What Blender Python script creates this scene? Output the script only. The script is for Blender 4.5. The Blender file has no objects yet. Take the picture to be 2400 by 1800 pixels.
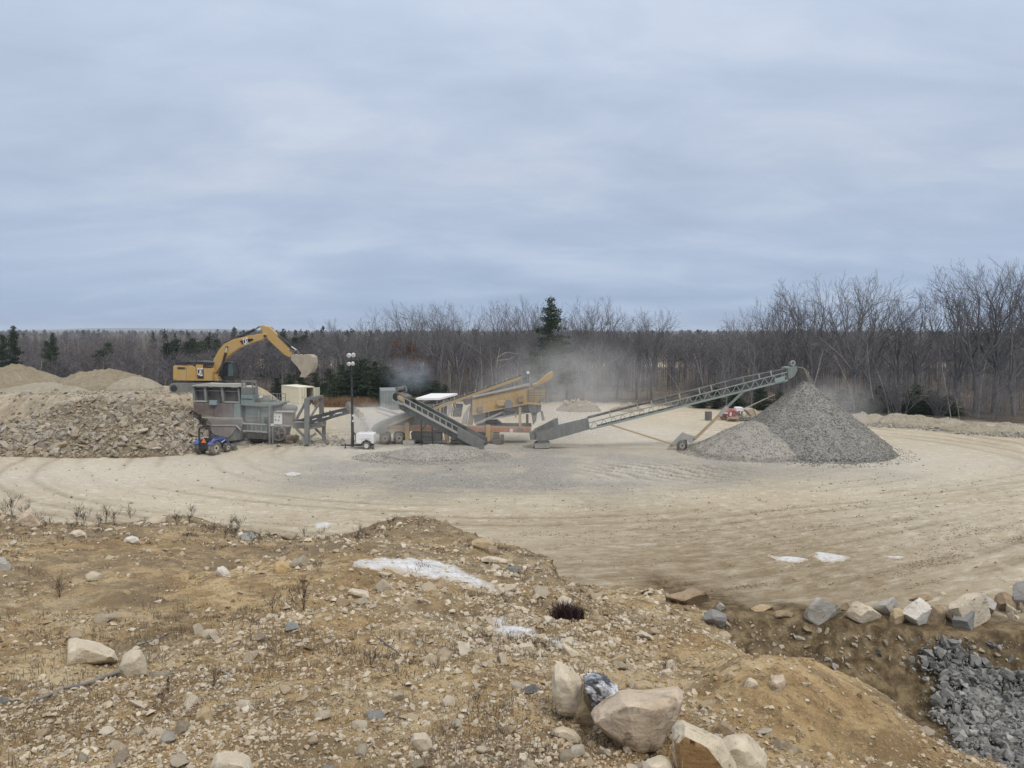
import bpy, bmesh, math, random
import numpy as np
from mathutils import Vector, Matrix, noise as mnoise
C = bpy.context.scene.collection
S = bpy.context.scene
R = math.radians
rng = np.random.default_rng(11)
random.seed(5)

# ------------------------------------------------------------------ camera
F = 1767.0
PITCH = math.atan(120.0 / F)
EYE = 10.7
cam_d = bpy.data.cameras.new('camera')
cam = bpy.data.objects.new('camera', cam_d); C.objects.link(cam)
cam.location = (0, 0, EYE)
cam.rotation_euler = (math.pi / 2 - PITCH, 0, 0)
cam_d.sensor_width = 36; cam_d.lens = 36 * F / 2400
cam_d.clip_start = 0.1; cam_d.clip_end = 20000
S.camera = cam

# ------------------------------------------------------------------ sky and sun
SUN_EL, SUN_AZ = 52, 150
world = bpy.data.worlds.new('World'); S.world = world; world.use_nodes = True
def sky_nodes():
    nt = world.node_tree; nt.nodes.clear(); N = nt.nodes.new; L = nt.links.new
    out = N('ShaderNodeOutputWorld')
    sky = N('ShaderNodeTexSky'); sky.sky_type = 'NISHITA'; sky.sun_disc = False
    sky.sun_elevation = R(SUN_EL); sky.sun_rotation = R(SUN_AZ)
    b1 = N('ShaderNodeBackground'); b1.inputs[1].default_value = 0.1
    L(sky.outputs[0], b1.inputs[0])
    tc = N('ShaderNodeTexCoord'); sep = N('ShaderNodeSeparateXYZ'); L(tc.outputs['Generated'], sep.inputs[0])
    def math_(op, a, b=None, clamp=False):
        m = N('ShaderNodeMath'); m.operation = op; m.use_clamp = clamp
        for i, v in enumerate((a, b)):
            if v is None: continue
            if isinstance(v, (int, float)): m.inputs[i].default_value = v
            else: L(v, m.inputs[i])
        return m.outputs[0]
    z = math_('MAXIMUM', sep.outputs[2], 0.0)
    zz = math_('ADD', z, 0.24)
    cx = math_('DIVIDE', sep.outputs[0], zz); cy = math_('DIVIDE', sep.outputs[1], zz)
    cmb = N('ShaderNodeCombineXYZ'); L(cx, cmb.inputs[0]); L(cy, cmb.inputs[1])
    def noise_(scale, detail, rough, sx, sy, rot=0, dist=0.0):
        mp = N('ShaderNodeMapping'); mp.inputs['Scale'].default_value = (sx, sy, 1); mp.inputs['Rotation'].default_value = (0, 0, R(rot))
        L(cmb.outputs[0], mp.inputs[0])
        n = N('ShaderNodeTexNoise'); n.inputs['Scale'].default_value = scale; n.inputs['Detail'].default_value = detail
        n.inputs['Roughness'].default_value = rough; n.inputs['Distortion'].default_value = dist
        L(mp.outputs[0], n.inputs[0]); return n.outputs[0]
    n1 = noise_(1.35, 8, 0.52, 0.6, 1.0, 14, 0.5)
    n2 = noise_(4.2, 7, 0.55, 0.6, 1.0, -12, 0.5)
    n = math_('ADD', math_('MULTIPLY', n1, 0.66), math_('MULTIPLY', n2, 0.34))
    rmp = N('ShaderNodeValToRGB')
    e = rmp.color_ramp.elements
    e[0].position = 0.37; e[0].color = (0.424, 0.501, 0.644, 1)
    e[1].position = 0.63; e[1].color = (0.598, 0.663, 0.777, 1)
    k = e.new(0.5); k.color = (0.492, 0.571, 0.715, 1)
    L(n, rmp.inputs[0])
    # overcast skies grow brighter towards the zenith, bluer towards the horizon
    g = N('ShaderNodeValToRGB'); L(z, g.inputs[0])
    e = g.color_ramp.elements
    e[0].position = 0.0; e[0].color = (0.66, 0.77, 0.92, 1)
    e[1].position = 1.0; e[1].color = (2.7, 2.25, 1.75, 1)
    k = e.new(0.06); k.color = (0.83, 0.895, 0.97, 1)
    k = e.new(0.2); k.color = (1.0, 1.0, 1.0, 1)
    k = e.new(0.42); k.color = (1.22, 1.21, 1.18, 1)
    mx = N('ShaderNodeMix'); mx.data_type = 'RGBA'; mx.blend_type = 'MULTIPLY'; mx.inputs[0].default_value = 1
    L(rmp.outputs[0], mx.inputs[6]); L(g.outputs[0], mx.inputs[7])
    b2 = N('ShaderNodeBackground'); b2.inputs[1].default_value = 1.0; L(mx.outputs[2], b2.inputs[0])
    ms = N('ShaderNodeMixShader'); ms.inputs[0].default_value = 0.94
    L(b1.outputs[0], ms.inputs[1]); L(b2.outputs[0], ms.inputs[2]); L(ms.outputs[0], out.inputs[0])
sky_nodes()
sd = bpy.data.lights.new('sun', 'SUN'); sd.energy = 1.5; sd.angle = R(14); sd.color = (1.0, 0.93, 0.82)
sun = bpy.data.objects.new('sun', sd); C.objects.link(sun)
sun.rotation_euler = (R(90 - SUN_EL), 0, R(180 - SUN_AZ) )
S.view_settings.view_transform = 'Standard'; S.view_settings.look = 'None'
S.view_settings.exposure = 0.0; S.view_settings.gamma = 1.0
S.render.engine = 'CYCLES'
S.cycles.max_bounces = 6; S.cycles.diffuse_bounces = 3; S.cycles.glossy_bounces = 3
S.cycles.transparent_max_bounces = 12; S.cycles.volume_bounces = 2
S.cycles.volume_step_rate = 1.0
S.cycles.use_denoising = True; S.cycles.denoising_prefilter = 'NONE'; S.cycles.denoising_input_passes = 'RGB_ALBEDO_NORMAL'; S.cycles.use_adaptive_sampling = False; S.cycles.sample_clamp_indirect = 4

# ------------------------------------------------------------------ pixel to world helpers (photo pixels, 2400 x 1800)
cp, sp = math.cos(PITCH), math.sin(PITCH)
def ray(u, v):
    xc = (u - 1200.0) / F; yc = (900.0 - v) / F
    return xc, cp + yc * sp, -sp + yc * cp
def P(u, v, Y):
    x, y, z = ray(u, v); t = Y / y
    return Vector((x * t, Y, EYE + z * t))
def G(u, v, z=0.0):
    x, y, zz = ray(u, v); t = (z - EYE) / zz
    return Vector((x * t, y * t, z))

# ------------------------------------------------------------------ numpy noise
def _hash(ix, iy, seed):
    h = (ix.astype(np.int64) * 374761393 + iy.astype(np.int64) * 668265263 + seed * 1442695041) & 0xffffffff
    h = ((h ^ (h >> 13)) * 1274126177) & 0xffffffff
    return ((h ^ (h >> 16)) & 0xffffff) / float(0xffffff)
def vnoise(x, y, seed=0):
    x = np.asarray(x, float); y = np.asarray(y, float)
    ix = np.floor(x); iy = np.floor(y); fx = x - ix; fy = y - iy
    fx = fx * fx * fx * (fx * (fx * 6 - 15) + 10); fy = fy * fy * fy * (fy * (fy * 6 - 15) + 10)
    a = _hash(ix, iy, seed); b = _hash(ix + 1, iy, seed); c = _hash(ix, iy + 1, seed); d = _hash(ix + 1, iy + 1, seed)
    return (a + (b - a) * fx) * (1 - fy) + (c + (d - c) * fx) * fy
def fbm(x, y, scale=1.0, octv=4, seed=0, gain=0.5):
    s = 0.0; amp = 1.0; tot = 0.0; f = 1.0 / scale
    for i in range(octv):
        s = s + amp * vnoise(x * f + 17.3 * i, y * f - 9.1 * i, seed + i * 7); tot += amp; amp *= gain; f *= 2.03
    return s / tot * 2 - 1            # about -1..1
def sstep(a, b, x):
    t = np.clip((x - a) / (b - a), 0, 1); return t * t * (3 - 2 * t)

# ------------------------------------------------------------------ the shape of the land
def table(rows):
    out = []
    for u, v, Y in rows:
        p = P(u, v, Y); out.append((p.x / p.y, Y, p.z))
    return np.array(sorted(out))
CREST = table([(-900, 1180, 31), (-300, 1195, 30), (0, 1203, 29), (100, 1222, 28), (200, 1232, 28), (300, 1225, 29), (380, 1207, 29),
    (450, 1211, 29), (520, 1236, 28), (600, 1250, 27.5), (750, 1258, 27.5), (830, 1248, 28), (880, 1228, 29), (930, 1214, 29.5),
    (990, 1211, 29.5), (1050, 1224, 29), (1100, 1246, 28), (1150, 1266, 27), (1220, 1284, 26), (1288, 1305, 24.5), (1312, 1356, 22.5),
    (1380, 1378, 21), (1450, 1378, 20.5), (1520, 1382, 20), (1580, 1398, 19), (1650, 1432, 17.5), (1700, 1482, 16), (1738, 1528, 14.5),
    (1765, 1545, 12.6), (1800, 1543, 12.2), (1900, 1552, 11.6), (2000, 1592, 11), (2080, 1634, 10.5), (2130, 1690, 10),
    (2200, 1740, 9.5), (2260, 1770, 9.2), (2330, 1792, 9), (2450, 1830, 8.7), (3000, 1960, 8), (3600, 2000, 8)])
def gl(rows):
    out = []
    for u, v, dep, ramp in rows:
        p = G(u, v); out.append((p.x / p.y, p.y, dep, ramp))
    return np.array(sorted(out))
def _smooth(tab, w):
    aa = np.linspace(-1.6, 1.6, 1601); d = np.interp(aa, tab[:, 0], tab[:, 1]); h = np.interp(aa, tab[:, 0], tab[:, 2])
    k = np.exp(-0.5 * (np.arange(-300, 301) * 0.002 / w) ** 2); k /= k.sum()
    pad = lambda q: np.convolve(np.pad(q, 300, mode='edge'), k, 'valid')
    return aa, pad(d), pad(h)
CS_A, CS_D, CS_H = _smooth(CREST, 0.13)
WALL = gl([(1480, 1360, 0.0, 3), (1560, 1385, 0.3, 3), (1640, 1420, 1.0, 3.5), (1700, 1440, 1.4, 3.5), (1800, 1456, 1.6, 3.2), (1900, 1464, 1.6, 2.6),
    (2000, 1478, 1.7, 2.0), (2100, 1486, 1.75, 1.5), (2250, 1492, 1.8, 1.2), (2400, 1505, 1.8, 1.2), (2800, 1530, 1.8, 1.2), (3600, 1540, 1.8, 1.2)])
def far_z(x, y, a):
    right = np.interp(y, [0, 118, 140, 200, 300, 800, 2000, 4000], [0, 0, -1.2, -0.8, 0.2, 0.5, 5, 6])
    left = np.interp(y, [0, 100, 135, 180, 300, 800, 2000, 4000], [0, 0, -4.5, -4.5, -1.5, 0.5, 5, 6])
    t = sstep(-0.44, -0.33, a)
    return left * (1 - t) + right * t
def land(x, y, detail=True):
    x = np.asarray(x, float); y = np.asarray(y, float); a = x / y
    # ---- yard and beyond
    z = far_z(x, y, a)
    z = z + 0.06 * fbm(x, y, 9, 3, 3) * sstep(20, 40, y)
    # raised fill behind the crusher, where the digger stands
    sh = 4.5 * sstep(75.5, 78.5, y)
    pl = sstep(-76, -66, x) * (1 - sstep(-35.5 + sh, -30.0 + sh, x)) * sstep(0, 7.5, y - np.interp(a, [-0.75, -0.65, -0.60], [72, 71.5, 68.5])) * (1 - sstep(90, 101, y))
    z = z + (4.35 - z) * pl
    # pit
    yw = np.interp(a, WALL[:, 0], WALL[:, 1]); dep = np.interp(a, WALL[:, 0], WALL[:, 2]); rp = np.interp(a, WALL[:, 0], WALL[:, 3])
    yw = yw + 0.5 * fbm(x, y, 2.5, 3, 21)
    tt = np.clip((yw - y) / rp, 0, 1)
    pit = dep * tt ** 0.75
    z = z - pit * (y < 60)
    rough_pit = np.clip(pit * 2, 0, 1) * (y < 60)
    # shoulder of spoil along the pit's lip
    lip = np.exp(-((y - yw - 0.9) / 1.0) ** 2) * sstep(0.24, 0.34, a) * (y < 60)
    z = z + lip * (0.22 + 0.22 * fbm(x, y, 1.6, 3, 23))
    # ---- near bank
    dc = np.interp(a, CREST[:, 0], CREST[:, 1]); hc = np.interp(a, CREST[:, 0], CREST[:, 2])
    t = np.clip((y - 4.0) / (dc - 4.0), 0, 1)
    ds = np.interp(a, CS_A, CS_D); hs = np.interp(a, CS_A, CS_H)
    wid = np.clip(0.16 * dc, 1.0, 4.0)
    def prof(yy): return 7.5 + (hs - 7.5) * (yy - 4.0) / (ds - 4.0)
    hb = prof(y) + (hc - prof(dc)) * np.exp(-((dc - np.minimum(y, dc)) / wid) ** 2)
    hb = np.where(y < 4.0, 7.5 + np.clip(4.0 - y, 0, 3) * 0.13, hb)
    mid = np.sin(np.pi * t)                          # nothing moves at the crest itself
    hb = hb + mid * (0.42 * fbm(x, y, 6.0, 3, 31) + 0.20 * fbm(x, y, 2.4, 2, 33) - 0.10)
    # hollow and shoulder between the two ridges on the right
    hb = hb + 0.50 * np.exp(-(((a - 0.36) / 0.10) ** 2 + ((y - 9.6) / 1.5) ** 2)) * mid - 0.22 * np.exp(-(((a - 0.24) / 0.05) ** 2 + ((y - 11.0) / 2.0) ** 2)) * mid
    s = np.interp(a, [-1, 0.05, 0.3, 0.34, 2], [0.62, 0.75, 0.85, 1.3, 1.3])
    over = np.clip(y - dc, 0, None)
    hb = hb - s * np.maximum(over - 0.15, 0) - 0.35 * np.minimum(over, 0.15)
    bank = hb > z
    if detail:
        near = 1 - sstep(26, 42, y)
        sm = np.clip((y - 2) / 3, 0.35, 1)
        d = 0.10 * fbm(x, y, 1.3, 4, 41) + 0.085 * sm * (np.abs(fbm(x, y, 0.5, 4, 45)) - 0.15) + 0.034 * sm * fbm(x, y, 0.13, 3, 47)
        hb = hb + d * near
        z = z + rough_pit * (0.40 * fbm(x, y, 1.5, 4, 51) + 0.22 * (np.abs(fbm(x, y, 0.7, 4, 52)) - 0.2) + 0.07 * fbm(x, y, 0.25, 3, 53))
        # ruts and churned ground in the yard
        yd = sstep(24, 30, y) * (1 - sstep(100, 115, y))
        r, th = track_uv(x, y)
        z = z + yd * (0.035 * fbm(r * 2.2, th * 0.12, 1, 3, 61) + 0.03 * fbm(x, y, 0.6, 2, 63) - (0.05 * ruts(x, y) if x.size > 200000 else 0))
        ch = churn(x, y)
        z = z + ch * 0.20 * (np.sin((x * 0.75 + y * 0.65) * 5.2 + 2.2 * fbm(x, y, 3, 2, 65)) * 0.5 + 0.5 * fbm(x, y, 0.6, 3, 66))
    return np.maximum(z, hb)
def track_uv(x, y):
    # haul tracks sweep round the working area in one long loop
    dx = (x - 2.0) / 1.55; dy = (y - 68.0)
    r = np.sqrt(dx * dx + dy * dy); th = np.arctan2(dx, -dy) * 34
    near = sstep(0, 26, -dy - 6) * sstep(-6, 20, x)
    return r + near * 0.25 * x, th
def ruts(x, y):
    # pairs of wheel ruts following the long loop, broken where later traffic has smeared them
    r, th = track_uv(x, y); out = np.zeros_like(r); rs = np.random.default_rng(66)
    for k in range(44):
        c = 6 + 46 * rs.random() + 1.6 * np.sin(th * (0.02 + 0.05 * rs.random()) + 6.28 * rs.random()) + 0.5 * fbm(th, 0 * th + k, 9, 3, 600 + k)
        vis = sstep(-0.1, 0.5, fbm(th, 0 * th + 3 * k, 16, 3, 640 + k))
        for o in (-0.85, 0.85): out = np.maximum(out, vis * np.exp(-((r - c - o) / 0.22) ** 2))
    return out
def churn(x, y):
    c = G(1560, 1103)
    return np.exp(-(((x - c.x) / 6.6) ** 2 + ((y - c.y) / 3.6) ** 2) ** 2)
def bank_mask(x, y):
    x = np.asarray(x, float); y = np.asarray(y, float); a = x / y
    dc = np.interp(a, CREST[:, 0], CREST[:, 1]); hc = np.interp(a, CREST[:, 0], CREST[:, 2])
    s = np.interp(a, [-1, 0.05, 0.3, 0.34, 2], [0.62, 0.75, 0.85, 1.3, 1.3])
    return 1 - sstep(0, 1.0, (y - dc) - hc / s * 0.93)
def Z(x, y):
    return float(land(np.array([x]), np.array([y]))[0])
def hit(u, v, y0=2.5, y1=200.0, n=600):
    """where the line of sight through a photo pixel meets the land"""
    x, y, zz = ray(u, v)
    ys = np.geomspace(y0, y1, n); t = ys / y
    d = (EYE + zz * t) - land(x * t, ys)
    i = np.argmax(d < 0)
    if d[i] >= 0: return G(u, v)
    w = d[i - 1] / (d[i - 1] - d[i] + 1e-9); Y = ys[i - 1] + (ys[i] - ys[i - 1]) * w
    return Vector((x * Y / y, Y, Z(x * Y / y, Y)))

# ------------------------------------------------------------------ materials
def new_mat(name):
    m = bpy.data.materials.new(name); m.use_nodes = True
    nt = m.node_tree; nt.nodes.clear()
    o = nt.nodes.new('ShaderNodeOutputMaterial'); b = nt.nodes.new('ShaderNodeBsdfPrincipled')
    nt.links.new(b.outputs[0], o.inputs[0]); return m, nt, b
class NT:
    def __init__(s, nt): s.nt = nt
    def n(s, t, **k):
        x = s.nt.nodes.new(t)
        for a, v in k.items(): setattr(x, a, v)
        return x
    def l(s, a, b): s.nt.links.new(a, b)
    def noise(s, vec, scale, detail=4, rough=0.55, dist=0.0):
        x = s.n('ShaderNodeTexNoise'); x.inputs['Scale'].default_value = scale; x.inputs['Detail'].default_value = detail
        x.inputs['Roughness'].default_value = rough; x.inputs['Distortion'].default_value = dist
        if vec is not None: s.l(vec, x.inputs['Vector'])
        return x.outputs[0]
    def ramp(s, fac, stops):
        x = s.n('ShaderNodeValToRGB'); e = x.color_ramp.elements
        e[0].position, e[0].color = stops[0][0], c4(stops[0][1]); e[1].position, e[1].color = stops[-1][0], c4(stops[-1][1])
        for p, c in stops[1:-1]:
            k = e.new(p); k.color = c4(c)
        s.l(fac, x.inputs[0]); return x.outputs[0]
    def mix(s, fac, a, b, mode='MIX'):
        x = s.n('ShaderNodeMix', data_type='RGBA', blend_type=mode)
        for i, v in ((0, fac), (6, a), (7, b)):
            if isinstance(v, (int, float)): x.inputs[i].default_value = v
            elif isinstance(v, tuple): x.inputs[i].default_value = c4(v)
            else: s.l(v, x.inputs[i])
        return x.outputs[2]
    def math(s, op, a, b=0.0, clamp=False):
        x = s.n('ShaderNodeMath', operation=op, use_clamp=clamp)
        for i, v in enumerate((a, b)):
            if isinstance(v, (int, float)): x.inputs[i].default_value = v
            else: s.l(v, x.inputs[i])
        return x.outputs[0]
    def attr(s, name):
        x = s.n('ShaderNodeAttribute'); x.attribute_name = name; return x
    def map(s, vec, scale=(1, 1, 1), rot=(0, 0, 0)):
        x = s.n('ShaderNodeMapping'); x.inputs['Scale'].default_value = scale; x.inputs['Rotation'].default_value = rot
        s.l(vec, x.inputs[0]); return x.outputs[0]
    def bump(s, h, strength, dist, prev=None):
        x = s.n('ShaderNodeBump'); x.inputs['Strength'].default_value = strength; x.inputs['Distance'].default_value = dist
        s.l(h, x.inputs['Height'])
        if prev is not None: s.l(prev, x.inputs['Normal'])
        return x.outputs[0]
def c4(c):
    if isinstance(c, (int, float)): return (c, c, c, 1)
    return tuple(c) if len(c) == 4 else (c[0], c[1], c[2], 1)
MATS = {}
def paint(name, col, dust=(0.36, 0.34, 0.29), amount=0.35, rough=0.6, metal=0.0, scale=1.2, streak=True):
    """painted or bare metal with real grime: a patchy coat of rock dust and runs of dirt"""
    if name in MATS: return MATS[name]
    m, nt, b = new_mat(name); q = NT(nt)
    tc = q.n('ShaderNodeTexCoord').outputs['Object']
    n1 = q.noise(tc, scale, 6, 0.62, 0.3)
    f1 = q.ramp(n1, [(0.34, 0.0), (0.72, 1.0)])
    if streak:
        n2 = q.noise(q.map(tc, (3.5, 3.5, 0.5)), 1.5, 4, 0.6)
        f1 = q.math('ADD', q.math('MULTIPLY', f1, 0.65), q.math('MULTIPLY', q.ramp(n2, [(0.4, 0.0), (0.7, 1.0)]), 0.45), True)
    fac = q.math('MULTIPLY', f1, amount * 1.35, True)
    v = q.mix(0.3, col, tuple(max(0.0, x * 0.6) for x in col[:3]))
    base = q.mix(q.noise(tc, scale * 4, 3), col, v)
    q.l(q.mix(fac, base, dust), b.inputs['Base Color'])
    b.inputs['Roughness'].default_value = rough; b.inputs['Metallic'].default_value = metal
    q.l(q.bump(q.noise(tc, 9, 4), 0.25, 0.02), b.inputs['Normal'])
    MATS[name] = m; return m
def flat(name, col, rough=0.6, spec=0.5):
    if name in MATS: return MATS[name]
    m, nt, b = new_mat(name); q = NT(nt)
    tc = q.n('ShaderNodeTexCoord').outputs['Object']
    v = tuple(x * 0.75 for x in col[:3])
    q.l(q.mix(q.noise(tc, 3.0, 4), col, v), b.inputs['Base Color']); b.inputs['Roughness'].default_value = rough
    b.inputs['Specular IOR Level'].default_value = spec
    MATS[name] = m; return m

# ------------------------------------------------------------------ building helpers
class MB:
    """collects shapes in world space; build() links them as ONE mesh object under its thing"""
    def __init__(s): s.v = []; s.f = []; s.sm = []
    def add(s, pts, faces, smooth=False):
        k = len(s.v); s.v += [tuple(p) for p in pts]; s.f += [tuple(k + i for i in f) for f in faces]; s.sm += [smooth] * len(faces); return s
    def hexa(s, p):      # p: 4 front (counter-clockwise), 4 back
        return s.add(p, [(0, 1, 2, 3), (7, 6, 5, 4), (0, 4, 5, 1), (1, 5, 6, 2), (2, 6, 7, 3), (3, 7, 4, 0)])
    def box(s, x0, y0, z0, x1, y1, z1):
        return s.hexa([(x0, y0, z0), (x1, y0, z0), (x1, y0, z1), (x0, y0, z1), (x0, y1, z0), (x1, y1, z0), (x1, y1, z1), (x0, y1, z1)])
    def pbox(s, u0, v0, u1, v1, Y0, depth):     # a box whose front face is seen at these photo pixels, at distance Y0
        a = P(u0, v1, Y0); b = P(u1, v0, Y0)
        return s.box(a.x, Y0, a.z, b.x, Y0 + depth, b.z)
    def prism(s, pts, Y0, depth):               # outline (photo pixels) at its own distance, with its real thickness
        q = [P(u, v, Y0) for u, v in pts]; n = len(q)
        area = sum(q[i].x * q[(i + 1) % n].z - q[(i + 1) % n].x * q[i].z for i in range(n))
        if area < 0: q = q[::-1]
        w = q + [p + Vector((0, depth, 0)) for p in q]
        return s.add(w, [tuple(range(n)), tuple(range(2 * n - 1, n - 1, -1))] + [(i, i + n, (i + 1) % n + n, (i + 1) % n) for i in range(n)])
    def tube(s, a, b, r0, r1=None, n=10, cap=True):
        a = Vector(a); b = Vector(b); r1 = r0 if r1 is None else r1
        d = (b - a).normalized(); h = Vector((0, 0, 1)) if abs(d.z) < 0.9 else Vector((1, 0, 0))
        x = d.cross(h).normalized(); y = d.cross(x)
        pts = [a + (x * math.cos(t) + y * math.sin(t)) * r0 for t in [2 * math.pi * i / n for i in range(n)]]
        pts += [b + (x * math.cos(t) + y * math.sin(t)) * r1 for t in [2 * math.pi * i / n for i in range(n)]]
        s.add(pts, [(i, (i + 1) % n, (i + 1) % n + n, i + n) for i in range(n)], True)
        if cap: s.add(pts, [tuple(range(n - 1, -1, -1)), tuple(range(n, 2 * n))])
        return s
    def beam(s, a, b, w, h, up=(0, 0, 1)):      # rectangular bar, h along up, w sideways
        a = Vector(a); b = Vector(b); d = (b - a).normalized(); up = Vector(up)
        x = d.cross(up)
        if x.length < 1e-4: x = d.cross(Vector((0, 1, 0)))
        x.normalize(); y = x.cross(d).normalized()
        c = [(-1, -1), (1, -1), (1, 1), (-1, 1)]
        p = [a + x * (i * w / 2) + y * (j * h / 2) for i, j in c] + [b + x * (i * w / 2) + y * (j * h / 2) for i, j in c]
        return s.hexa(p)
    def pbeam(s, u0, v0, u1, v1, Y0, Y1, w, h): return s.beam(P(u0, v0, Y0), P(u1, v1, Y1), w, h)
    def ring(s, c, axis, r, ri, wd, n=28):      # tyre-like ring
        c = Vector(c); d = Vector(axis).normalized(); h = Vector((0, 0, 1)) if abs(d.z) < 0.9 else Vector((1, 0, 0))
        x = d.cross(h).normalized(); y = d.cross(x)
        prof = [(ri, -wd / 2), (r * 0.93, -wd / 2), (r, -wd * 0.33), (r, wd * 0.33), (r * 0.93, wd / 2), (ri, wd / 2)]
        k = len(prof); pts = []
        for i in range(n):
            t = 2 * math.pi * i / n
            for rr, o in prof: pts.append(c + (x * math.cos(t) + y * math.sin(t)) * rr + d * o)
        return s.add(pts, [(i * k + j, i * k + (j + 1) % k, ((i + 1) % n) * k + (j + 1) % k, ((i + 1) % n) * k + j) for i in range(n) for j in range(k)])
    def ball(s, c, r, n=10):
        c = Vector(c); pts = []; m = n // 2
        for j in range(m + 1):
            t = math.pi * j / m
            for i in range(n):
                f = 2 * math.pi * i / n; rr = r if not hasattr(r, '__len__') else 1
                q = Vector((math.sin(t) * math.cos(f), math.sin(t) * math.sin(f), math.cos(t)))
                q = q * r if not hasattr(r, '__len__') else Vector((q.x * r[0], q.y * r[1], q.z * r[2]))
                pts.append(c + q)
        return s.add(pts, [(j * n + i, (j + 1) * n + i, (j + 1) * n + (i + 1) % n, j * n + (i + 1) % n) for j in range(m) for i in range(n)], True)
    def build(s, name, m, parent=None, bevel=0.0, label=None):
        o0 = Vector((0, 0, 0))
        if parent is not None:
            o0 = Vector(parent.get('_at', (0, 0, 0)))
        me = bpy.data.meshes.new(name); me.from_pydata([(p[0] - o0.x, p[1] - o0.y, p[2] - o0.z) for p in s.v], [], s.f)
        me.polygons.foreach_set('use_smooth', s.sm); me.validate(); me.update()
        bm = bmesh.new(); bm.from_mesh(me); bmesh.ops.recalc_face_normals(bm, faces=bm.faces); bm.to_mesh(me); bm.free()
        o = bpy.data.objects.new(name, me); C.objects.link(o); me.materials.append(m)
        if bevel:
            b = o.modifiers.new('bevel', 'BEVEL'); b.width = bevel; b.segments = 2; b.limit_method = 'ANGLE'
        if parent is not None: o.parent = parent; o['_at'] = tuple(o0)
        if label: o['label'] = label
        return o
def tag(o, label, cat, group=None, kind=None):
    o['label'] = label; o['category'] = cat
    if group: o['group'] = group
    if kind: o['kind'] = kind
    return o
def thing(name, label, cat, loc, group=None):
    o = bpy.data.objects.new(name, None); C.objects.link(o); o.location = loc; o.empty_display_size = 0.3
    o['_at'] = tuple(loc); tag(o, label, cat, group); return o
def structure(o, kind='structure'): o['kind'] = kind; return o
def np_mesh(name, V, Fc, m, smooth=False, parent=None, attrs=None):
    """V (n,3) array, Fc (k,3) or (k,4) array"""
    me = bpy.data.meshes.new(name); n = len(V); k, w = Fc.shape
    me.vertices.add(n); me.vertices.foreach_set('co', np.ascontiguousarray(V, np.float32).ravel())
    me.loops.add(k * w); me.loops.foreach_set('vertex_index', np.ascontiguousarray(Fc, np.int32).ravel())
    me.polygons.add(k); me.polygons.foreach_set('loop_start', np.arange(0, k * w, w, dtype=np.int32))
    me.polygons.foreach_set('loop_total', np.full(k, w, np.int32))
    me.polygons.foreach_set('use_smooth', np.full(k, smooth, bool))
    me.update(calc_edges=True)
    for nm, arr in (attrs or {}).items():
        if arr.ndim == 1:
            at = me.attributes.new(nm, 'FLOAT', 'POINT'); at.data.foreach_set('value', arr.astype(np.float32))
        else:
            at = me.attributes.new(nm, 'FLOAT_VECTOR', 'POINT'); at.data.foreach_set('vector', arr.astype(np.float32).ravel())
    o = bpy.data.objects.new(name, me); C.objects.link(o); me.materials.append(m)
    if parent is not None: o.parent = parent
    return o

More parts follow.
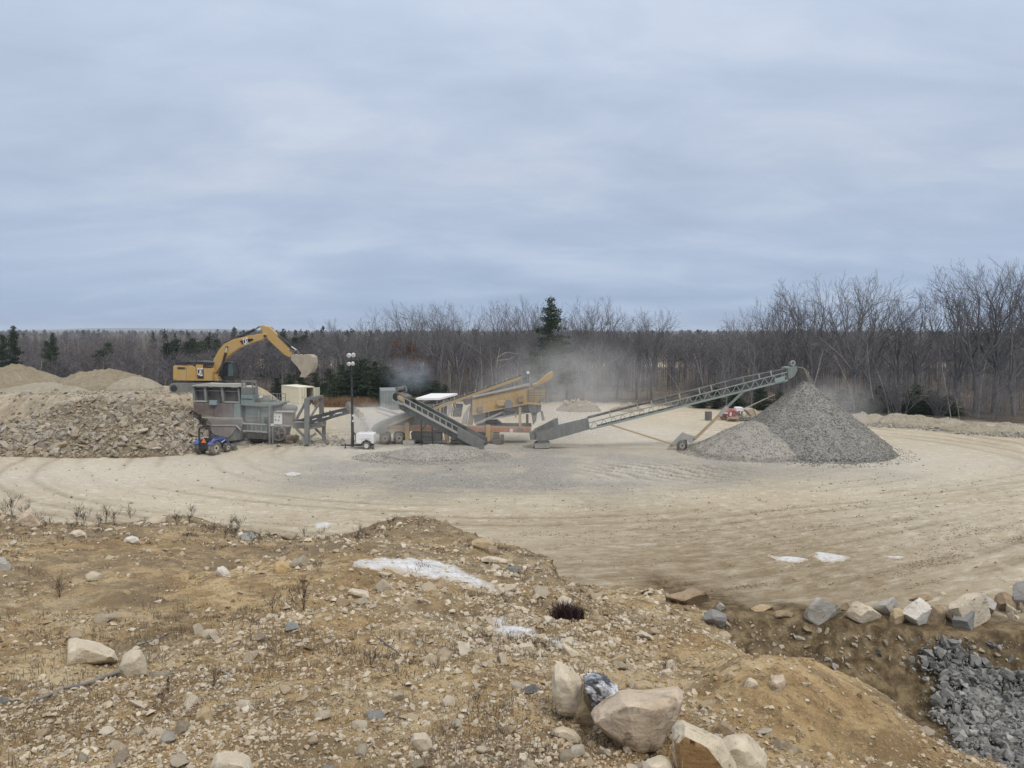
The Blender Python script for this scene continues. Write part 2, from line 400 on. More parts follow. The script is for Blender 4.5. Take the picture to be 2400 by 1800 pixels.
# ------------------------------------------------------------------ ground: one sheet to the horizon
def ground_material():
    m, nt, b = new_mat('earth'); q = NT(nt)
    pos = q.n('ShaderNodeNewGeometry').outputs['Position']
    A = lambda k: q.attr(k).outputs['Fac']
    tr = q.attr('track').outputs['Vector']
    # yard: pale rock flour with long wheel streaks, damp patches
    s1 = q.noise(q.map(tr, (0.5, 0.16, 1)), 1.0, 7, 0.66, 0.5)
    s2 = q.noise(q.map(tr, (2.0, 0.85, 1)), 1.3, 8, 0.74, 0.4)
    s3 = q.noise(pos, 0.9, 6, 0.65, 0.5)
    s4 = q.noise(q.map(tr, (2.6, 1.5, 1)), 1.5, 9, 0.76, 0.3)
    big = q.noise(pos, 0.055, 5, 0.55, 0.4)
    pale = q.mix(q.ramp(big, [(0.38, 0.0), (0.62, 1.0)]), (0.445, 0.386, 0.280), (0.520, 0.470, 0.368))
    streak = q.ramp(q.math('ADD', q.math('MULTIPLY', s1, 0.55), q.math('MULTIPLY', s2, 0.45)), [(0.42, 0.0), (0.60, 1.0)])
    yard = q.mix(q.math('MULTIPLY', streak, 0.42), pale, (0.375, 0.310, 0.215))
    fleck = q.ramp(q.math('ADD', q.math('MULTIPLY', s4, 0.75), q.math('MULTIPLY', s3, 0.25)), [(0.545, 0.0), (0.585, 1.0)])
    yard = q.mix(q.math('MULTIPLY', fleck, q.math('ADD', q.math('MULTIPLY', A('damp'), 0.45), 0.42, True)), yard, (0.215, 0.172, 0.112))
    s5 = q.noise(q.map(tr, (1.0, 0.5, 1), (0, 0, 0.04)), 1.8, 9, 0.76, 0.2)
    yard = q.mix(q.math('MULTIPLY', q.ramp(s5, [(0.53, 0.0), (0.60, 1.0)]), 0.55), yard, (0.66, 0.63, 0.55))
    rut = q.math('MULTIPLY', A('rut'), q.ramp(s3, [(0.34, 0.3), (0.56, 1.0)]), True)
    yard = q.mix(q.math('MULTIPLY', rut, 0.80), yard, (0.235, 0.190, 0.130))
    dn = q.math('MULTIPLY', A('damp'), q.ramp(q.math('ADD', q.math('MULTIPLY', s2, 0.7), q.math('MULTIPLY', s3, 0.3)), [(0.36, 0.15), (0.6, 1.0)]), True)
    yard = q.mix(dn, yard, (0.225, 0.172, 0.105))
    # crushed grey stone spread on the yard
    g1 = q.noise(pos, 5.5, 5, 0.75); g2 = q.noise(pos, 0.25, 4, 0.6)
    grey = q.ramp(g1, [(0.30, (0.145, 0.138, 0.126)), (0.52, (0.275, 0.262, 0.236)), (0.72, (0.45, 0.43, 0.385))])
    gm = q.math('MULTIPLY', A('gravel'), q.ramp(q.math('ADD', g2, q.math('MULTIPLY', q.math('SUBTRACT', s2, 0.5), 0.35)), [(0.30, 0.30), (0.52, 1.0)]), True)
    yard = q.mix(gm, yard, grey)
    wn = q.math('MULTIPLY', A('flour'), q.ramp(s3, [(0.3, 0.35), (0.62, 1.0)]), True)
    yard = q.mix(wn, yard, (0.545, 0.515, 0.455))
    yard = q.mix(q.math('MULTIPLY', A('churn'), q.ramp(s3, [(0.34, 0.3), (0.50, 1.0)]), True), yard, (0.20, 0.165, 0.11))
    # near bank: ochre subsoil, dark crumbs, grey weathered crust
    b1 = q.noise(pos, 0.42, 6, 0.6, 0.6); b2 = q.noise(pos, 2.1, 6, 0.68, 0.4); b3 = q.noise(pos, 9.0, 5, 0.72)
    b4 = q.noise(pos, 31.0, 4, 0.75); b5 = q.noise(pos, 0.95, 5, 0.62, 0.8)
    ochre = q.ramp(b1, [(0.34, (0.275, 0.180, 0.085)), (0.46, (0.400, 0.290, 0.150)), (0.58, (0.505, 0.400, 0.240)), (0.74, (0.440, 0.375, 0.262))])
    ochre = q.mix(q.math('MULTIPLY', A('sandy'), q.ramp(b2, [(0.34, 0.75), (0.60, 1.0)]), True), ochre, (0.580, 0.410, 0.210))
    ochre = q.mix(q.math('MULTIPLY', q.ramp(b5, [(0.49, 0.0), (0.58, 1.0)]), 0.70), ochre, (0.190, 0.130, 0.068))
    ochre = q.mix(q.math('MULTIPLY', q.ramp(b2, [(0.50, 0.0), (0.66, 1.0)]), 0.70), ochre, (0.205, 0.130, 0.058))
    ochre = q.mix(q.math('MULTIPLY', q.ramp(b3, [(0.52, 0.0), (0.62, 1.0)]), 0.70), ochre, (0.145, 0.100, 0.055))
    ochre = q.mix(q.math('MULTIPLY', q.ramp(b4, [(0.55, 0.0), (0.68, 1.0)]), 0.55), ochre, (0.60, 0.52, 0.39))
    crust = q.math('MULTIPLY', A('crust'), q.ramp(b2, [(0.34, 0.3), (0.56, 1.0)]), True)
    litter = q.mix(b3, (0.100, 0.076, 0.050), (0.275, 0.220, 0.150))
    ochre = q.mix(q.math('MULTIPLY', crust, 0.8), ochre, litter)
    col = q.mix(A('bank'), yard, ochre)
    # pit: freshly cut brown earth
    pe = q.ramp(b2, [(0.36, (0.070, 0.050, 0.029)), (0.50, (0.150, 0.112, 0.064)), (0.62, (0.250, 0.192, 0.115))])
    pe = q.mix(q.math('MULTIPLY', q.ramp(b3, [(0.52, 0.0), (0.66, 1.0)]), 0.6), pe, (0.085, 0.062, 0.040))
    pe = q.mix(A('pgrey'), pe, q.mix(b3, (0.075, 0.078, 0.078), (0.185, 0.185, 0.178)))
    col = q.mix(A('pit'), col, pe)
    # wood floor, and the bare sand of the clearings beyond
    fl = q.ramp(q.noise(pos, 0.5, 6, 0.7), [(0.35, (0.055, 0.046, 0.038)), (0.62, (0.150, 0.122, 0.092))])
    col = q.mix(A('wood'), col, fl)
    col = q.mix(A('sand'), col, q.mix(q.noise(pos, 0.2, 5, 0.7), (0.36, 0.30, 0.21), (0.60, 0.54, 0.43)))
    q.l(col, b.inputs['Base Color']); b.inputs['Roughness'].default_value = 0.95; b.inputs['Specular IOR Level'].default_value = 0.12
    h = q.math('ADD', q.math('MULTIPLY', b3, 0.6), q.math('MULTIPLY', b4, 0.3))
    n1 = q.bump(h, 0.75, 0.06)
    n2 = q.bump(q.math('ADD', s2, s4), 0.55, 0.10, n1)
    q.l(n2, b.inputs['Normal'])
    return m

def ell(x, y, u, v, ru, rv, pw=2.0):
    c = G(u, v); e = G(u + ru, v); t = G(u, v - rv); bt = G(u, v + rv)
    rx = e.x - c.x; dy = np.where(y > c.y, (y - c.y) / (t.y - c.y), (y - c.y) / (c.y - bt.y))
    return np.exp(-(np.abs((x - c.x) / rx) ** pw + np.abs(dy) ** pw))
def build_ground():
    az = np.tan(np.linspace(R(-50), R(50), 1250))
    d = np.concatenate([np.geomspace(1.6, 34, 470), np.geomspace(34, 112, 210)[1:], np.geomspace(112, 4200, 120)[1:]])
    Y, A = np.meshgrid(d, az, indexing='ij'); X = A * Y
    x = X.ravel(); y = Y.ravel(); a = x / y
    z = land(x, y)
    nr, nc = Y.shape
    i = np.arange(nr - 1)[:, None] * nc + np.arange(nc - 1)[None, :]
    Fc = np.stack([i, i + 1, i + nc + 1, i + nc], -1).reshape(-1, 4)
    wob = fbm(x, y, 7, 4, 71)
    bank = bank_mask(x, y)
    yw = np.interp(a, WALL[:, 0], WALL[:, 1]); dep = np.interp(a, WALL[:, 0], WALL[:, 2])
    pit = sstep(-2.6, -0.6, yw - y + 1.3 * fbm(x, y, 1.6, 4, 73)) * sstep(0.0, 0.25, dep) * (y < 60) * (1 - bank)
    gravel = np.clip(1.25 * ell(x, y, 1010, 1100, 400, 52, 3) + 1.0 * ell(x, y, 1360, 1100, 330, 46, 3) + 0.75 * ell(x, y, 1900, 1095, 330, 40, 3) + 0.35 * wob, 0, 1)
    gravel *= sstep(0.10, 0.30, ell(x, y, 1230, 1095, 760, 70, 2))
    damp = np.clip(0.95 * ell(x, y, 1750, 1370, 560, 90, 2.5) + 0.55 * ell(x, y, 2000, 1260, 700, 70, 2) + 0.3 * ell(x, y, 1500, 1230, 420, 60, 2) + 0.28 * wob, 0, 1) * (1 - sstep(60, 75, y))
    damp = np.clip(damp + 0.55 * sstep(-27, -32, x) * sstep(68, 74, y) * (1 - sstep(98, 104, y)), 0, 1)
    flour = np.clip(0.95 * ell(x, y, 880, 1050, 200, 28, 2) + 0.9 * ell(x, y, 1420, 1022, 300, 42, 2) + 0.85 * ell(x, y, 1500, 1110, 160, 26, 2) + 0.75 * ell(x, y, 2150, 1075, 320, 40, 2) + 0.6 * ell(x, y, 300, 1110, 500, 40, 2), 0, 1)
    edge = np.interp(a, [-0.8, -0.46, -0.36, -0.26, -0.10, 0.10, 0.2, 0.33, 0.42, 0.52, 0.7], [104, 104, 116, 119, 117, 116, 112, 104, 98, 90, 88])
    wood = sstep(-3, 4, y - edge + 5 * fbm(x, y, 9, 4, 75))
    sand = np.clip(sstep(236, 250, y) * (1 - sstep(300, 330, y)) * sstep(-0.10, 0.10, fbm(x, y * 0.5, 45, 3, 77)) , 0, 1)
    crust = np.clip(sstep(0.52, 0.95, y / np.interp(a, CREST[:, 0], CREST[:, 1])) * 0.8 * (a < 0.12) + 0.9 * sstep(0.0, 0.45, fbm(x, y, 2.6, 4, 79)) * (1 - 0.75 * sstep(0.2, 0.3, a)), 0, 1)
    sandy = np.exp(-(((a - 0.385) / 0.095) ** 2 + ((y - 10.9) / 1.5) ** 2)) * 1.15 + 0.75 * np.exp(-(((a + 0.52) / 0.17) ** 2 + ((y - 18.5) / 2.6) ** 2)) + 0.5 * np.exp(-(((a + 0.40) / 0.10) ** 2 + ((y - 20.5) / 2.2) ** 2))
    sandy = np.clip(sandy + 0.25 * fbm(x, y, 1.2, 3, 83) * (sandy > 0.1), 0, 1)
    ch = churn(x, y); rut = np.clip(ruts(x, y) * (1 - sstep(84, 96, y)) * (1 - 0.6 * gravel) + ch * (0.5 + 0.5 * np.sin((x * 0.75 + y * 0.65) * 5.2 + 2.2 * fbm(x, y, 3, 2, 65))), 0, 1)
    cm = P(985, 1225, 28.5); crust = np.clip(crust + 1.2 * np.exp(-(((x - cm.x) / 1.7) ** 2 + ((y - 28.6) / 1.6) ** 2)), 0, 1)
    gp = G(2260, 1640, -1.7); pgrey = np.exp(-(((x - gp.x - 2.2) / 2.6) ** 2 + ((y - gp.y + 2.2) / 2.0) ** 2) ** 2) * (pit > 0.3) * sstep(-0.1, 0.3, fbm(x, y, 0.9, 3, 85) + 0.2)
    r, th = track_uv(x, y)
    r = r + 0.8 * fbm(x, y, 11, 3, 81)
    g = np_mesh('ground', np.stack([x, y, z], -1), Fc, ground_material(), True, None,
        dict(bank=bank, pit=pit, gravel=gravel, damp=damp, flour=flour, wood=wood, sand=sand, crust=crust, sandy=sandy, rut=rut, churn=np.clip(ch * 1.2, 0, 1) * sstep(-0.1, 0.7, -np.sin((x * 0.75 + y * 0.65) * 5.2 + 2.2 * fbm(x, y, 3, 2, 65))) * 0.8, pgrey=pgrey, track=np.stack([r, th, 0 * r], -1)))
    structure(g); return g
ground = build_ground()
# far blue ridge beyond the forest
def ridge():
    mb = MB(); xs = np.linspace(-4600, 4600, 240); V = []; Fc = []
    for i, x in enumerate(xs):
        h = 30 + 27 * math.exp(-((x + 3150) / 620) ** 2) + 14 * math.exp(-((x + 2300) / 400) ** 2) + 3 * float(fbm(np.array([x]), np.array([0.0]), 260, 4, 91)[0])
        V += [(x, 5600, -10), (x, 6000, h - 8 if h > 0 else 0), (x, 6500, -10)]
    for i in range(len(xs) - 1):
        for j in range(2): Fc.append((i * 3 + j, (i + 1) * 3 + j, (i + 1) * 3 + j + 1, i * 3 + j + 1))
    m, nt, b = new_mat('wooded hill'); q = NT(nt); pos = q.n('ShaderNodeNewGeometry').outputs['Position']
    q.l(q.ramp(q.noise(pos, 0.02, 5, 0.7), [(0.35, (0.035, 0.04, 0.035)), (0.65, (0.085, 0.08, 0.07))]), b.inputs['Base Color']); b.inputs['Roughness'].default_value = 1
    structure(np_mesh('hills', np.array(V, float), np.array(Fc), m, True))
ridge()

# ------------------------------------------------------------------ paints
DUST = (0.40, 0.37, 0.31); GDUST = (0.30, 0.295, 0.272)
M_YEL = paint('digger yellow', (0.52, 0.305, 0.055), DUST, 0.40)
M_YEL2 = paint('faded yellow', (0.50, 0.31, 0.085), DUST, 0.55)
M_TANY = paint('dusty yellow steel', (0.44, 0.31, 0.14), DUST, 0.60)
M_BLK = paint('black steel', (0.016, 0.016, 0.018), GDUST, 0.13)
M_RUB = paint('belt rubber', (0.035, 0.034, 0.033), GDUST, 0.40, 0.8)
M_TYRE = paint('dusty tyre', (0.030, 0.029, 0.028), DUST, 0.55, 0.85)
M_GREY = paint('grey steel', (0.155, 0.165, 0.158), GDUST, 0.45)
M_DGREY = paint('dark grey steel', (0.095, 0.098, 0.098), GDUST, 0.45)
M_LGREY = paint('pale dusty steel', (0.36, 0.36, 0.34), (0.45, 0.43, 0.39), 0.5)
M_GRN = paint('grey green steel', (0.165, 0.205, 0.185), GDUST, 0.45)
M_TEAL = paint('worn teal', (0.145, 0.225, 0.225), GDUST, 0.50)
M_RUST = paint('rusty brown plate', (0.125, 0.080, 0.060), (0.215, 0.21, 0.20), 0.5)
M_MAUVE = paint('dusty mauve plate', (0.205, 0.175, 0.158), GDUST, 0.45)
M_WHITE = paint('white enamel', (0.80, 0.81, 0.82), (0.55, 0.52, 0.46), 0.22, 0.45)
M_CREAM = paint('cream container paint', (0.74, 0.70, 0.54), (0.55, 0.48, 0.36), 0.28)
M_BLUEG = paint('blue grey container paint', (0.19, 0.225, 0.245), (0.36, 0.36, 0.34), 0.35)
M_BLUE = paint('tractor blue', (0.020, 0.075, 0.32), DUST, 0.20, 0.4)
M_ORSTR = paint('orange red stripe', (0.50, 0.145, 0.065), DUST, 0.50)
M_BROWN = paint('brown primer', (0.135, 0.115, 0.10), GDUST, 0.4)
M_ROOF = paint('white roof sheet', (0.84, 0.85, 0.86), (0.6, 0.6, 0.58), 0.12)
M_CONC = paint('concrete', (0.36, 0.35, 0.32), (0.25, 0.24, 0.22), 0.5, 0.9)
M_TIMB = paint('weathered timber', (0.15, 0.12, 0.095), GDUST, 0.5, 0.9)
M_SIGNW = flat('sign white', (0.82, 0.82, 0.80)); M_SIGNB = flat('sign black', (0.015, 0.013, 0.015)); M_SIGNR = flat('sign red', (0.45, 0.05, 0.06))
M_ORANGE = flat('safety orange', (0.95, 0.20, 0.045)); M_CREAMRIM = paint('cream wheel rim', (0.70, 0.62, 0.46), DUST, 0.4)
M_HUB = paint('dusty wheel rim', (0.42, 0.40, 0.36), DUST, 0.4)
M_CHROME = flat('bright rod', (0.62, 0.62, 0.62), 0.2); M_RED = paint('red machine paint', (0.36, 0.018, 0.022), DUST, 0.25)
M_MUDDY = paint('bucket caked in dust', (0.36, 0.30, 0.22), (0.46, 0.41, 0.33), 0.7, 0.95)
M_MARK = flat('faded grey marks', (0.16, 0.16, 0.16)); M_YLAMP = flat('bright yellow', (0.70, 0.58, 0.03))
def glass():
    m, nt, b = new_mat('cab glass'); b.inputs['Base Color'].default_value = (0.022, 0.034, 0.040, 1); b.inputs['Roughness'].default_value = 0.08
    b.inputs['Specular IOR Level'].default_value = 0.6; return m
M_GLASS = glass()
def lettering(name, text, a, b, h, m, parent, bold=0.0, off=0.006):
    """real raised letters, running from point a towards b"""
    cu = bpy.data.curves.new(name, 'FONT'); cu.body = text; cu.size = 1; cu.align_x = 'CENTER'; cu.align_y = 'CENTER'
    cu.offset = bold; cu.extrude = 0.01; cu.space_character = 0.92
    t = bpy.data.objects.new('t', cu); C.objects.link(t); bpy.context.view_layer.update()
    dg = bpy.context.evaluated_depsgraph_get(); me = bpy.data.meshes.new_from_object(t.evaluated_get(dg))
    w = t.dimensions.x; hh = t.dimensions.y
    bpy.data.objects.remove(t)
    a = Vector(a); b = Vector(b); d = b - a; x = d.normalized(); up = Vector((0, 0, 1)); up = (up - x * up.dot(x)).normalized(); n = x.cross(up)
    sx = d.length / w; sy = h / hh; c = (a + b) / 2 + n * off
    at = Vector(parent.get('_at', (0, 0, 0)))
    for v in me.vertices:
        v.co = c + x * (v.co.x * sx) + up * (v.co.y * sy) + n * v.co.z - at
    me.name = name; o = bpy.data.objects.new(name, me); C.objects.link(o); me.materials.clear(); me.materials.append(m); o.parent = parent; return o
def wheel(parent, c, axis, r, ri, w, mr, tyre_m=None, name='wheel'):
    mb = MB().ring(c, axis, r, ri, w); t = mb.build(name, tyre_m or M_TYRE, parent)
    c = Vector(c); ax = Vector(axis).normalized()
    q = MB().tube(c - ax * w * 0.36, c + ax * w * 0.36, ri * 1.02, n=24)
    rim = q.build('rim', mr, t)
    q = MB().tube(c - ax * w * 0.46, c + ax * w * 0.46, ri * 0.32, n=12)
    for i in range(6):
        an = i * math.pi / 3; hx = ax.cross(Vector((0, 0, 1))).normalized()
        p = c + (hx * math.cos(an) + Vector((0, 0, 1)) * math.sin(an)) * ri * 0.62
        q.tube(p - ax * w * 0.40, p + ax * w * 0.40, ri * 0.10, n=6)
    q.build('hub', M_BLK if mr is not M_WHITE else M_HUB, t); return t

# ------------------------------------------------------------------ the excavator on the raised fill
def excavator():
    Y = 81.0; K = lambda x, y: (x / 4.88 + 380, y / 4.88 + 740)
    base = P(470, 921, Y); base.z = Z(base.x, Y)
    t = thing('excavator', 'large yellow crawler excavator on the raised fill with its bucket held high over the crusher', 'excavator', base)
    gz = base.z
    # undercarriage: two tracks with shoes
    for y0, y1 in ((79.35, 79.95), (82.05, 82.65)):
        mb = MB(); xl, xr = P(413, 910, Y).x, P(413, 910, Y).x + 5.35; r = 0.50; zc = gz + 0.50
        pts = [(xl + r - r * math.sin(a), zc + r * math.cos(a)) for a in np.linspace(0, math.pi, 11)]
        pts += [(xr - r + r * math.sin(a), zc - r * math.cos(a)) for a in np.linspace(0, math.pi, 11)]
        n = len(pts); v = [(x, y0, z) for x, z in pts] + [(x, y1, z) for x, z in pts]
        mb.add(v, [tuple(range(n)), tuple(range(2 * n - 1, n - 1, -1))] + [(i, i + n, (i + 1) % n + n, (i + 1) % n) for i in range(n)])
        tr = mb.build('track', M_GREY, t)
        mb = MB()
        L = 5.35 - 2 * r
        for i in range(26):
            for z in (zc + r + 0.03, zc - r - 0.005):
                x = xl + r + L * (i + 0.5) / 26; mb.box(x - 0.02, y0 - 0.03, z - 0.03, x + 0.02, y1 + 0.03, z + 0.03)
        for sx, sg in ((xl + r, -1), (xr - r, 1)):
            for a in np.linspace(0.1, math.pi - 0.1, 9):
                p = Vector((sx + sg * (r + 0.02) * math.sin(a), 0, zc + (r + 0.02) * math.cos(a)))
                mb.box(p.x - 0.03, y0 - 0.03, p.z - 0.03, p.x + 0.03, y1 + 0.03, p.z + 0.03)
        mb.build('track_shoes', M_LGREY, tr)
        for xx in (xl + r, xr - r): MB().tube((xx, y0 - 0.06, zc), (xx, y0, zc), 0.33, n=20).build('idler_wheel', M_BLK, tr)
    MB().tube((P(478, 900, Y).x, Y, gz + 0.75), (P(478, 900, Y).x, Y, P(478, 891, Y).z), 1.1, n=24).build('turntable', M_BLK, t)
    # house
    h = MB().prism([K(*p) for p in [(150, 570), (330, 572), (400, 600), (560, 600), (575, 640), (570, 745), (130, 740), (128, 600)]], 79.55, 1.0)
    h.prism([K(*p) for p in [(160, 572), (560, 590), (560, 742), (150, 738)]], 80.5, 2.2)
    house = h.build('engine_house', M_YEL, t, 0.03)
    cw = MB().prism([K(*p) for p in [(122, 585), (135, 570), (175, 570), (175, 740), (135, 738), (122, 715)]], 79.5, 3.1); cw.build('counterweight', M_YEL, t, 0.08)
    lv = MB()
    for i in range(6): lv.prism([K(175, 588 + i * 4), K(262, 590 + i * 4), K(262, 591.5 + i * 4), K(175, 589.5 + i * 4)], 79.51, 0.03)
    lv.build('grille', M_BLK, house)
    for x in (275, 385):
        MB().prism([K(x, 585), K(x + 1.5, 585), K(x + 1.5, 735), K(x, 735)], 79.535, 0.02).build('panel_seam', M_BLK, house)
    dk = MB().prism([K(*p) for p in [(150, 555), (150, 528), (380, 522), (385, 518), (560, 535), (560, 560)]], 79.75, 2.6); dk.build('top_deck', M_BLK, t, 0.03)
    MB().prism([K(*p) for p in [(385, 560), (465, 560), (465, 603), (385, 603)]], 79.6, 0.9).build('tool_box', M_YEL, t, 0.03)
    for x0, y0, x1, y1 in ((150, 528, 330, 524), (475, 545, 555, 545), (475, 545, 475, 600), (555, 545, 555, 600), (515, 545, 515, 600), (475, 572, 555, 572)):
        MB().pbeam(*K(x0, y0), *K(x1, y1), 79.55, 79.55, 0.05, 0.05).build('handrail', M_BLK, t)
    MB().tube(P(*K(300, 540), 81.6), P(*K(300, 512), 81.6), 0.09).build('exhaust_pipe', M_BLK, t)
    # emblem panel on the house
    pn = MB().prism([K(*p) for p in [(394, 612), (472, 612), (474, 720), (418, 720), (402, 672)]], 79.515, 0.03).build('emblem_panel', M_SIGNB, house)
    MB().prism([K(*p) for p in [(394, 680), (402, 676), (418, 722), (404, 722)]], 79.512, 0.02).build('emblem_stripe', M_SIGNR, pn)
    lettering('emblem_letters', 'CAT', P(*K(402, 643), 79.5), P(*K(466, 643), 79.5), 1.75 * 0.46, M_SIGNW, pn, 0.03)
    MB().prism([K(*p) for p in [(426, 672), (464, 672), (464, 690), (430, 690)]], 79.508, 0.02).build('number_plate', M_SIGNW, pn)
    # cab on the far side
    cb = MB().prism([K(*p) for p in [(665, 560), (680, 528), (800, 532), (822, 640), (818, 735), (640, 735)]], 81.35, 1.45); cab = cb.build('cab', M_BLK, t, 0.04)
    MB().prism([K(*p) for p in [(752, 545), (798, 545), (814, 640), (810, 690), (757, 690)]], 81.32, 0.05).build('window', paint('teal glazing', (0.075, 0.115, 0.115), GDUST, 0.2, 0.2), cab)
    MB().prism([K(*p) for p in [(672, 570), (742, 548), (748, 690), (660, 690)]], 81.32, 0.05).build('window', M_GLASS, cab)
    MB().prism([K(*p) for p in [(575, 640), (612, 690), (640, 745), (560, 745)]], 80.2, 1.2).build('boom_foot', M_YEL2, t, 0.03)
    # boom
    bo = [(572, 650), (562, 600), (588, 500), (640, 400), (700, 330), (780, 283), (860, 256), (1000, 226), (1165, 198), (1200, 208), (1200, 240), (1150, 270), (1000, 320), (880, 370), (800, 425), (745, 470), (700, 525), (650, 600), (612, 655)]
    boom = MB().prism([K(*p) for p in bo], 80.62, 0.78).build('boom', M_YEL, t, 0.05)
    for p in ((740, 363), (1175, 233), (592, 632)):
        c = P(*K(*p), 80.56); MB().tube(c, c + Vector((0, 0.9, 0)), 0.15, n=16).build('pin', M_BLK, boom)
    pn = MB().prism([K(*p) for p in [(888, 285), (1000, 262), (1030, 262), (1048, 274), (1010, 296), (930, 326), (908, 320)]], 80.58, 0.03).build('emblem_panel', M_SIGNB, boom)
    MB().prism([K(*p) for p in [(890, 295), (898, 300), (928, 328), (908, 326)]], 80.575, 0.02).build('emblem_stripe', M_SIGNR, pn)
    lettering('emblem_letters', 'CAT', P(*K(928, 303), 80.57), P(*K(986, 287), 80.57), 1.75 * 0.42, M_SIGNW, pn, 0.03)
    # lift cylinder at the boom's heel
    MB().tube(P(*K(655, 690), 80.45), P(*K(728, 420), 80.45), 0.13).build('lift_cylinder', M_BLK, t)
    MB().tube(P(*K(728, 420), 80.45), P(*K(740, 363), 80.45), 0.07).build('lift_rod', M_CHROME, t)
    # stick
    sk = [(1112, 122), (1140, 108), (1228, 130), (1312, 210), (1380, 300), (1450, 390), (1482, 440), (1465, 480), (1400, 450), (1285, 345), (1190, 252), (1150, 205), (1130, 152)]
    stick = MB().prism([K(*p) for p in sk], 80.72, 0.58).build('stick', M_YEL, t, 0.05)
    MB().tube(P(*K(850, 255), 81), P(*K(1058, 158), 81), 0.16).tube(P(*K(835, 262), 81), P(*K(875, 244), 81), 0.2).build('stick_cylinder', M_BLK, t)
    MB().tube(P(*K(1058, 158), 81), P(*K(1118, 122), 81), 0.085).build('stick_rod', M_DGREY, t)
    MB().tube(P(*K(1312, 212), 81), P(*K(1478, 352), 81), 0.12).build('bucket_cylinder', M_BLK, t)
    MB().tube(P(*K(1478, 352), 81), P(*K(1545, 400), 81), 0.07).build('bucket_rod', M_CHROME, t)
    for a, b in (((1320, 225), (1380, 285)), ((1380, 285), (1450, 360)), ((880, 235), (1000, 205)), ((700, 312), (800, 270))): MB().tube(P(*K(*a), 80.7), P(*K(*b), 80.7), 0.05).build('hydraulic_hose', M_BLK, t)
    lk = MB().pbeam(*K(1455, 400), *K(1550, 398), 80.75, 80.75, 0.1, 0.16).pbeam(*K(1545, 398), *K(1570, 450), 80.75, 80.75, 0.1, 0.18).pbeam(*K(1490, 470), *K(1500, 400), 80.75, 80.75, 0.1, 0.22)
    lk.pbeam(*K(1455, 400), *K(1550, 398), 81.2, 81.2, 0.1, 0.16).pbeam(*K(1545, 398), *K(1570, 450), 81.2, 81.2, 0.1, 0.18)
    lk.build('linkage', M_BROWN, t)
    # bucket: side plates, curved back, lip and teeth
    out = [(1475, 450), (1515, 440), (1560, 452), (1620, 446), (1690, 446), (1728, 478), (1736, 540), (1722, 610), (1700, 650)]
    lip = [(1640, 708), (1572, 700), (1592, 652), (1545, 585), (1472, 505)]
    bk = MB().prism([K(*p) for p in out + lip], 80.1, 0.06).prism([K(*p) for p in out + lip], 81.84, 0.06)
    for i in range(len(out) - 1): bk.prism([K(*out[i]), K(*out[i + 1]), K(out[i + 1][0] - 8, out[i + 1][1] + 8), K(out[i][0] - 8, out[i][1] + 8)], 80.16, 1.68)
    for i in range(len(lip) - 1): bk.prism([K(*lip[i]), K(*lip[i + 1]), K(lip[i + 1][0] + 7, lip[i + 1][1] - 7), K(lip[i][0] + 7, lip[i][1] - 7)], 80.16, 1.68)
    bucket = bk.build('bucket', M_MUDDY, t, 0.02)
    for i in range(5):
        y = 80.15 + i * 0.39
        MB().prism([K(1610, 690), K(1640, 690), K(1630, 722), K(1622, 722)], y, 0.13).build('tooth', M_BROWN, bucket)
excavator()

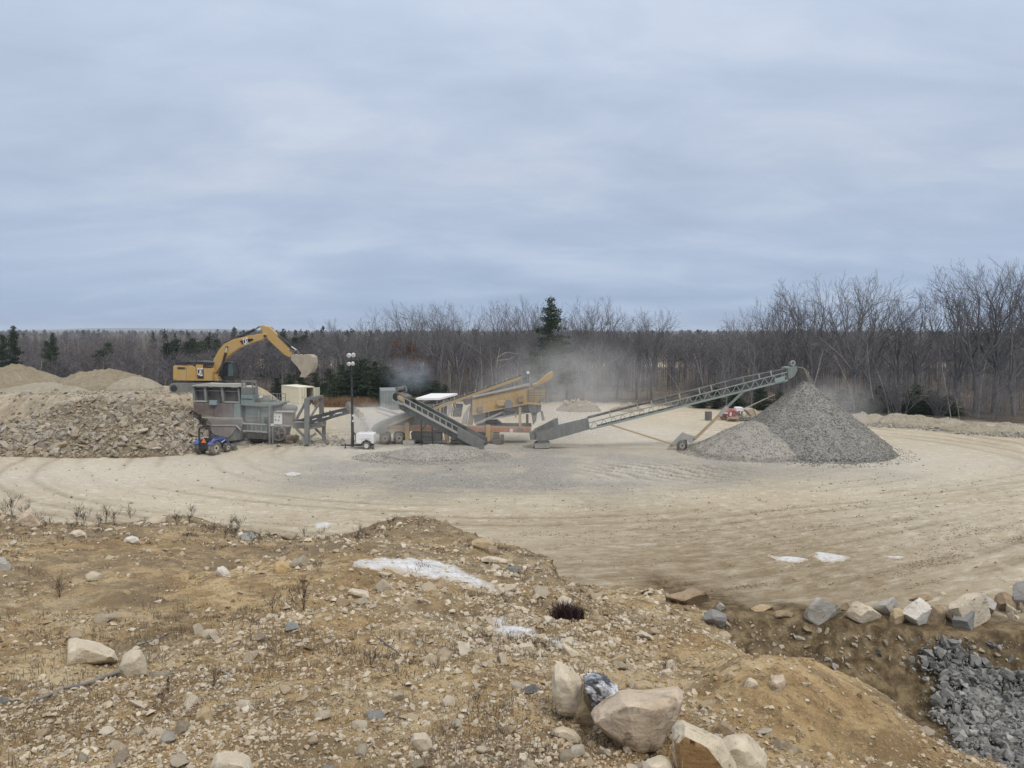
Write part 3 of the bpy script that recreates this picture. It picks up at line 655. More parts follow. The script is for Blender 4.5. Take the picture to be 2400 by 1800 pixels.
# ------------------------------------------------------------------ jaw crusher
def crusher():
    K = lambda x, y: (x / 7.9 + 430, y / 7.9 + 870)
    base = G(540, 1045); Y = 72.0
    t = thing('jaw_crusher', 'big dusty grey jaw crusher plant with a rusty hopper and teal tower, below the excavator', 'crusher', (base.x, Y, 0))
    pr = lambda pts, y, d: MB().prism([K(*p) for p in pts], y, d)
    # hopper
    hp = pr([(190, 300), (1040, 300), (1030, 590), (200, 575)], 73.2, 0.10).prism([K(*p) for p in [(190, 300), (1040, 300), (1000, 590), (230, 575)]], 76.2, 0.10)
    hp.prism([K(*p) for p in [(185, 300), (200, 300), (230, 590), (210, 590)]], 73.3, 2.9)
    hop = hp.build('hopper', paint('dark hopper plate', (0.105, 0.100, 0.092), (0.21, 0.20, 0.185), 0.55), t)
    for (a, b, c, d) in ((150, 205, 185, 225), (372, 430, 395, 430), (685, 740, 715, 760), (1000, 1040, 1020, 1055)):
        pr([(a, 290), (b - 12, 290), (d, 580), (c, 580)], 72.55, 0.62).build('hopper_post', M_GREY, hop)
    pr([(150, 262), (440, 224), (700, 236), (1070, 232), (1070, 292), (690, 292), (160, 276)], 72.35, 1.2).build('hopper_rim', M_LGREY, hop, 0.02)
    rr = pr([(215, 350), (1010, 368), (1010, 380), (215, 362)], 72.9, 0.2).prism([K(*p) for p in [(185, 545), (430, 548), (430, 570), (185, 567)]], 72.5, 0.5).prism([K(*p) for p in [(760, 562), (1040, 570), (1040, 588), (760, 580)]], 72.5, 0.5)
    rr.build('hopper_rail', M_LGREY, hop)
    pr([(475, 542), (612, 542), (612, 628), (475, 624)], 72.2, 0.35).build('junction_box', paint('pale teal box', (0.22, 0.32, 0.34), GDUST, 0.35), t, 0.01)
    # feeder body below the hopper
    pr([(182, 578), (560, 590), (560, 840), (300, 800), (192, 742)], 72.5, 3.0).build('feeder_body', M_RUST, t, 0.02)
    pr([(565, 592), (930, 598), (930, 868), (565, 842)], 72.48, 3.0).build('feeder_body', paint('rust and grey plate', (0.13, 0.092, 0.078), (0.215, 0.225, 0.222), 0.7), t, 0.02)
    pr([(933, 598), (1052, 600), (1060, 880), (933, 868)], 72.46, 3.0).build('feeder_body', M_TEAL, t, 0.02)
    pr([(345, 852), (1055, 868), (1060, 886), (345, 868)], 72.2, 0.5).build('ledge', M_LGREY, t)
    # sloping and curved chutes
    pr([(455, 885), (880, 905), (835, 990), (520, 985)], 71.8, 0.25).build('chute_plate', M_MAUVE, t)
    c = [(520, 1000), (700, 1005), (985, 1012), (960, 1080), (900, 1165), (832, 1232), (700, 1205), (560, 1165), (500, 1090)]
    pr(c, 70.9, 0.3).build('chute_plate', M_MAUVE, t)
    pr([(985, 1000), (1052, 1092), (1052, 1270), (700, 1300), (832, 1232), (930, 1130)], 71.0, 0.9).build('side_skirt', M_DGREY, t)
    pr([(880, 900), (1030, 890), (1100, 970), (1060, 1090), (990, 1000), (838, 990)], 71.6, 0.5).build('side_skirt', M_MAUVE, t)
    pr([(515, 996), (980, 1000), (1052, 1085), (1052, 1100), (972, 1014), (515, 1008)], 70.8, 0.2).build('trim', M_LGREY, t)
    # control tower
    tw = pr([(1072, 302), (1278, 306), (1280, 425), (1072, 420)], 72.4, 1.6).build('control_tower', M_GREY, t, 0.02)
    pr([(1066, 428), (1284, 432), (1290, 610), (1062, 604)], 72.35, 1.7).build('tower_panel', M_TEAL, tw, 0.02)
    MB().prism([K(*p) for p in [(1066, 508), (1286, 512), (1286, 520), (1066, 516)]], 72.3, 0.06).build('tower_rib', M_BLK, tw)
    fr = MB().pbeam(*K(1075, 185), *K(1350, 182), 72.4, 72.4, 0.12, 0.14).pbeam(*K(1075, 190), *K(1350, 187), 74.0, 74.0, 0.12, 0.14)
    for x in (1080, 1152, 1276, 1345):
        fr.pbeam(*K(x, 184), *K(x, 420), 72.4, 72.4, 0.09, 0.09)
    fr.pbeam(*K(1345, 184), *K(1345, 184), 72.4, 74.0, 0.1, 0.1).pbeam(*K(1345, 188), *K(1345, 430), 74.0, 74.0, 0.09, 0.09).pbeam(*K(1080, 184), *K(1080, 184), 72.4, 74.0, 0.1, 0.1)
    fr.pbeam(*K(1300, 210), *K(1335, 210), 73.8, 73.8, 0.2, 0.1)
    fr.build('tower_frame', M_GREY, tw)
    pr([(1150, 268), (1272, 268), (1272, 298), (1150, 298)], 73.2, 0.4).build('switch_box', M_WHITE, tw)
    # jaw box, ribbed
    jw = pr([(1150, 640), (1565, 650), (1565, 975), (1150, 950)], 72.7, 2.6).build('jaw_box', M_TEAL, t, 0.02)
    for y in (690, 765, 845, 915): pr([(1155, y), (1385, y - 12), (1385, y + 6), (1155, y + 8)], 72.5, 0.3).build('rib', M_GREY, jw)
    pr([(1380, 690), (1410, 690), (1410, 960), (1380, 950)], 72.45, 0.3).build('rib', M_GREY, jw)
    pr([(1085, 640), (1145, 640), (1145, 960), (1100, 955), (1085, 800)], 73.1, 2.2).build('recess', M_BLK, t)
    pr([(1490, 850), (1560, 870), (1555, 960), (1500, 965)], 72.55, 0.3).build('hatch', M_BLK, jw)
    pr([(1062, 608), (1290, 596), (1800, 600), (1790, 620), (1530, 655), (1062, 630)], 72.2, 3.0).build('walkway', M_GRN, t)
    pr([(1290, 520), (1400, 508), (1460, 600), (1290, 600)], 73.0, 2.0).build('stair', M_BROWN, t)
    pr([(1390, 520), (1640, 540), (1650, 600), (1465, 600)], 73.4, 1.4).build('cover_plate', M_GRN, t)
    rl = MB()
    for x in (1645, 1735, 1778, 1888): rl.pbeam(*K(x, 412), *K(x, 600 if x != 1888 else 580), 73.4, 73.4, 0.06, 0.06)
    for y in (414, 495, 575): rl.pbeam(*K(1640, y), *K(1890, y), 73.4, 73.4, 0.06, 0.06)
    rl.build('railing', M_GREY, t)
    dr = MB()
    for x in (1495, 1530, 1565, 1600): dr.tube(P(*K(x, 520), 74.0), P(*K(x, 445), 74.0), 0.11, n=12)
    dr.build('spring_post', M_LGREY, t)
    pr([(1395, 470), (1455, 470), (1455, 500), (1395, 500)], 74.0, 0.5).build('panel_box', M_SIGNW, t)
    # flywheel and guard
    a = P(*K(1905, 690), 73.2)
    g0 = P(*K(1720, 685), 73.6); g1 = P(*K(2100, 690), 73.6)
    MB().tube(g0, g1 - Vector((0.25, 0, 0)), 0.40, n=24).tube(g1 - Vector((0.25, 0, 0)), g1, 0.40, 0.26, n=24).build('guard_drum', M_GREY, t)
    pr([(1650, 630), (1850, 600), (1860, 760), (1690, 755), (1650, 690)], 73.4, 1.2).build('motor', M_DGREY, t, 0.05)
    pr([(1690, 742), (2030, 748), (2030, 764), (1690, 758)], 71.7, 0.8).build('trim', M_LGREY, t)
    # cabinet with four faded symbols
    cab = pr([(1662, 762), (1838, 762), (1838, 990), (1662, 990)], 71.95, 0.6).build('electrical_cabinet', M_BROWN, t)
    pr([(1674, 772), (1830, 770), (1828, 984), (1672, 978)], 71.9, 0.05).build('notice_board', M_SIGNW, cab, 0.01)
    for x, y, r in ((1708, 845, 14), (1775, 845, 20), (1708, 900, 22), (1762, 908, 20)):
        q = [(x + r * f * math.cos(k), y + r * f * math.sin(k)) for k, f in zip(np.linspace(0, 6.28, 9)[:-1], (1, .6, 1.05, .75, 1, .55, .95, .7))]
        pr(q, 71.885, 0.02).build('symbol', M_MARK, cab)
    pr([(1842, 762), (2030, 762), (2015, 1010), (1848, 1000)], 71.95, 0.9).build('motor_housing', paint('brown housing', (0.185, 0.155, 0.13), GDUST, 0.45), t)
    pr([(1850, 995), (2015, 1002), (2015, 1016), (1850, 1010)], 71.8, 0.3).build('trim', M_LGREY, t)
    pr([(1600, 975), (1665, 975), (1665, 1015), (1600, 1012)], 71.7, 0.3).build('panel_box', M_SIGNW, t)
    # lower frame with rib bays, legs, pulleys
    pr([(1095, 965), (1520, 985), (1520, 1000), (1095, 980)], 71.6, 0.4).build('trim', M_LGREY, t)
    pr([(1100, 980), (1545, 1000), (1545, 1110), (1080, 1095)], 72.0, 2.4).build('chassis', M_TEAL, t)
    for x in (1180, 1255, 1335, 1440): pr([(x, 985), (x + 10, 985), (x + 10, 1110), (x, 1110)], 71.8, 0.25).build('rib', M_LGREY, t)
    pr([(1085, 1095), (1550, 1125), (1550, 1142), (1085, 1112)], 71.6, 0.4).build('trim', M_LGREY, t)
    pr([(1100, 1140), (1550, 1145), (1540, 1260), (1100, 1235)], 72.2, 1.8).build('chassis', M_DGREY, t)
    for x in (1195, 1315, 1435): pr([(x, 1140), (x + 10, 1140), (x + 10, 1250), (x, 1250)], 71.9, 0.25).build('rib', M_GREY, t)
    for x, y0, y1, w in ((1020, 1090, 1330, 34), (1575, 650, 1362, 34), (1640, 1030, 1362, 22)):
        pr([(x, y0), (x + w, y0), (x + w, y1), (x, y1)], 71.6, 0.4).build('leg', M_GREY, t)
    for x, y0, y1 in ((1030, 1090, 1300), (1590, 650, 1330)): pr([(x, y0), (x + 34, y0), (x + 34, y1), (x, y1)], 75.2, 0.4).build('leg', M_GREY, t)
    a = P(*K(1755, 1145), 71.9)
    MB().ring(a, (0, 1, 0), 0.78, 0.62, 0.25).tube(a - Vector((0, .1, 0)), a + Vector((0, .3, 0)), 0.18).build('pulley', M_BROWN, t)
    pu = MB()
    for k in range(5):
        an = k * 1.257; pu.beam(a, a + Vector((math.cos(an), 0, math.sin(an))) * 0.65, 0.1, 0.1)
    pu.build('pulley_spokes', M_BROWN, t)
    pr([(1850, 1040), (1960, 1040), (1900, 1280), (1850, 1280)], 72.6, 0.8).build('discharge_chute', M_DGREY, t)
    pr([(1660, 1030), (1850, 1040), (1850, 1330), (1660, 1330)], 73.4, 1.0).build('chassis', M_DGREY, t)
    for a_, b_ in (((955, 1310), (1155, 1362)), ((960, 1352), (1190, 1395))):
        pr([a_, (b_[0], a_[1]), b_, (a_[0], b_[1])], 71.3, 1.4).build('support_block', M_CONC, t, 0.02)
    pr([(1200, 1260), (1500, 1270), (1520, 1385), (1200, 1385)], 72.9, 1.5).build('void_shade', M_BLK, t)  # black block standing in for the shade of the void below the chassis
crusher()

# ------------------------------------------------------------------ discharge belt of the crusher and its gantry
def black_conveyor():
    K = lambda x, y: (x / 7.9 + 620, y / 7.9 + 860)
    b = G(735, 1040)
    t = thing('belt_conveyor', 'short black belt conveyor hung in a steel gantry beside the jaw crusher', 'conveyor', (b.x, 71, 0))
    pr = lambda pts, y, d: MB().prism([K(*p) for p in pts], y, d)
    fr = pr([(560, 985), (690, 962), (1500, 762), (1600, 770), (1600, 860), (1380, 910), (1120, 1000), (870, 1055), (800, 1010), (560, 1020)], 71.6, 0.12)
    fr.prism([K(*p) for p in [(690, 962), (1500, 762), (1600, 770), (1600, 860), (870, 1055)]], 72.9, 0.1)
    side = fr.build('side_frame', M_BLK, t)
    pr([(690, 958), (1500, 758), (1600, 766), (1600, 790), (690, 985)], 71.75, 1.1).build('belt', M_RUB, t)
    pr([(560, 1012), (800, 1018), (800, 1030), (560, 1024)], 71.3, 0.3).build('rail', M_LGREY, t)
    # white stencilled marks on the black side, worn past reading
    for x0, x1, y, h in ((1068, 1092, 938, 22), (1104, 1128, 930, 24), (1142, 1196, 918, 22), (1282, 1296, 888, 26), (1312, 1400, 868, 22), (1408, 1434, 850, 24), (885, 965, 975, 18), (930, 985, 1030, 12)):
        pr([(x0, y - h / 2), (x1, y - h / 2 - (x1 - x0) * 0.24), (x1, y + h / 2 - (x1 - x0) * 0.24), (x0, y + h / 2)], 71.57, 0.04).build('stencil_mark', M_SIGNW, side)
    for x, y in ((1095, 870), (1215, 845)): MB().pbeam(*K(x, y), *K(x - 6, y - 45), 71.7, 71.7, 0.06, 0.08).build('idler_bracket', M_BLK, t)
    # gantry
    for x, y0, y1, Y, w in ((785, 590, 1430, 71.0, 0.42), (1055, 545, 1000, 73.6, 0.38), (1098, 980, 1370, 72.6, 0.30), (600, 950, 1150, 72.5, 0.25)):
        MB().pbeam(*K(x, y0), *K(x, y1), Y, Y, w, w).build('gantry_post', M_BROWN if x == 1055 else M_GREY, t)
    g = MB().pbeam(*K(770, 598), *K(1065, 548), 71.0, 73.6, 0.2, 0.28).pbeam(*K(762, 655), *K(600, 945), 71.1, 71.8, 0.16, 0.2).pbeam(*K(1030, 645), *K(860, 912), 73.5, 72.4, 0.14, 0.18).pbeam(*K(975, 565), *K(975, 630), 72.3, 72.3, 0.1, 0.1)
    g.build('gantry_brace', M_GREY, t)
    lg = MB().pbeam(*K(598, 1150), *K(790, 1350), 71.4, 71.1, 0.16, 0.2).pbeam(*K(790, 1350), *K(955, 1225), 71.1, 71.4, 0.16, 0.2).pbeam(*K(940, 1140), *K(1085, 1290), 72.4, 72.5, 0.16, 0.2).pbeam(*K(840, 1140), *K(1130, 1090), 71.4, 72.4, 0.12, 0.18)
    lg.build('leg_brace', M_GREY, t)
    pr([(525, 1030), (860, 1030), (860, 1120), (810, 1140), (525, 1140)], 71.9, 1.2).build('drive_box', M_GRN, t)
    pr([(870, 1040), (1115, 1000), (1115, 1090), (870, 1130)], 72.0, 0.6).build('lower_frame', M_LGREY, t)
    pr([(1500, 665), (1520, 660), (1620, 800), (1618, 850), (1500, 775)], 71.5, 1.5).build('head_guard', M_BROWN, t)
    a = P(*K(1595, 815), 71.7); MB().tube(a, a + Vector((0, 1.2, 0)), 0.28, n=16).build('head_drum', M_BLK, t)
    pr([(725, 1390), (765, 1360), (765, 1440), (725, 1440)], 70.9, 0.2).build('foot_sign', M_SIGNW, t)
black_conveyor()

# ------------------------------------------------------------------ small tractor
def tractor():
    K = lambda x, y: (x / 7.9 + 430, y / 7.9 + 870)
    # local frame: +x ahead, +y left; the tractor heads right and away from the camera
    base = G(494, 1064); hd = R(72)
    t = thing('tractor', 'small blue tractor with a front loader and orange warning triangle, parked by the rock heap', 'tractor', base)
    f = Vector((math.cos(hd), math.sin(hd), 0)); l = Vector((-math.sin(hd), math.cos(hd), 0)); up = Vector((0, 0, 1))
    b0 = base + Vector((0, 0, 0.0)) - f * 0.35
    W = lambda x, y, z: b0 + f * x + l * y + up * z
    def bx(x0, y0, z0, x1, y1, z1, mb=None):
        return (mb or MB()).hexa([W(x0, y0, z0), W(x1, y0, z0), W(x1, y0, z1), W(x0, y0, z1), W(x0, y1, z0), W(x1, y1, z0), W(x1, y1, z1), W(x0, y1, z1)])
    for s in (-1, 1):
        wh = wheel(t, W(0, s * 0.74, 0.62), l, 0.62, 0.34, 0.42, M_CREAMRIM, name='rear_wheel')
        lug = MB()
        for k in range(18):
            a = k * math.pi / 9; d = f * math.cos(a) + up * math.sin(a); c = W(0, s * 0.74, 0.62) + d * 0.625
            lug.beam(c - l * 0.2, c + l * 0.0 + d.cross(l) * 0.08, 0.05, 0.05); lug.beam(c + l * 0.0 - d.cross(l) * 0.0, c + l * 0.2 + d.cross(l) * 0.08, 0.05, 0.05)
        lug.build('tyre_lugs', M_TYRE, wh)
        wheel(t, W(1.75, s * 0.62, 0.41), l, 0.41, 0.22, 0.30, M_CREAMRIM, name='front_wheel')
        fd = MB()
        for k in range(6):
            a0, a1 = R(20 + k * 22), R(42 + k * 22)
            for (aa, bb) in ((a0, a1),):
                p = [W(0.70 * math.cos(aa), s * 0.50, 0.62 + 0.70 * math.sin(aa)), W(0.70 * math.cos(bb), s * 0.50, 0.62 + 0.70 * math.sin(bb)),
                     W(0.70 * math.cos(bb), s * 0.98, 0.62 + 0.70 * math.sin(bb)), W(0.70 * math.cos(aa), s * 0.98, 0.62 + 0.70 * math.sin(aa))]
                fd.hexa(p + [q + up * 0.06 for q in p])
        fd.build('fender', M_BLUE, t)
    bx(0.55, -0.30, 0.75, 2.05, 0.30, 1.22).build('hood', M_BLUE, t, 0.08)
    bx(2.06, -0.26, 0.78, 2.12, 0.26, 1.12).build('grille', M_BLK, t)
    bx(-0.35, -0.33, 0.42, 2.0, 0.33, 0.76).build('chassis', M_BLK, t, 0.03)
    bx(-0.45, -0.48, 0.55, 0.1, 0.48, 1.08).build('rear_housing', M_BLK, t, 0.04)
    s = bx(-0.15, -0.26, 1.0, 0.30, 0.26, 1.10); bx(-0.22, -0.26, 1.08, -0.12, 0.26, 1.52, s).build('seat', M_BLK, t, 0.03)
    MB().tube(W(0.62, 0, 1.15), W(0.45, 0, 1.42), 0.03).ring(W(0.44, 0, 1.44), f * 0.6 - up * 0.3, 0.2, 0.16, 0.04).build('steering_wheel', M_BLK, t)
    rb = MB(); pts = [(-0.38, -0.56, 0.9), (-0.38, -0.56, 2.25), (-0.38, -0.44, 2.42), (-0.38, 0.44, 2.42), (-0.38, 0.56, 2.25), (-0.38, 0.56, 0.9)]
    for a, b in zip(pts[:-1], pts[1:]): rb.beam(W(*a), W(*b), 0.13, 0.13, f)
    rb.build('roll_bar', M_BLK, t)
    tri = [W(-0.55, -0.30, 1.12), W(-0.55, 0.20, 1.12), W(-0.55, -0.05, 1.55)]
    MB().add(tri + [p + f * 0.02 for p in tri], [(0, 1, 2), (5, 4, 3), (0, 3, 4, 1), (1, 4, 5, 2), (2, 5, 3, 0)]).build('warning_triangle', M_ORANGE, t)
    for s in (-1, 1):
        lp = MB(); pts = [(0.75, s * 0.46, 0.95), (0.95, s * 0.46, 1.45), (1.7, s * 0.46, 1.22), (2.35, s * 0.46, 0.55), (2.6, s * 0.46, 0.35)]
        for a, b in zip(pts[1:-1], pts[2:]): lp.beam(W(*a), W(*b), 0.09, 0.16)
        lp.beam(W(*pts[0]), W(*pts[1]), 0.12, 0.16)
        lp.build('loader_arm', M_BLUE, t)
        MB().tube(W(0.95, s * 0.46, 0.85), W(1.75, s * 0.46, 1.12), 0.04).build('loader_ram', M_CHROME, t)
    bk = MB(); prof = [(2.55, 0.10), (3.05, 0.06), (3.10, 0.10), (2.66, 0.16), (2.60, 0.35), (2.72, 0.58), (2.66, 0.62), (2.50, 0.38)]
    q = [W(x, -0.75, z) for x, z in prof] + [W(x, 0.75, z) for x, z in prof]; n = len(prof)
    bk.add(q, [(i, (i + 1) % n, (i + 1) % n + n, i + n) for i in range(n)])
    for yy in (-0.78, 0.74): bk.hexa([W(2.5, yy, 0.1), W(3.05, yy, 0.08), W(2.72, yy, 0.62), W(2.55, yy, 0.6), W(2.5, yy + .04, 0.1), W(3.05, yy + .04, 0.08), W(2.72, yy + .04, 0.62), W(2.55, yy + .04, 0.6)])
    bk.build('loader_bucket', M_DGREY, t)
tractor()

# ------------------------------------------------------------------ lighting tower on its trailer
def light_tower():
    K = lambda x, y: (x / 7.9 + 620, y / 7.9 + 860); Y = 69.4
    b = G(850, 1052)
    t = thing('light_tower', 'white towable lighting tower with a tall black mast and four lamp heads', 'light tower', (b.x, Y, 0))
    pr = lambda pts, y, d: MB().prism([K(*p) for p in pts], y, d)
    bd = pr([(1690, 1245), (1710, 1237), (2010, 1237), (2022, 1262), (2018, 1425), (1700, 1418), (1690, 1380)], Y - 0.65, 1.4).build('engine_cover', M_WHITE, t, 0.04)
    pr([(1745, 1335), (1962, 1328), (1962, 1331), (1745, 1338)], Y - 0.665, 0.02).build('cover_seam', M_MARK, bd)
    pr([(1868, 1345), (1888, 1345), (1888, 1372), (1868, 1372)], Y - 0.68, 0.03).build('latch', M_BLK, bd)
    pr([(1680, 1270), (1690, 1270), (1690, 1370), (1680, 1370)], Y - 0.6, 1.2).build('cover_end', M_BLK, bd)
    for dy in (-0.74, 0.74):
        c = P(*K(1917, 1475), Y); c.y += dy; c.z = 0.33 + Z(c.x, c.y)
        wheel(t, c, (0, 1, 0), 0.33, 0.2, 0.2, M_WHITE)
        fd = MB()
        for k in range(6):
            a0, a1 = R(10 + k * 27), R(37 + k * 27)
            fd.beam(c + Vector((0.4 * math.cos(a0), 0, 0.4 * math.sin(a0))), c + Vector((0.4 * math.cos(a1), 0, 0.4 * math.sin(a1))), 0.26, 0.03, (0, 1, 0.01))
        fd.build('mudguard', M_BLK, t)
    fr = MB().pbeam(*K(1410, 1447), *K(1800, 1450), Y, Y, 0.12, 0.12).pbeam(*K(1680, 1440), *K(2030, 1440), Y - 0.5, Y - 0.5, 0.1, 0.1).pbeam(*K(1680, 1440), *K(2030, 1440), Y + 0.5, Y + 0.5, 0.1, 0.1)
    fr.build('drawbar', M_BLK, t)
    for x, yy in ((1495, Y), (2010, Y - 0.6)):
        a = P(*K(x, 1412), yy); z0 = Z(a.x, yy)
        MB().tube((a.x, yy, a.z), (a.x, yy, z0 + 0.02), 0.045).tube((a.x, yy, z0), (a.x, yy, z0 + 0.04), 0.12).build('jack', M_BLK, t)
    x = P(826.5, 1040, Y).x
    def mast(v0, v1, r): return MB().tube((x, Y, P(826, v0, Y).z), (x, Y, P(826, v1, Y).z), r, n=8)
    mast(1047, 985, 0.14).build('mast', M_BLK, t); mast(985, 905, 0.11).build('mast', M_BLK, t); mast(905, 846, 0.075).build('mast', M_BLK, t)
    MB().pbeam(826.5, 1010, 834, 1020, Y, Y, 0.1, 0.1).build('mast_bracket', M_BLK, t)
    for v in (972, 985): MB().pbox(825, v, 829, v + 4, Y - 0.14, 0.05).build('clamp', M_SIGNW, t)
    cr = MB().pbeam(815, 846, 830, 846, Y, Y, 0.06, 0.06).pbeam(815, 834, 831, 834, Y, Y, 0.06, 0.06).pbeam(823, 850, 823, 828, Y, Y, 0.06, 0.06)
    cr.build('lamp_bracket', M_BLK, t)
    for u, v, r in ((818.5, 832, 0.22), (828, 831, 0.22), (818.5, 852, 0.19), (827, 851, 0.19)):
        c = P(u, v, Y - 0.1); mb = MB(); n = 14
        d = Vector((0.15 if u > 823 else -0.25, -0.85, -0.5)).normalized(); h = d.cross(Vector((1, 0, 0))).normalized(); k = d.cross(h)
        rings = [(-0.16, 0.06), (-0.1, 0.6), (0.05, 0.9), (0.14, 1.0), (0.15, 0.92)]
        pts = [c + d * o + (h * math.cos(a) + k * math.sin(a)) * r * s for o, s in rings for a in np.linspace(0, 2 * math.pi, n, endpoint=False)]
        mb.add(pts, [(j * n + i, j * n + (i + 1) % n, (j + 1) * n + (i + 1) % n, (j + 1) * n + i) for j in range(4) for i in range(n)] + [tuple(range(n))[::-1], tuple(range(4 * n, 5 * n))], True)
        mb.build('lamp_head', M_SIGNW, t)
light_tower()

# ------------------------------------------------------------------ containers, generator trailer
def container(name, label, A, B, L, H, m, open_leaf=False):
    A = Vector(A); B = Vector(B); e = (B - A); Wd = e.length; e.normalize(); d = Vector((-e.y, e.x, 0))
    t = thing(name, label, 'container', A)
    up = Vector((0, 0, 1)); W = lambda x, y, z: A + e * x + d * y + up * z
    def bx(x0, y0, z0, x1, y1, z1, mb=None):
        return (mb or MB()).hexa([W(x0, y0, z0), W(x1, y0, z0), W(x1, y0, z1), W(x0, y0, z1), W(x0, y1, z0), W(x1, y1, z0), W(x1, y1, z1), W(x0, y1, z1)])
    for x in (0.0, Wd):      # corrugated side walls
        mb = MB(); n = int(L / 0.28); V = []
        for i in range(n * 4 + 1):
            y = 0.08 + (L - 0.16) * i / (n * 4); o = 0.036 if (i % 4) in (1, 2) else 0.0; V.append((x + (o if x == 0 else -o), y))
        k = len(V); pts = [W(a, b, 0.15) for a, b in V] + [W(a, b, H - 0.12) for a, b in V]
        th = 0.03 if x == 0 else -0.03
        pts += [W(a + th, b, 0.15) for a, b in V] + [W(a + th, b, H - 0.12) for a, b in V]
        mb.add(pts, [(i, i + 1, i + 1 + k, i + k) for i in range(k - 1)] + [(2 * k + i, 3 * k + i, 3 * k + i + 1, 2 * k + i + 1) for i in range(k - 1)])
        mb.build('side_wall', m, t)
    bx(0.05, L - 0.08, 0.15, Wd - 0.05, L - 0.04, H - 0.1).build('end_wall', m, t)
    fr = MB()
    for x in (-0.02, Wd - 0.10):
        for y in (-0.02, L - 0.10): bx(x, y, 0, x + 0.12, y + 0.12, H, fr)
    for x in (-0.015, Wd - 0.095):
        for z in (0.0, H - 0.13): bx(x, 0.10, z, x + 0.11, L - 0.10, z + 0.125, fr)
    for y in (-0.015, L - 0.095):
        for z in (0.0, H - 0.13): bx(0.10, y, z, Wd - 0.10, y + 0.11, z + 0.125, fr)
    fr.build('frame', m, t)
    bx(0.0, 0.0, H + 0.002, Wd, L, H + 0.03).build('roof', paint('pale cream roof', (0.80, 0.77, 0.64), (0.6, 0.55, 0.45), 0.2) if m is M_CREAM else m, t)  # the cream container has a paler cream paint on its roof
    bx(0.1, 0.1, 0.13, Wd - 0.1, L - 0.1, 0.17).build('floor', M_TIMB, t)
    half = Wd / 2
    def leaf(o, dx, dy, nm='door'):
        P0 = lambda x, y, z: o + dx * x + dy * y + up * z
        def b2(x0, y0, z0, x1, y1, z1, mb): return mb.hexa([P0(x0, y0, z0), P0(x1, y0, z0), P0(x1, y0, z1), P0(x0, y0, z1), P0(x0, y1, z0), P0(x1, y1, z0), P0(x1, y1, z1), P0(x0, y1, z1)])
        w = half - 0.12; g = b2(0, 0, 0.15, w, 0.05, H - 0.15, MB()); dd = g.build(nm, m, t)
        r = MB()
        for z in np.linspace(0.4, H - 0.4, 6): b2(0.05, -0.02, z, w - 0.05, 0, z + 0.06, r)
        r.build('rib', m, dd)
        r = MB()
        for x in (w * 0.3, w * 0.7): b2(x, -0.06, 0.15, x + 0.035, -0.025, H - 0.15, r)
        r.build('lock_bar', M_LGREY, dd)
        r = b2(w * 0.3, -0.08, 1.1, w * 0.62, -0.062, 1.15, MB()); r.build('handle', M_MARK, dd); return dd
    leaf(W(0.11, 0.0, 0), e, d)
    if open_leaf:
        dx = (e * 0.96 + d * 0.28).normalized(); leaf(W(Wd + 0.02, 0.0, 0), dx, Vector((-dx.y, dx.x, 0)))
    else: leaf(W(half + 0.01, 0.0, 0), e, d)
    return t
a = G(699, 953); a = Vector((-31.75, 112.0, Z(-31.75, 112))); bb = Vector((-29.9, 113.6, a.z))
container('shipping_container', 'cream shipping container with its right door swung open, behind the crusher', a, bb, 6.06, 2.62, M_CREAM, True)
ga = P(893.5, 966, 104); gz = Z(ga.x, 104) - 0.05
container('shipping_container', 'blue grey shipping container with closed doors behind the conveyor head', (ga.x, 104, gz), (ga.x + 2.35, 104.5, gz), 6.0, 2.75, M_BLUEG)
def gen_trailer():
    K = lambda x, y: (x / 6.143 + 780, y / 6.143 + 800); Y = 88.0
    a = P(*K(1400, 1030), Y)
    t = thing('generator_trailer', 'generator trailer under a flat white roof behind the dark grey conveyor', 'trailer', (a.x, Y, 0))
    z1 = P(974, 933, Y).z; x0 = P(974, 930, Y).x; x1 = P(1030, 930, Y).x
    MB().hexa([(x0, Y, z1 - 0.22), (x1, Y, z1 - 0.22), (x1, Y, z1), (x0, Y, z1), (x0 + 1.1, Y + 7.0, z1 - 0.22), (x1 + 1.6, Y + 7.0, z1 - 0.22), (x1 + 1.6, Y + 7.0, z1), (x0 + 1.1, Y + 7.0, z1)]).build('roof', M_ROOF, t)
    MB().box(x0 + 0.35, Y + 0.3, 0.9, x1 - 0.2, Y + 6.4, z1 - 0.75).build('body', M_DGREY, t)
    MB().box(x1 - 0.1, Y + 0.4, 0.85, x1 + 1.0, Y + 5.5, z1 - 0.7).build('side_panel', M_LGREY, t)
    for x in (x0 + 0.3, x1 - 0.35): MB().box(x, Y + 0.05, 0, x + 0.1, Y + 0.15, z1 - 0.22).build('post', M_GREY, t)
    for x in (x0 + 1.3, x0 + 1.9): MB().box(x - 0.45, Y + 0.2, z1 - 1.5, x, Y + 0.29, z1 - 1.0).build('vent', M_BLK, t)
    MB().box(x1 + 0.3, Y + 0.1, 1.05, x1 + 0.95, Y + 0.39, 1.7).build('control_box', M_SIGNW, t)
    for x in (x0 + 0.9, x0 + 1.9): wheel(t, (x, Y + 0.5, 0.5), (0, 1, 0), 0.5, 0.28, 0.3, M_HUB)
gen_trailer()

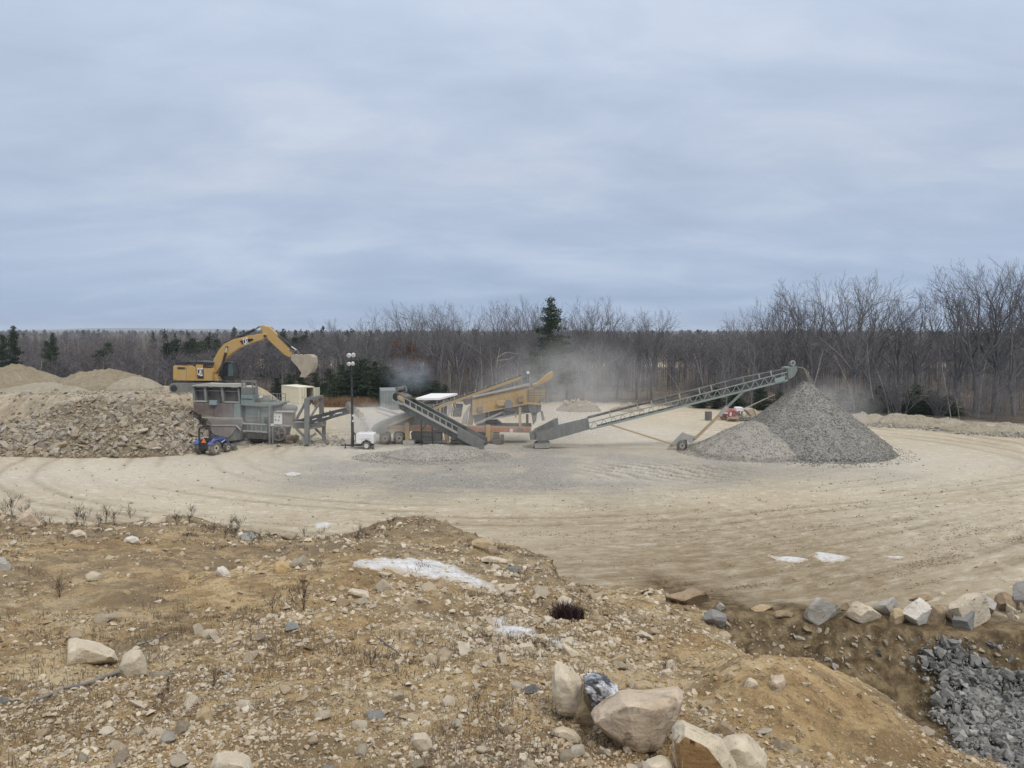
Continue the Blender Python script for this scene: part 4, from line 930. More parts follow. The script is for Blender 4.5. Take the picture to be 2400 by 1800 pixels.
# ------------------------------------------------------------------ screening plant on its wheeled chassis
def screen_plant():
    k4 = lambda x, y: (x / 6.143 + 780, y / 6.143 + 800); k5 = lambda x, y: (x / 6.9125 + 1000, y / 6.9125 + 840); Y = 72.0
    b = G(1080, 1042)
    t = thing('screening_plant', 'yellow and orange mobile screening plant with a tilted screen box, wrapped in dust', 'screening plant', (b.x, Y, 0))
    p4 = lambda pts, y, d: MB().prism([k4(*p) for p in pts], y, d); p5 = lambda pts, y, d: MB().prism([k5(*p) for p in pts], y, d)
    # chassis rails
    for y in (Y, Y + 2.3):
        r = MB().prism([k4(800, 1212), k4(1575, 1205), (1245, 1001), (1245, 1014.5), k4(1575, 1290), k4(800, 1295)], y, 0.22).build('chassis_rail', M_TANY, t)
        MB().prism([k4(1120, 1222), k4(1540, 1222), (1242, 1004), (1242, 1012), k4(1540, 1270), k4(1120, 1270)], y - 0.03, 0.02).build('stripe', M_ORSTR, r)
        MB().prism([k4(830, 1244), k4(1040, 1244), k4(1040, 1251), k4(830, 1251)], y - 0.03, 0.02).build('trim_line', M_BROWN, r)
    p5([(1345, 1140), (1398, 1140), (1398, 1200), (1345, 1200)], Y - 0.05, 0.02).build('marker_plate', M_SIGNW, t)
    p5([(1465, 1130), (1565, 1130), (1565, 1190), (1465, 1190)], Y - 0.05, 0.02).build('marker_plate', M_BROWN, t)
    cm = MB()
    for x in np.linspace(P(915, 1005, Y).x, P(1240, 1005, Y).x, 9): cm.box(x, Y + 0.22, 0, x + 0.15, Y + 2.3, 0.25)
    zc = P(1000, 1008, Y).z
    cm.v = [(x, y, z + zc - 0.2) for x, y, z in cm.v]; cm.build('cross_member', M_BROWN, t)
    # wheels
    for u in (902.5, 935.5):
        for dy in (-0.1, 2.25):
            c = P(u, 1027, Y + dy); c.y += 0.1; c.z = 0.56 + Z(c.x, c.y); wheel(t, c, (0, 1, 0), 0.57, 0.31, 0.30, M_HUB)
    ar = p4([(680, 1320), (740, 1290), (830, 1300), (850, 1330), (880, 1295), (1000, 1295), (1040, 1330), (1040, 1290), (820, 1270), (680, 1290)], Y - 0.2, 0.5).build('mudguard', M_TANY, t)
    # stabiliser legs and cribbing
    p4([(1042, 1172), (1100, 1172), (1100, 1440), (1042, 1440)], Y - 0.35, 0.35).build('stabiliser_leg', M_YEL2, t, 0.02)
    p5([(955, 1080), (1030, 1080), (1030, 1350), (960, 1350)], Y - 0.35, 0.4).build('stabiliser_leg', M_YEL2, t, 0.02)
    p5([(1030, 1200), (1065, 1200), (1060, 1350), (1030, 1350)], Y, 0.4).build('stabiliser_leg', M_TANY, t, 0.02)
    p4([(1010, 1435), (1170, 1435), (1170, 1495), (1010, 1495)], Y - 0.8, 1.2).build('cribbing', M_LGREY, t, 0.02)
    p4([(1120, 1315), (1270, 1302), (1565, 1302), (1565, 1440), (1140, 1440)], Y + 0.3, 1.4).build('fuel_tank', M_DGREY, t, 0.08)
    p4([(1290, 1325), (1560, 1325), (1560, 1438), (1290, 1438)], Y + 0.22, 0.1).build('tank_panel', M_GREY, t)
    p4([(1300, 1440), (1630, 1440), (1630, 1460), (1300, 1460)], Y + 0.1, 0.8).build('sill_beam', M_LGREY, t)
    p4([(1190, 1466), (1580, 1466), (1580, 1514), (1190, 1514)], Y + 0.2, 1.2).build('cribbing', M_TIMB, t)
    p5([(260, 1160), (355, 1160), (350, 1350), (310, 1350)], Y + 0.2, 0.8).build('stabiliser_leg', M_TANY, t)
    for y in (1292, 1336): p5([(388, y), (642, y), (642, y + 36), (388, y + 36)], Y - 0.4, 1.4).build('cribbing', M_TIMB, t, 0.02)
    p5([(1050, 1315), (1222, 1315), (1222, 1432), (1050, 1432)], Y - 0.6, 0.9).build('foot_block', M_BROWN, t, 0.02)
    p5([(1070, 1210), (1180, 1210), (1180, 1310), (1070, 1310)], Y - 0.2, 0.7).build('gear_case', M_BROWN, t, 0.03)
    p5([(1190, 1245), (1250, 1245), (1260, 1320), (1230, 1430), (1225, 1310), (1190, 1300)], Y - 0.2, 0.7).build('gear_case', M_GREY, t, 0.03)
    p5([(640, 1200), (950, 1200), (950, 1290), (760, 1290)], Y + 0.6, 1.2).build('under_box', M_BLK, t)
    # screen box
    sb = p5([(740, 640), (1665, 455), (1640, 715), (1400, 765), (1240, 800), (735, 905)], Y + 0.1, 0.15).build('screen_side', M_YEL2, t)
    p5([(740, 640), (1665, 455), (1640, 715), (735, 905)], Y + 2.3, 0.15).build('screen_side', M_YEL2, t)
    p5([(745, 612), (900, 580), (1668, 402), (1668, 438), (1180, 545), (745, 642)], Y - 0.1, 0.45).build('top_rim', M_LGREY, t)
    p5([(745, 650), (1655, 465), (1655, 500), (745, 685)], Y + 0.25, 2.05).build('screen_deck', M_GREY, t)
    p5([(745, 790), (1640, 610), (1640, 640), (745, 820)], Y + 0.25, 2.05).build('screen_deck', M_GREY, t)
    p5([(735, 640), (800, 628), (800, 885), (735, 900)], Y + 0.06, 0.06).build('end_plate', M_TANY, sb)
    for x in (1187, 1437): p5([(x, 545 - (x - 1187) * 0.2), (x + 12, 545 - (x - 1187) * 0.2), (x + 12, 720), (x, 720)], Y + 0.02, 0.08).build('stiffener', M_TANY, sb)
    p5([(1125, 700), (1180, 680), (1290, 690), (1300, 760), (1180, 780), (1125, 745)], Y - 0.2, 0.4).build('vibrator', M_YEL2, t, 0.05)
    a = P(*k5(1325, 740), Y - 0.25); MB().tube(a, a + Vector((0, 0.5, 0)), 0.42, n=20).build('drive_wheel', M_GREY, t)
    bl = MB()
    for i in range(11):
        for j in range(2):
            c = P(*k5(830 + i * 72, 640 + j * 90 - i * 14 + (i % 3) * 6), Y + 0.1); bl.tube(c - Vector((0, 0.03, 0)), c, 0.045, n=6)
    bl.build('bolts', M_BROWN, sb)
    for x, y in ((860, 790), (1520, 630)):
        p5([(x - 40, y), (x + 40, y - 12), (x + 50, y + 75), (x - 30, y + 80)], Y - 0.25, 0.35).build('spring_mount', paint('rusty mount', (0.21, 0.13, 0.09), DUST, 0.5), t, 0.03)
    # under-screen pan and cross conveyor
    p5([(730, 900), (1240, 795), (1640, 712), (1860, 735), (1850, 760), (1640, 745), (1240, 820), (740, 925)], Y - 0.05, 2.4).build('lower_rail', M_TANY, t)
    p5([(745, 925), (1640, 745), (1855, 760), (1850, 860), (1600, 890), (1250, 950), (1060, 985), (780, 1060)], Y + 0.5, 1.6).build('collecting_pan', M_BROWN, t)
    p5([(780, 1045), (1230, 855), (1250, 875), (830, 1070)], Y + 0.2, 0.2).build('brace', M_LGREY, t)
    p5([(980, 975), (1590, 880), (1590, 900), (1000, 1000)], Y + 0.3, 0.25).build('pan_rail', M_LGREY, t)
    for x in (995, 1245, 1435): p5([(x, 860), (x + 20, 860), (x + 20, 960), (x, 960)], Y + 0.4, 0.15).build('rib', M_LGREY, t)
    rk = p5([(900, 1040), (960, 1020), (1140, 1000), (1220, 1060), (1180, 1085), (920, 1085)], Y + 1.0, 1.0).build('gear_case', M_DGREY, t, 0.06)
    p5([(800, 1078), (1700, 1084), (1700, 1112), (800, 1100)], Y + 0.3, 1.8).build('belt', M_RUB, t)
    # left feed tower
    p5([(560, 1060), (600, 900), (700, 755), (720, 740), (715, 780), (655, 920), (640, 1075)], Y - 0.2, 1.2).build('feed_chute', M_LGREY, t)
    p5([(590, 660), (750, 640), (745, 720), (640, 760), (600, 740)], Y + 0.2, 1.8).build('feed_box', M_BROWN, t)
    p5([(715, 720), (745, 720), (740, 1080), (650, 1080), (680, 940)], Y + 0.4, 1.4).build('tower_frame', M_TANY, t)
    for i in range(4): p5([(470 - i * 14, 745 + i * 52), (580 - i * 8, 745 + i * 52), (580 - i * 8, 790 + i * 52), (470 - i * 14, 790 + i * 52)], Y + 1.6, 0.9).build('step', M_GREY, t)
    lad = MB().pbeam(*k5(445, 700), *k5(400, 940), Y + 1.4, Y + 1.4, 0.08, 0.08).pbeam(*k5(465, 700), *k5(425, 940), Y + 1.4, Y + 1.4, 0.08, 0.08); lad.build('ladder', M_BLK, t)
    # right tower
    for x, y0, y1, yy, w in ((1490, 790, 1115, Y, 44), (1610, 905, 1090, Y + 2.2, 40)):
        p5([(x, y0), (x + w, y0), (x + w, y1), (x, y1)], yy, 0.32).build('support_leg', M_TANY, t)
    p5([(1700, 900), (1790, 880), (1775, 1010), (1720, 1080)], Y + 0.2, 0.5).build('support_leg', M_GREY, t)
    p5([(1845, 850), (1880, 860), (1915, 1000), (1870, 1010)], Y + 0.4, 0.3).build('support_leg', M_GREY, t)
    p5([(1640, 760), (1740, 745), (1860, 745), (1850, 850), (1790, 890), (1700, 900), (1650, 860)], Y, 1.6).build('drive_unit', M_DGREY, t, 0.06)
    p5([(1640, 500), (1930, 508), (1930, 600), (1800, 715), (1640, 715)], Y + 0.9, 1.4).build('discharge_box', M_TANY, t)
    rl = MB()
    for y in (510, 560, 600): rl.pbeam(*k5(1640, y), *k5(1935, y), Y, Y, 0.05, 0.06)
    for x in (1645, 1740, 1840, 1930): rl.pbeam(*k5(x, 505), *k5(x, 730), Y, Y, 0.06, 0.06)
    rl.build('railing', M_GREY, t)
    p5([(1720, 425), (1800, 400), (1960, 255), (2040, 215), (2052, 300), (1900, 400), (1740, 460)], Y + 0.9, 1.3).build('discharge_chute', M_YEL2, t)
    p5([(1545, 320), (1620, 285), (1640, 400), (1560, 420)], Y + 1.0, 0.8).build('head_box', M_GRN, t)
    MB().pbeam(*k5(1650, 400), *k5(1650, 240), Y + 0.8, Y + 0.8, 0.09, 0.09).build('lamp_post', M_DGREY, t)
    p5([(1612, 218), (1650, 205), (1672, 240), (1635, 260)], Y + 0.6, 0.35).build('work_lamp', M_SIGNW, t)
    # feed conveyor with yellow side channel
    lo, hi = k4(770, 1225), k5(1530, 322)
    def ln(s, o): return (lo[0] + (hi[0] - lo[0]) * s, lo[1] + (hi[1] - lo[1]) * s + o)
    for y in (Y + 1.2, Y + 2.2):
        MB().prism([ln(0.0, -4.5), ln(1, -4.5), ln(1, 2.0), ln(0, 2.0)], y, 0.1).build('conveyor_channel', M_YEL2, t)
    MB().prism([ln(0, -8.5), ln(1, -8), ln(1, -5.5), ln(0, -5)], Y + 1.3, 0.9).build('belt', M_RUB, t)
    ch = MB()
    for s in np.linspace(0.35, 0.97, 9): ch.pbeam(*ln(s, -6), *ln(s, -13), Y + 1.15, Y + 1.15, 0.06, 0.06)
    ch.build('idler_bracket', M_LGREY, t)
    for s, o in ((0.93, 36), (0.42, 34)): MB().prism([ln(s, 2), (ln(s, 2)[0] + 2, ln(s, 2)[1]), (ln(s, 2)[0] + 2, ln(s, 2)[1] + o), (ln(s, 2)[0], ln(s, 2)[1] + o)], Y + 1.2, 0.15).build('conveyor_leg', M_BROWN, t)
    # grey tail hopper of that conveyor
    p4([(545, 1260), (600, 1195), (900, 1075), (1160, 1000), (1190, 1020), (1195, 1045), (850, 1200), (790, 1215), (760, 1330), (600, 1330)], Y - 0.3, 2.6).build('tail_hopper', M_GREY, t, 0.03)
    p4([(790, 1210), (1200, 1040), (1205, 1068), (800, 1228)], Y - 0.4, 0.12).build('hopper_edge', M_YEL2, t)
    p4([(640, 950), (680, 945), (960, 1040), (930, 1060), (660, 985)], Y + 2.4, 0.5).build('side_tube', M_LGREY, t, 0.05)
    p4([(620, 1020), (640, 1010), (860, 1085), (850, 1100)], Y + 2.2, 0.3).build('side_tube', M_TANY, t)
    p4([(880, 1070), (1180, 1040), (1500, 1050), (1530, 1215), (850, 1215)], Y + 1.2, 1.0).build('engine_deck', M_DGREY, t)
    p4([(1560, 930), (1640, 925), (1640, 1160), (1580, 1290), (1560, 1290)], Y + 2.4, 0.8).build('rear_panel', M_LGREY, t)
screen_plant()

# ------------------------------------------------------------------ dark grey conveyor in front of the screening plant
def grey_conveyor():
    Y0, Y1 = 71.3, 69.0          # head, tail
    b = G(1030, 1045)
    t = thing('belt_conveyor', 'dark grey inclined belt conveyor with a big drum at its raised left end', 'conveyor', (b.x, 70, 0))
    H = P(937, 928, Y0); T = P(1138, 1036, Y1)
    d = (T - H).normalized(); s = Vector((-d.y, d.x, 0)).normalized()
    if s.y > 0: s = -s
    s = (s + Vector((-0.35, 0, 0))).normalized(); n = Vector((0, 0, 1)); L = (T - H).length
    W = lambda a, y, z: H + d * a + s * y + n * z
    def bar(a0, y0, z0, a1, y1, z1, mb=None):
        return (mb or MB()).hexa([W(a0, y0, z0), W(a1, y0, z0), W(a1, y0, z1), W(a0, y0, z1), W(a0, y1, z0), W(a1, y1, z0), W(a1, y1, z1), W(a0, y1, z1)])
    bar(-0.1, -0.45, -0.18, L, 0.45, -0.10).build('belt', M_RUB, t)
    for y in (-0.55, 0.52): bar(0.2, y, -0.42, L - 1.0, y + 0.1, -0.22).build('side_channel', M_LGREY, t)
    bar(0.3, 0.40, -1.05, L - 0.2, 0.50, -0.45).build('lower_skirt', paint('green black steel', (0.032, 0.040, 0.037), GDUST, 0.22), t)
    bar(0.3, -0.50, -1.05, L - 0.2, -0.40, -0.45).build('lower_skirt', paint('green black steel', (0.032, 0.040, 0.037), GDUST, 0.22), t)
    bar(0.5, -0.4, -1.0, L - 0.3, 0.4, -0.92).build('return_belt', M_RUB, t)
    for y in (-0.52, 0.52):
        r = bar(0.8, y - 0.05, 0.20, L - 2.2, y + 0.05, 0.28); r.build('skirt_rail', M_GRN if y > 0 else M_DGREY, t)
        bar(1.0, y - 0.02, -0.2, L - 2.4, y + 0.02, 0.18).build('side_board', M_BLK, t)
        if y > 0:
            for a in np.linspace(0.9, L - 2.6, 10): bar(a, y - 0.06, -0.3, a + 0.08, y + 0.06, 0.22).build('skirt_post', M_LGREY, t)
    bar(L - 2.6, -0.6, -0.3, L - 0.2, -0.52, 0.25).build('feed_skirt', M_DGREY, t); bar(L - 2.6, 0.56, -0.75, L + 0.2, 0.64, 0.30).build('feed_skirt', M_GREY, t)
    c = H + n * -0.05; MB().tube(c - s * 0.62, c + s * 0.62, 0.36, n=22).build('head_drum', M_BLK, t)
    MB().tube(W(0.1, -0.35, 0.72), W(0.1, 0.5, 0.72), 0.22, n=14).build('motor', M_DGREY, t); 
    MB().ring(W(0.1, -0.45, 0.62), s, 0.42, 0.2, 0.16).build('drive_pulley', M_GREY, t)
    bar(-0.1, -0.5, 0.2, 1.0, 0.5, 0.42).build('motor_mount', M_BROWN, t)
    bar(0.3, 0.5, -0.1, 0.9, 0.72, 0.25).build('gearbox', M_TANY, t)
    bar(-0.35, -0.6, -0.55, 0.7, 0.6, -0.43).build('scraper', M_LGREY, t)
    for u in (992.5, 1019.5):
        a = (P(u, 990, 70).x - H.x) / d.x
        for y in (0.45,):
            top = W(a, y, -0.9); MB().tube(top, (top.x, top.y, Z(top.x, top.y)), 0.07, n=8).build('leg', M_BLK, t)
    a0 = (P(992.5, 990, 70).x - H.x) / d.x; a1 = (P(1019.5, 990, 70).x - H.x) / d.x
    br = MB(); p = W(a0, 0.45, -0.9); q = W(a1, 0.45, -0.9)
    br.tube((p.x, p.y, 1.0), (q.x, q.y, 1.0), 0.05).tube((p.x, p.y, 1.5), W(a1 - 0.6, 0.5, -1.0), 0.04).tube((q.x, q.y, 1.6), W(a1 + 0.8, 0.5, -1.05), 0.04)
    br.build('leg_brace', M_BLK, t)
grey_conveyor()

# ------------------------------------------------------------------ long lattice stacking conveyor
M_LGRN = paint('pale green lattice paint', (0.25, 0.30, 0.275), (0.36, 0.36, 0.34), 0.4)
def stacker():
    Y = 69.3; b = G(1270, 1050)
    t = thing('stacking_conveyor', 'long green lattice stacking conveyor dropping crushed stone onto the grey cone', 'conveyor', (b.x, Y, 0))
    hp = [(1254, 1006), (1296, 983), (1307, 979), (1309, 995.5), (1378, 979), (1383, 1006), (1291, 1032), (1260, 1033.5)]
    MB().prism(hp, Y - 0.7, 0.08).build('tail_hopper', M_GREY, t); MB().prism(hp, Y + 1.2, 0.08).build('tail_hopper', M_GREY, t)
    MB().prism([(1258, 1008), (1302, 988), (1302, 996), (1258, 1016)], Y - 0.6, 1.8).build('hopper_floor', M_DGREY, t)
    MB().prism([(1260, 1003), (1294, 984.5), (1300, 998), (1258, 1011)], Y - 0.74, 0.04).build('hopper_flap', M_DGREY, t)
    MB().prism([(1241, 1020), (1258, 1006), (1258, 1031), (1243, 1031)], Y - 0.5, 1.4).build('tail_guard', M_GREY, t)
    MB().prism([(1260, 1032), (1280, 1033), (1289, 1038), (1288, 1051), (1253, 1051), (1253, 1040), (1260, 1038)], Y - 0.5, 1.4).build('base_block', M_CONC, t, 0.03)
    lo0, lo1 = (1383, 1006), (1847, 890.5); hi0, hi1 = (1381, 991), (1847, 871.5)
    f = lambda a, b, s: (a[0] + (b[0] - a[0]) * s, a[1] + (b[1] - a[1]) * s)
    for yy in (Y - 0.55, Y + 0.95):
        tr = MB().pbeam(*lo0, *lo1, yy, yy, 0.10, 0.17).build('truss_chord', M_LGRN, t)
        MB().pbeam(*hi0, *hi1, yy, yy, 0.08, 0.09).build('truss_chord', M_LGRN, t)
        w = MB(); n = 21
        for i in range(n):
            s0, s1 = i / n, (i + 0.5) / n; s2 = (i + 1) / n
            w.pbeam(*f(lo0, lo1, s0), *f(hi0, hi1, s1), yy, yy, 0.05, 0.055); w.pbeam(*f(hi0, hi1, s1), *f(lo0, lo1, s2), yy, yy, 0.05, 0.055)
        w.build('truss_web', M_LGRN, t)
    x = MB()
    for s in np.linspace(0, 1, 16): x.pbeam(*f(lo0, lo1, s), *f(lo0, lo1, s), Y - 0.55, Y + 0.95, 0.06, 0.06); x.pbeam(*f(hi0, hi1, s), *f(hi0, hi1, s), Y - 0.55, Y + 0.95, 0.06, 0.06)
    x.build('cross_brace', M_GRN, t)
    b0, b1 = (1378, 978), (1853, 862.5)
    MB().prism([(b0[0], b0[1]), (1742, 884.5), b1, (b1[0], b1[1] + 4.2), (1742, 889), (b0[0], b0[1] + 3.5)], Y - 0.15, 0.75).build('belt', M_RUB, t)
    MB().prism([(1400, 998), (1840, 888), (1840, 890), (1400, 1000)], Y - 0.1, 0.65).build('return_belt', M_RUB, t)
    for s in (0.11, 0.25, 0.32, 0.39, 0.46, 0.56, 0.62, 0.69, 0.78, 0.86, 0.92):
        p = f(hi0, hi1, s); MB().pbeam(p[0] - 1, p[1], p[0] - 4, p[1] - 13, Y - 0.5, Y - 0.4, 0.07, 0.09).build('idler_bracket', M_LGREY if int(s * 100) % 3 else M_GRN, t)
    # head
    MB().prism([(1847, 862), (1868, 859), (1869, 868), (1862, 882), (1848, 889)], Y - 0.7, 1.8).build('head_hood', M_GRN, t)
    MB().prism([(1815, 888), (1840, 881), (1840, 892), (1818, 898)], Y - 0.65, 0.1).build('motor_guard', paint('pale green guard', (0.27, 0.36, 0.33), GDUST, 0.3), t)
    a = P(1867, 867, Y - 0.6); MB().tube(a, a + Vector((0, 1.5, 0)), 0.28, n=18).build('head_drum', M_BLK, t)
    a = P(1858, 851, Y - 0.3); MB().ring(a, (0, 1, 0), 0.24, 0.15, 0.14).build('drive_pulley', M_LGREY, t); MB().pbox(1853, 850, 1864, 861, Y, 0.6).build('gearbox', M_DGREY, t)
    # carriage: struts, axle plate and wheels
    for yy in (Y - 0.9, Y + 1.2):
        MB().pbeam(1742, 918, 1700, 958, yy, yy, 0.14, 0.2).build('strut', M_GRN, t); MB().pbeam(1704, 953, 1686, 974, yy, yy, 0.24, 0.30).build('strut_sleeve', M_LGREY, t)
        MB().pbeam(1690, 969, 1628, 1029, yy, yy, 0.17, 0.24).build('strut', M_TANY, t)
        MB().pbeam(1432, 996, 1578, 1042, yy, yy, 0.10, 0.14).build('lower_strut', M_TANY, t)
        c = P(1600, 1047, yy - 0.5); z = Z(c.x, c.y) + 0.46; wheel(t, (c.x, yy - 0.25, z), (0, 1, 0), 0.47, 0.26, 0.26, M_HUB)
    MB().prism([(1577, 1036), (1600, 1013), (1612, 1018), (1627, 1022), (1640, 1020), (1620, 1040), (1608, 1030), (1594, 1032), (1586, 1044), (1560, 1056)], Y - 0.85, 0.12).build('axle_plate', M_LGREY, t)
    MB().box(P(1600, 1040, Y).x - 0.12, Y - 1.0, 0.55, P(1600, 1040, Y).x + 0.12, Y + 1.4, 0.75).build('axle', M_BROWN, t)
stacker()

# ------------------------------------------------------------------ clutter at the far edge of the yard
def far_clutter():
    K = lambda x, y: (x / 5.924 + 1560, y / 5.924 + 820); Y = 92.0
    def at(u): return (P(u, 985, Y).x, Y, 0)
    t = thing('red_machine', 'red machine half hidden behind a heap of brush at the far yard edge', 'machine', at(1715))
    pr = lambda pts, y, d: MB().prism([K(*p) for p in pts], y, d)
    pr([(790, 885), (860, 850), (900, 855), (900, 965), (790, 965)], Y, 1.4).build('body', M_RED, t, 0.05)
    pr([(905, 870), (950, 835), (990, 860), (1030, 870), (1030, 950), (905, 950)], Y + 0.5, 1.6).build('hood', M_RED, t, 0.05)
    pr([(815, 872), (868, 868), (868, 884), (815, 886)], Y - 0.03, 0.03).build('panel', M_SIGNW, t); pr([(890, 872), (920, 868), (915, 920), (888, 920)], Y - 0.06, 0.05).build('panel', M_SIGNW, t)
    for x in (820, 1000): wheel(t, (P(*K(x, 960), Y).x, Y + 0.1, 0.45), (0, 1, 0), 0.45, 0.25, 0.25, M_HUB)
    t = thing('water_tank', 'small white tank on a black stand beside the red machine', 'tank', at(1733))
    pr([(975, 808), (990, 798), (1070, 798), (1084, 808), (1084, 856), (975, 862)], Y + 1.2, 1.0).build('tank', M_WHITE, t, 0.08)
    pr([(1010, 850), (1030, 850), (1030, 960), (1010, 960)], Y + 1.2, 0.2).build('stand', M_BLK, t); pr([(1055, 855), (1070, 855), (1070, 960), (1055, 960)], Y + 1.9, 0.2).build('stand', M_BLK, t)
    t = thing('hopper_body', 'tan tilted hopper body lying beyond the grey stone cone', 'hopper', at(1765))
    pr([(1120, 835), (1180, 815), (1220, 818), (1270, 945), (1200, 930)], Y + 1.5, 1.6).build('shell', paint('tan shell', (0.42, 0.36, 0.27), DUST, 0.4), t, 0.03)
    pr([(1222, 818), (1250, 826), (1330, 915), (1300, 955), (1272, 945)], Y + 1.4, 1.9).build('face', paint('pale tan face', (0.56, 0.47, 0.27), DUST, 0.3), t, 0.03)
    t = thing('oil_drum', 'dark steel drum standing at the far yard edge', 'drum', at(1660))
    a = Vector(at(1660)); mb = MB().tube(a + Vector((0, 0, 0.0)), a + Vector((0, 0, 1.05)), 0.42, n=20); mb.ring(a + Vector((0, 0, 0.36)), (0, 0, 1), 0.44, 0.38, 0.05).ring(a + Vector((0, 0, 0.72)), (0, 0, 1), 0.44, 0.38, 0.05)
    mb.build('barrel', M_DGREY, t); MB().tube(a + Vector((0, 0, 1.05)), a + Vector((0, 0, 1.09)), 0.40, n=20).build('lid', M_GREY, t)
    # small yellow machine and generator by the open container
    t = thing('compact_loader', 'small bright yellow machine beside the open cream container', 'machine', (P(765, 953, 112).x, 112, Z(P(765, 953, 112).x, 112)))
    k3 = lambda x, y: (x / 7.9 + 620, y / 7.9 + 860); p3 = lambda pts, y, d: MB().prism([k3(*p) for p in pts], y, d)
    p3([(1110, 690), (1140, 668), (1220, 680), (1222, 722), (1120, 722)], 112, 1.2).build('body', M_YLAMP, t, 0.04); p3([(1100, 650), (1145, 645), (1150, 668), (1110, 690)], 112.2, 0.8).build('hood', M_BLK, t)
    for x in (1125, 1195): wheel(t, (P(*k3(x, 735), 112).x, 111.9, Z(P(*k3(x, 735), 112).x, 112) + 0.3), (0, 1, 0), 0.3, 0.15, 0.2, M_HUB)
    t = thing('generator', 'black generator on a pale skid in the open container doorway', 'generator', (P(727, 955, 112).x, 112.2, Z(P(727, 955, 112).x, 112)))
    p3([(812, 610), (850, 600), (858, 580), (872, 580), (875, 640), (905, 680), (895, 722), (812, 718)], 112.0, 0.8).build('engine', M_BLK, t, 0.03); p3([(815, 720), (905, 724), (900, 742), (820, 738)], 111.9, 1.0).build('skid', M_SIGNW, t); p3([(862, 680), (880, 678), (882, 700), (862, 702)], 111.95, 0.05).build('tag_plate', M_SIGNW, t)
far_clutter()

# ------------------------------------------------------------------ stone materials
def stone_material(name, stops, per, bump=1.0, stain=(0.33, 0.22, 0.11), stain_amt=0.35):
    """per: 'OBJECT' takes a random tone per object, 'ATTR' a stored random value per stone"""
    m, nt, b = new_mat(name); q = NT(nt)
    tc = q.n('ShaderNodeTexCoord').outputs['Object']
    r = q.n('ShaderNodeObjectInfo').outputs['Random'] if per == 'OBJECT' else q.attr('rnd').outputs['Fac']
    base = q.ramp(r, stops)
    pos = q.n('ShaderNodeNewGeometry').outputs['Position']
    v = tc if per == 'OBJECT' else pos
    n1 = q.noise(v, 1.7, 6, 0.65, 0.6); n2 = q.noise(v, 7.5, 5, 0.7); n3 = q.noise(v, 30, 4, 0.75)
    base = q.mix(q.math('MULTIPLY', q.ramp(n1, [(0.45, 0.0), (0.66, 1.0)]), stain_amt), base, stain)
    base = q.mix(q.math('MULTIPLY', q.ramp(n2, [(0.40, 0.0), (0.70, 1.0)]), 0.30), base, (0.62, 0.57, 0.48))
    base = q.mix(q.math('MULTIPLY', q.ramp(n3, [(0.56, 0.0), (0.68, 1.0)]), 0.45), base, (0.10, 0.085, 0.07))
    q.l(base, b.inputs['Base Color']); b.inputs['Roughness'].default_value = 0.9; b.inputs['Specular IOR Level'].default_value = 0.2
    if bump:
        q.l(q.bump(q.math('ADD', n2, q.math('MULTIPLY', n3, 0.4)), 0.55 * bump, 0.05), b.inputs['Normal'])
    return m
BEIGE = [(0.0, (0.300, 0.225, 0.140)), (0.25, (0.43, 0.35, 0.235)), (0.5, (0.36, 0.315, 0.245)), (0.75, (0.54, 0.475, 0.36)), (1.0, (0.62, 0.56, 0.45))]
GREYS = [(0.0, (0.085, 0.092, 0.096)), (0.45, (0.140, 0.150, 0.154)), (0.8, (0.215, 0.225, 0.226)), (1.0, (0.36, 0.36, 0.34))]
BROWN = [(0.0, (0.16, 0.115, 0.068)), (0.5, (0.26, 0.195, 0.12)), (1.0, (0.36, 0.29, 0.195))]
MIXED = [(0.0, (0.165, 0.128, 0.09)), (0.3, (0.275, 0.23, 0.168)), (0.55, (0.345, 0.30, 0.225)), (0.8, (0.265, 0.25, 0.222)), (1.0, (0.48, 0.44, 0.37))]
S_BEIGE = stone_material('beige stone', BEIGE, 'OBJECT'); S_GREY = stone_material('blue grey stone', GREYS, 'OBJECT', 1, (0.22, 0.18, 0.12), 0.25)
S_BROWN = stone_material('brown stone', BROWN, 'OBJECT'); S_MIX = stone_material('mixed stone', MIXED, 'OBJECT')
S_PEB = stone_material('pebbles', BEIGE, 'ATTR', 0.5); S_GPEB = stone_material('grey chips', GREYS, 'ATTR', 0.4, (0.22, 0.19, 0.14), 0.2); S_MPEB = stone_material('mixed rubble', MIXED, 'ATTR', 0.6)
S_CLOD = stone_material('soil clods', [(0.0, (0.150, 0.095, 0.048)), (0.4, (0.255, 0.170, 0.082)), (0.8, (0.400, 0.280, 0.140)), (1.0, (0.50, 0.38, 0.21))], 'ATTR', 0.8, (0.17, 0.11, 0.055), 0.5)
S_YCLOD = stone_material('damp yard clods', [(0.0, (0.170, 0.130, 0.080)), (0.6, (0.250, 0.198, 0.125)), (1.0, (0.38, 0.32, 0.225))], 'ATTR', 0.6, (0.20, 0.155, 0.095), 0.4)
S_BPEB = stone_material('muddy crumbs', BROWN, 'ATTR', 0.5, (0.13, 0.095, 0.055), 0.5)
S_CONE = stone_material('crushed stone', [(0.0, (0.150, 0.150, 0.145)), (0.5, (0.215, 0.213, 0.204)), (0.85, (0.290, 0.286, 0.270)), (1.0, (0.42, 0.41, 0.385))], 'ATTR', 0.4, (0.20, 0.18, 0.15), 0.25)
S_FINE = stone_material('pale crushed stone', [(0.0, (0.20, 0.19, 0.17)), (0.6, (0.30, 0.29, 0.265)), (1.0, (0.42, 0.40, 0.36))], 'ATTR', 0.4, (0.30, 0.27, 0.22), 0.3)
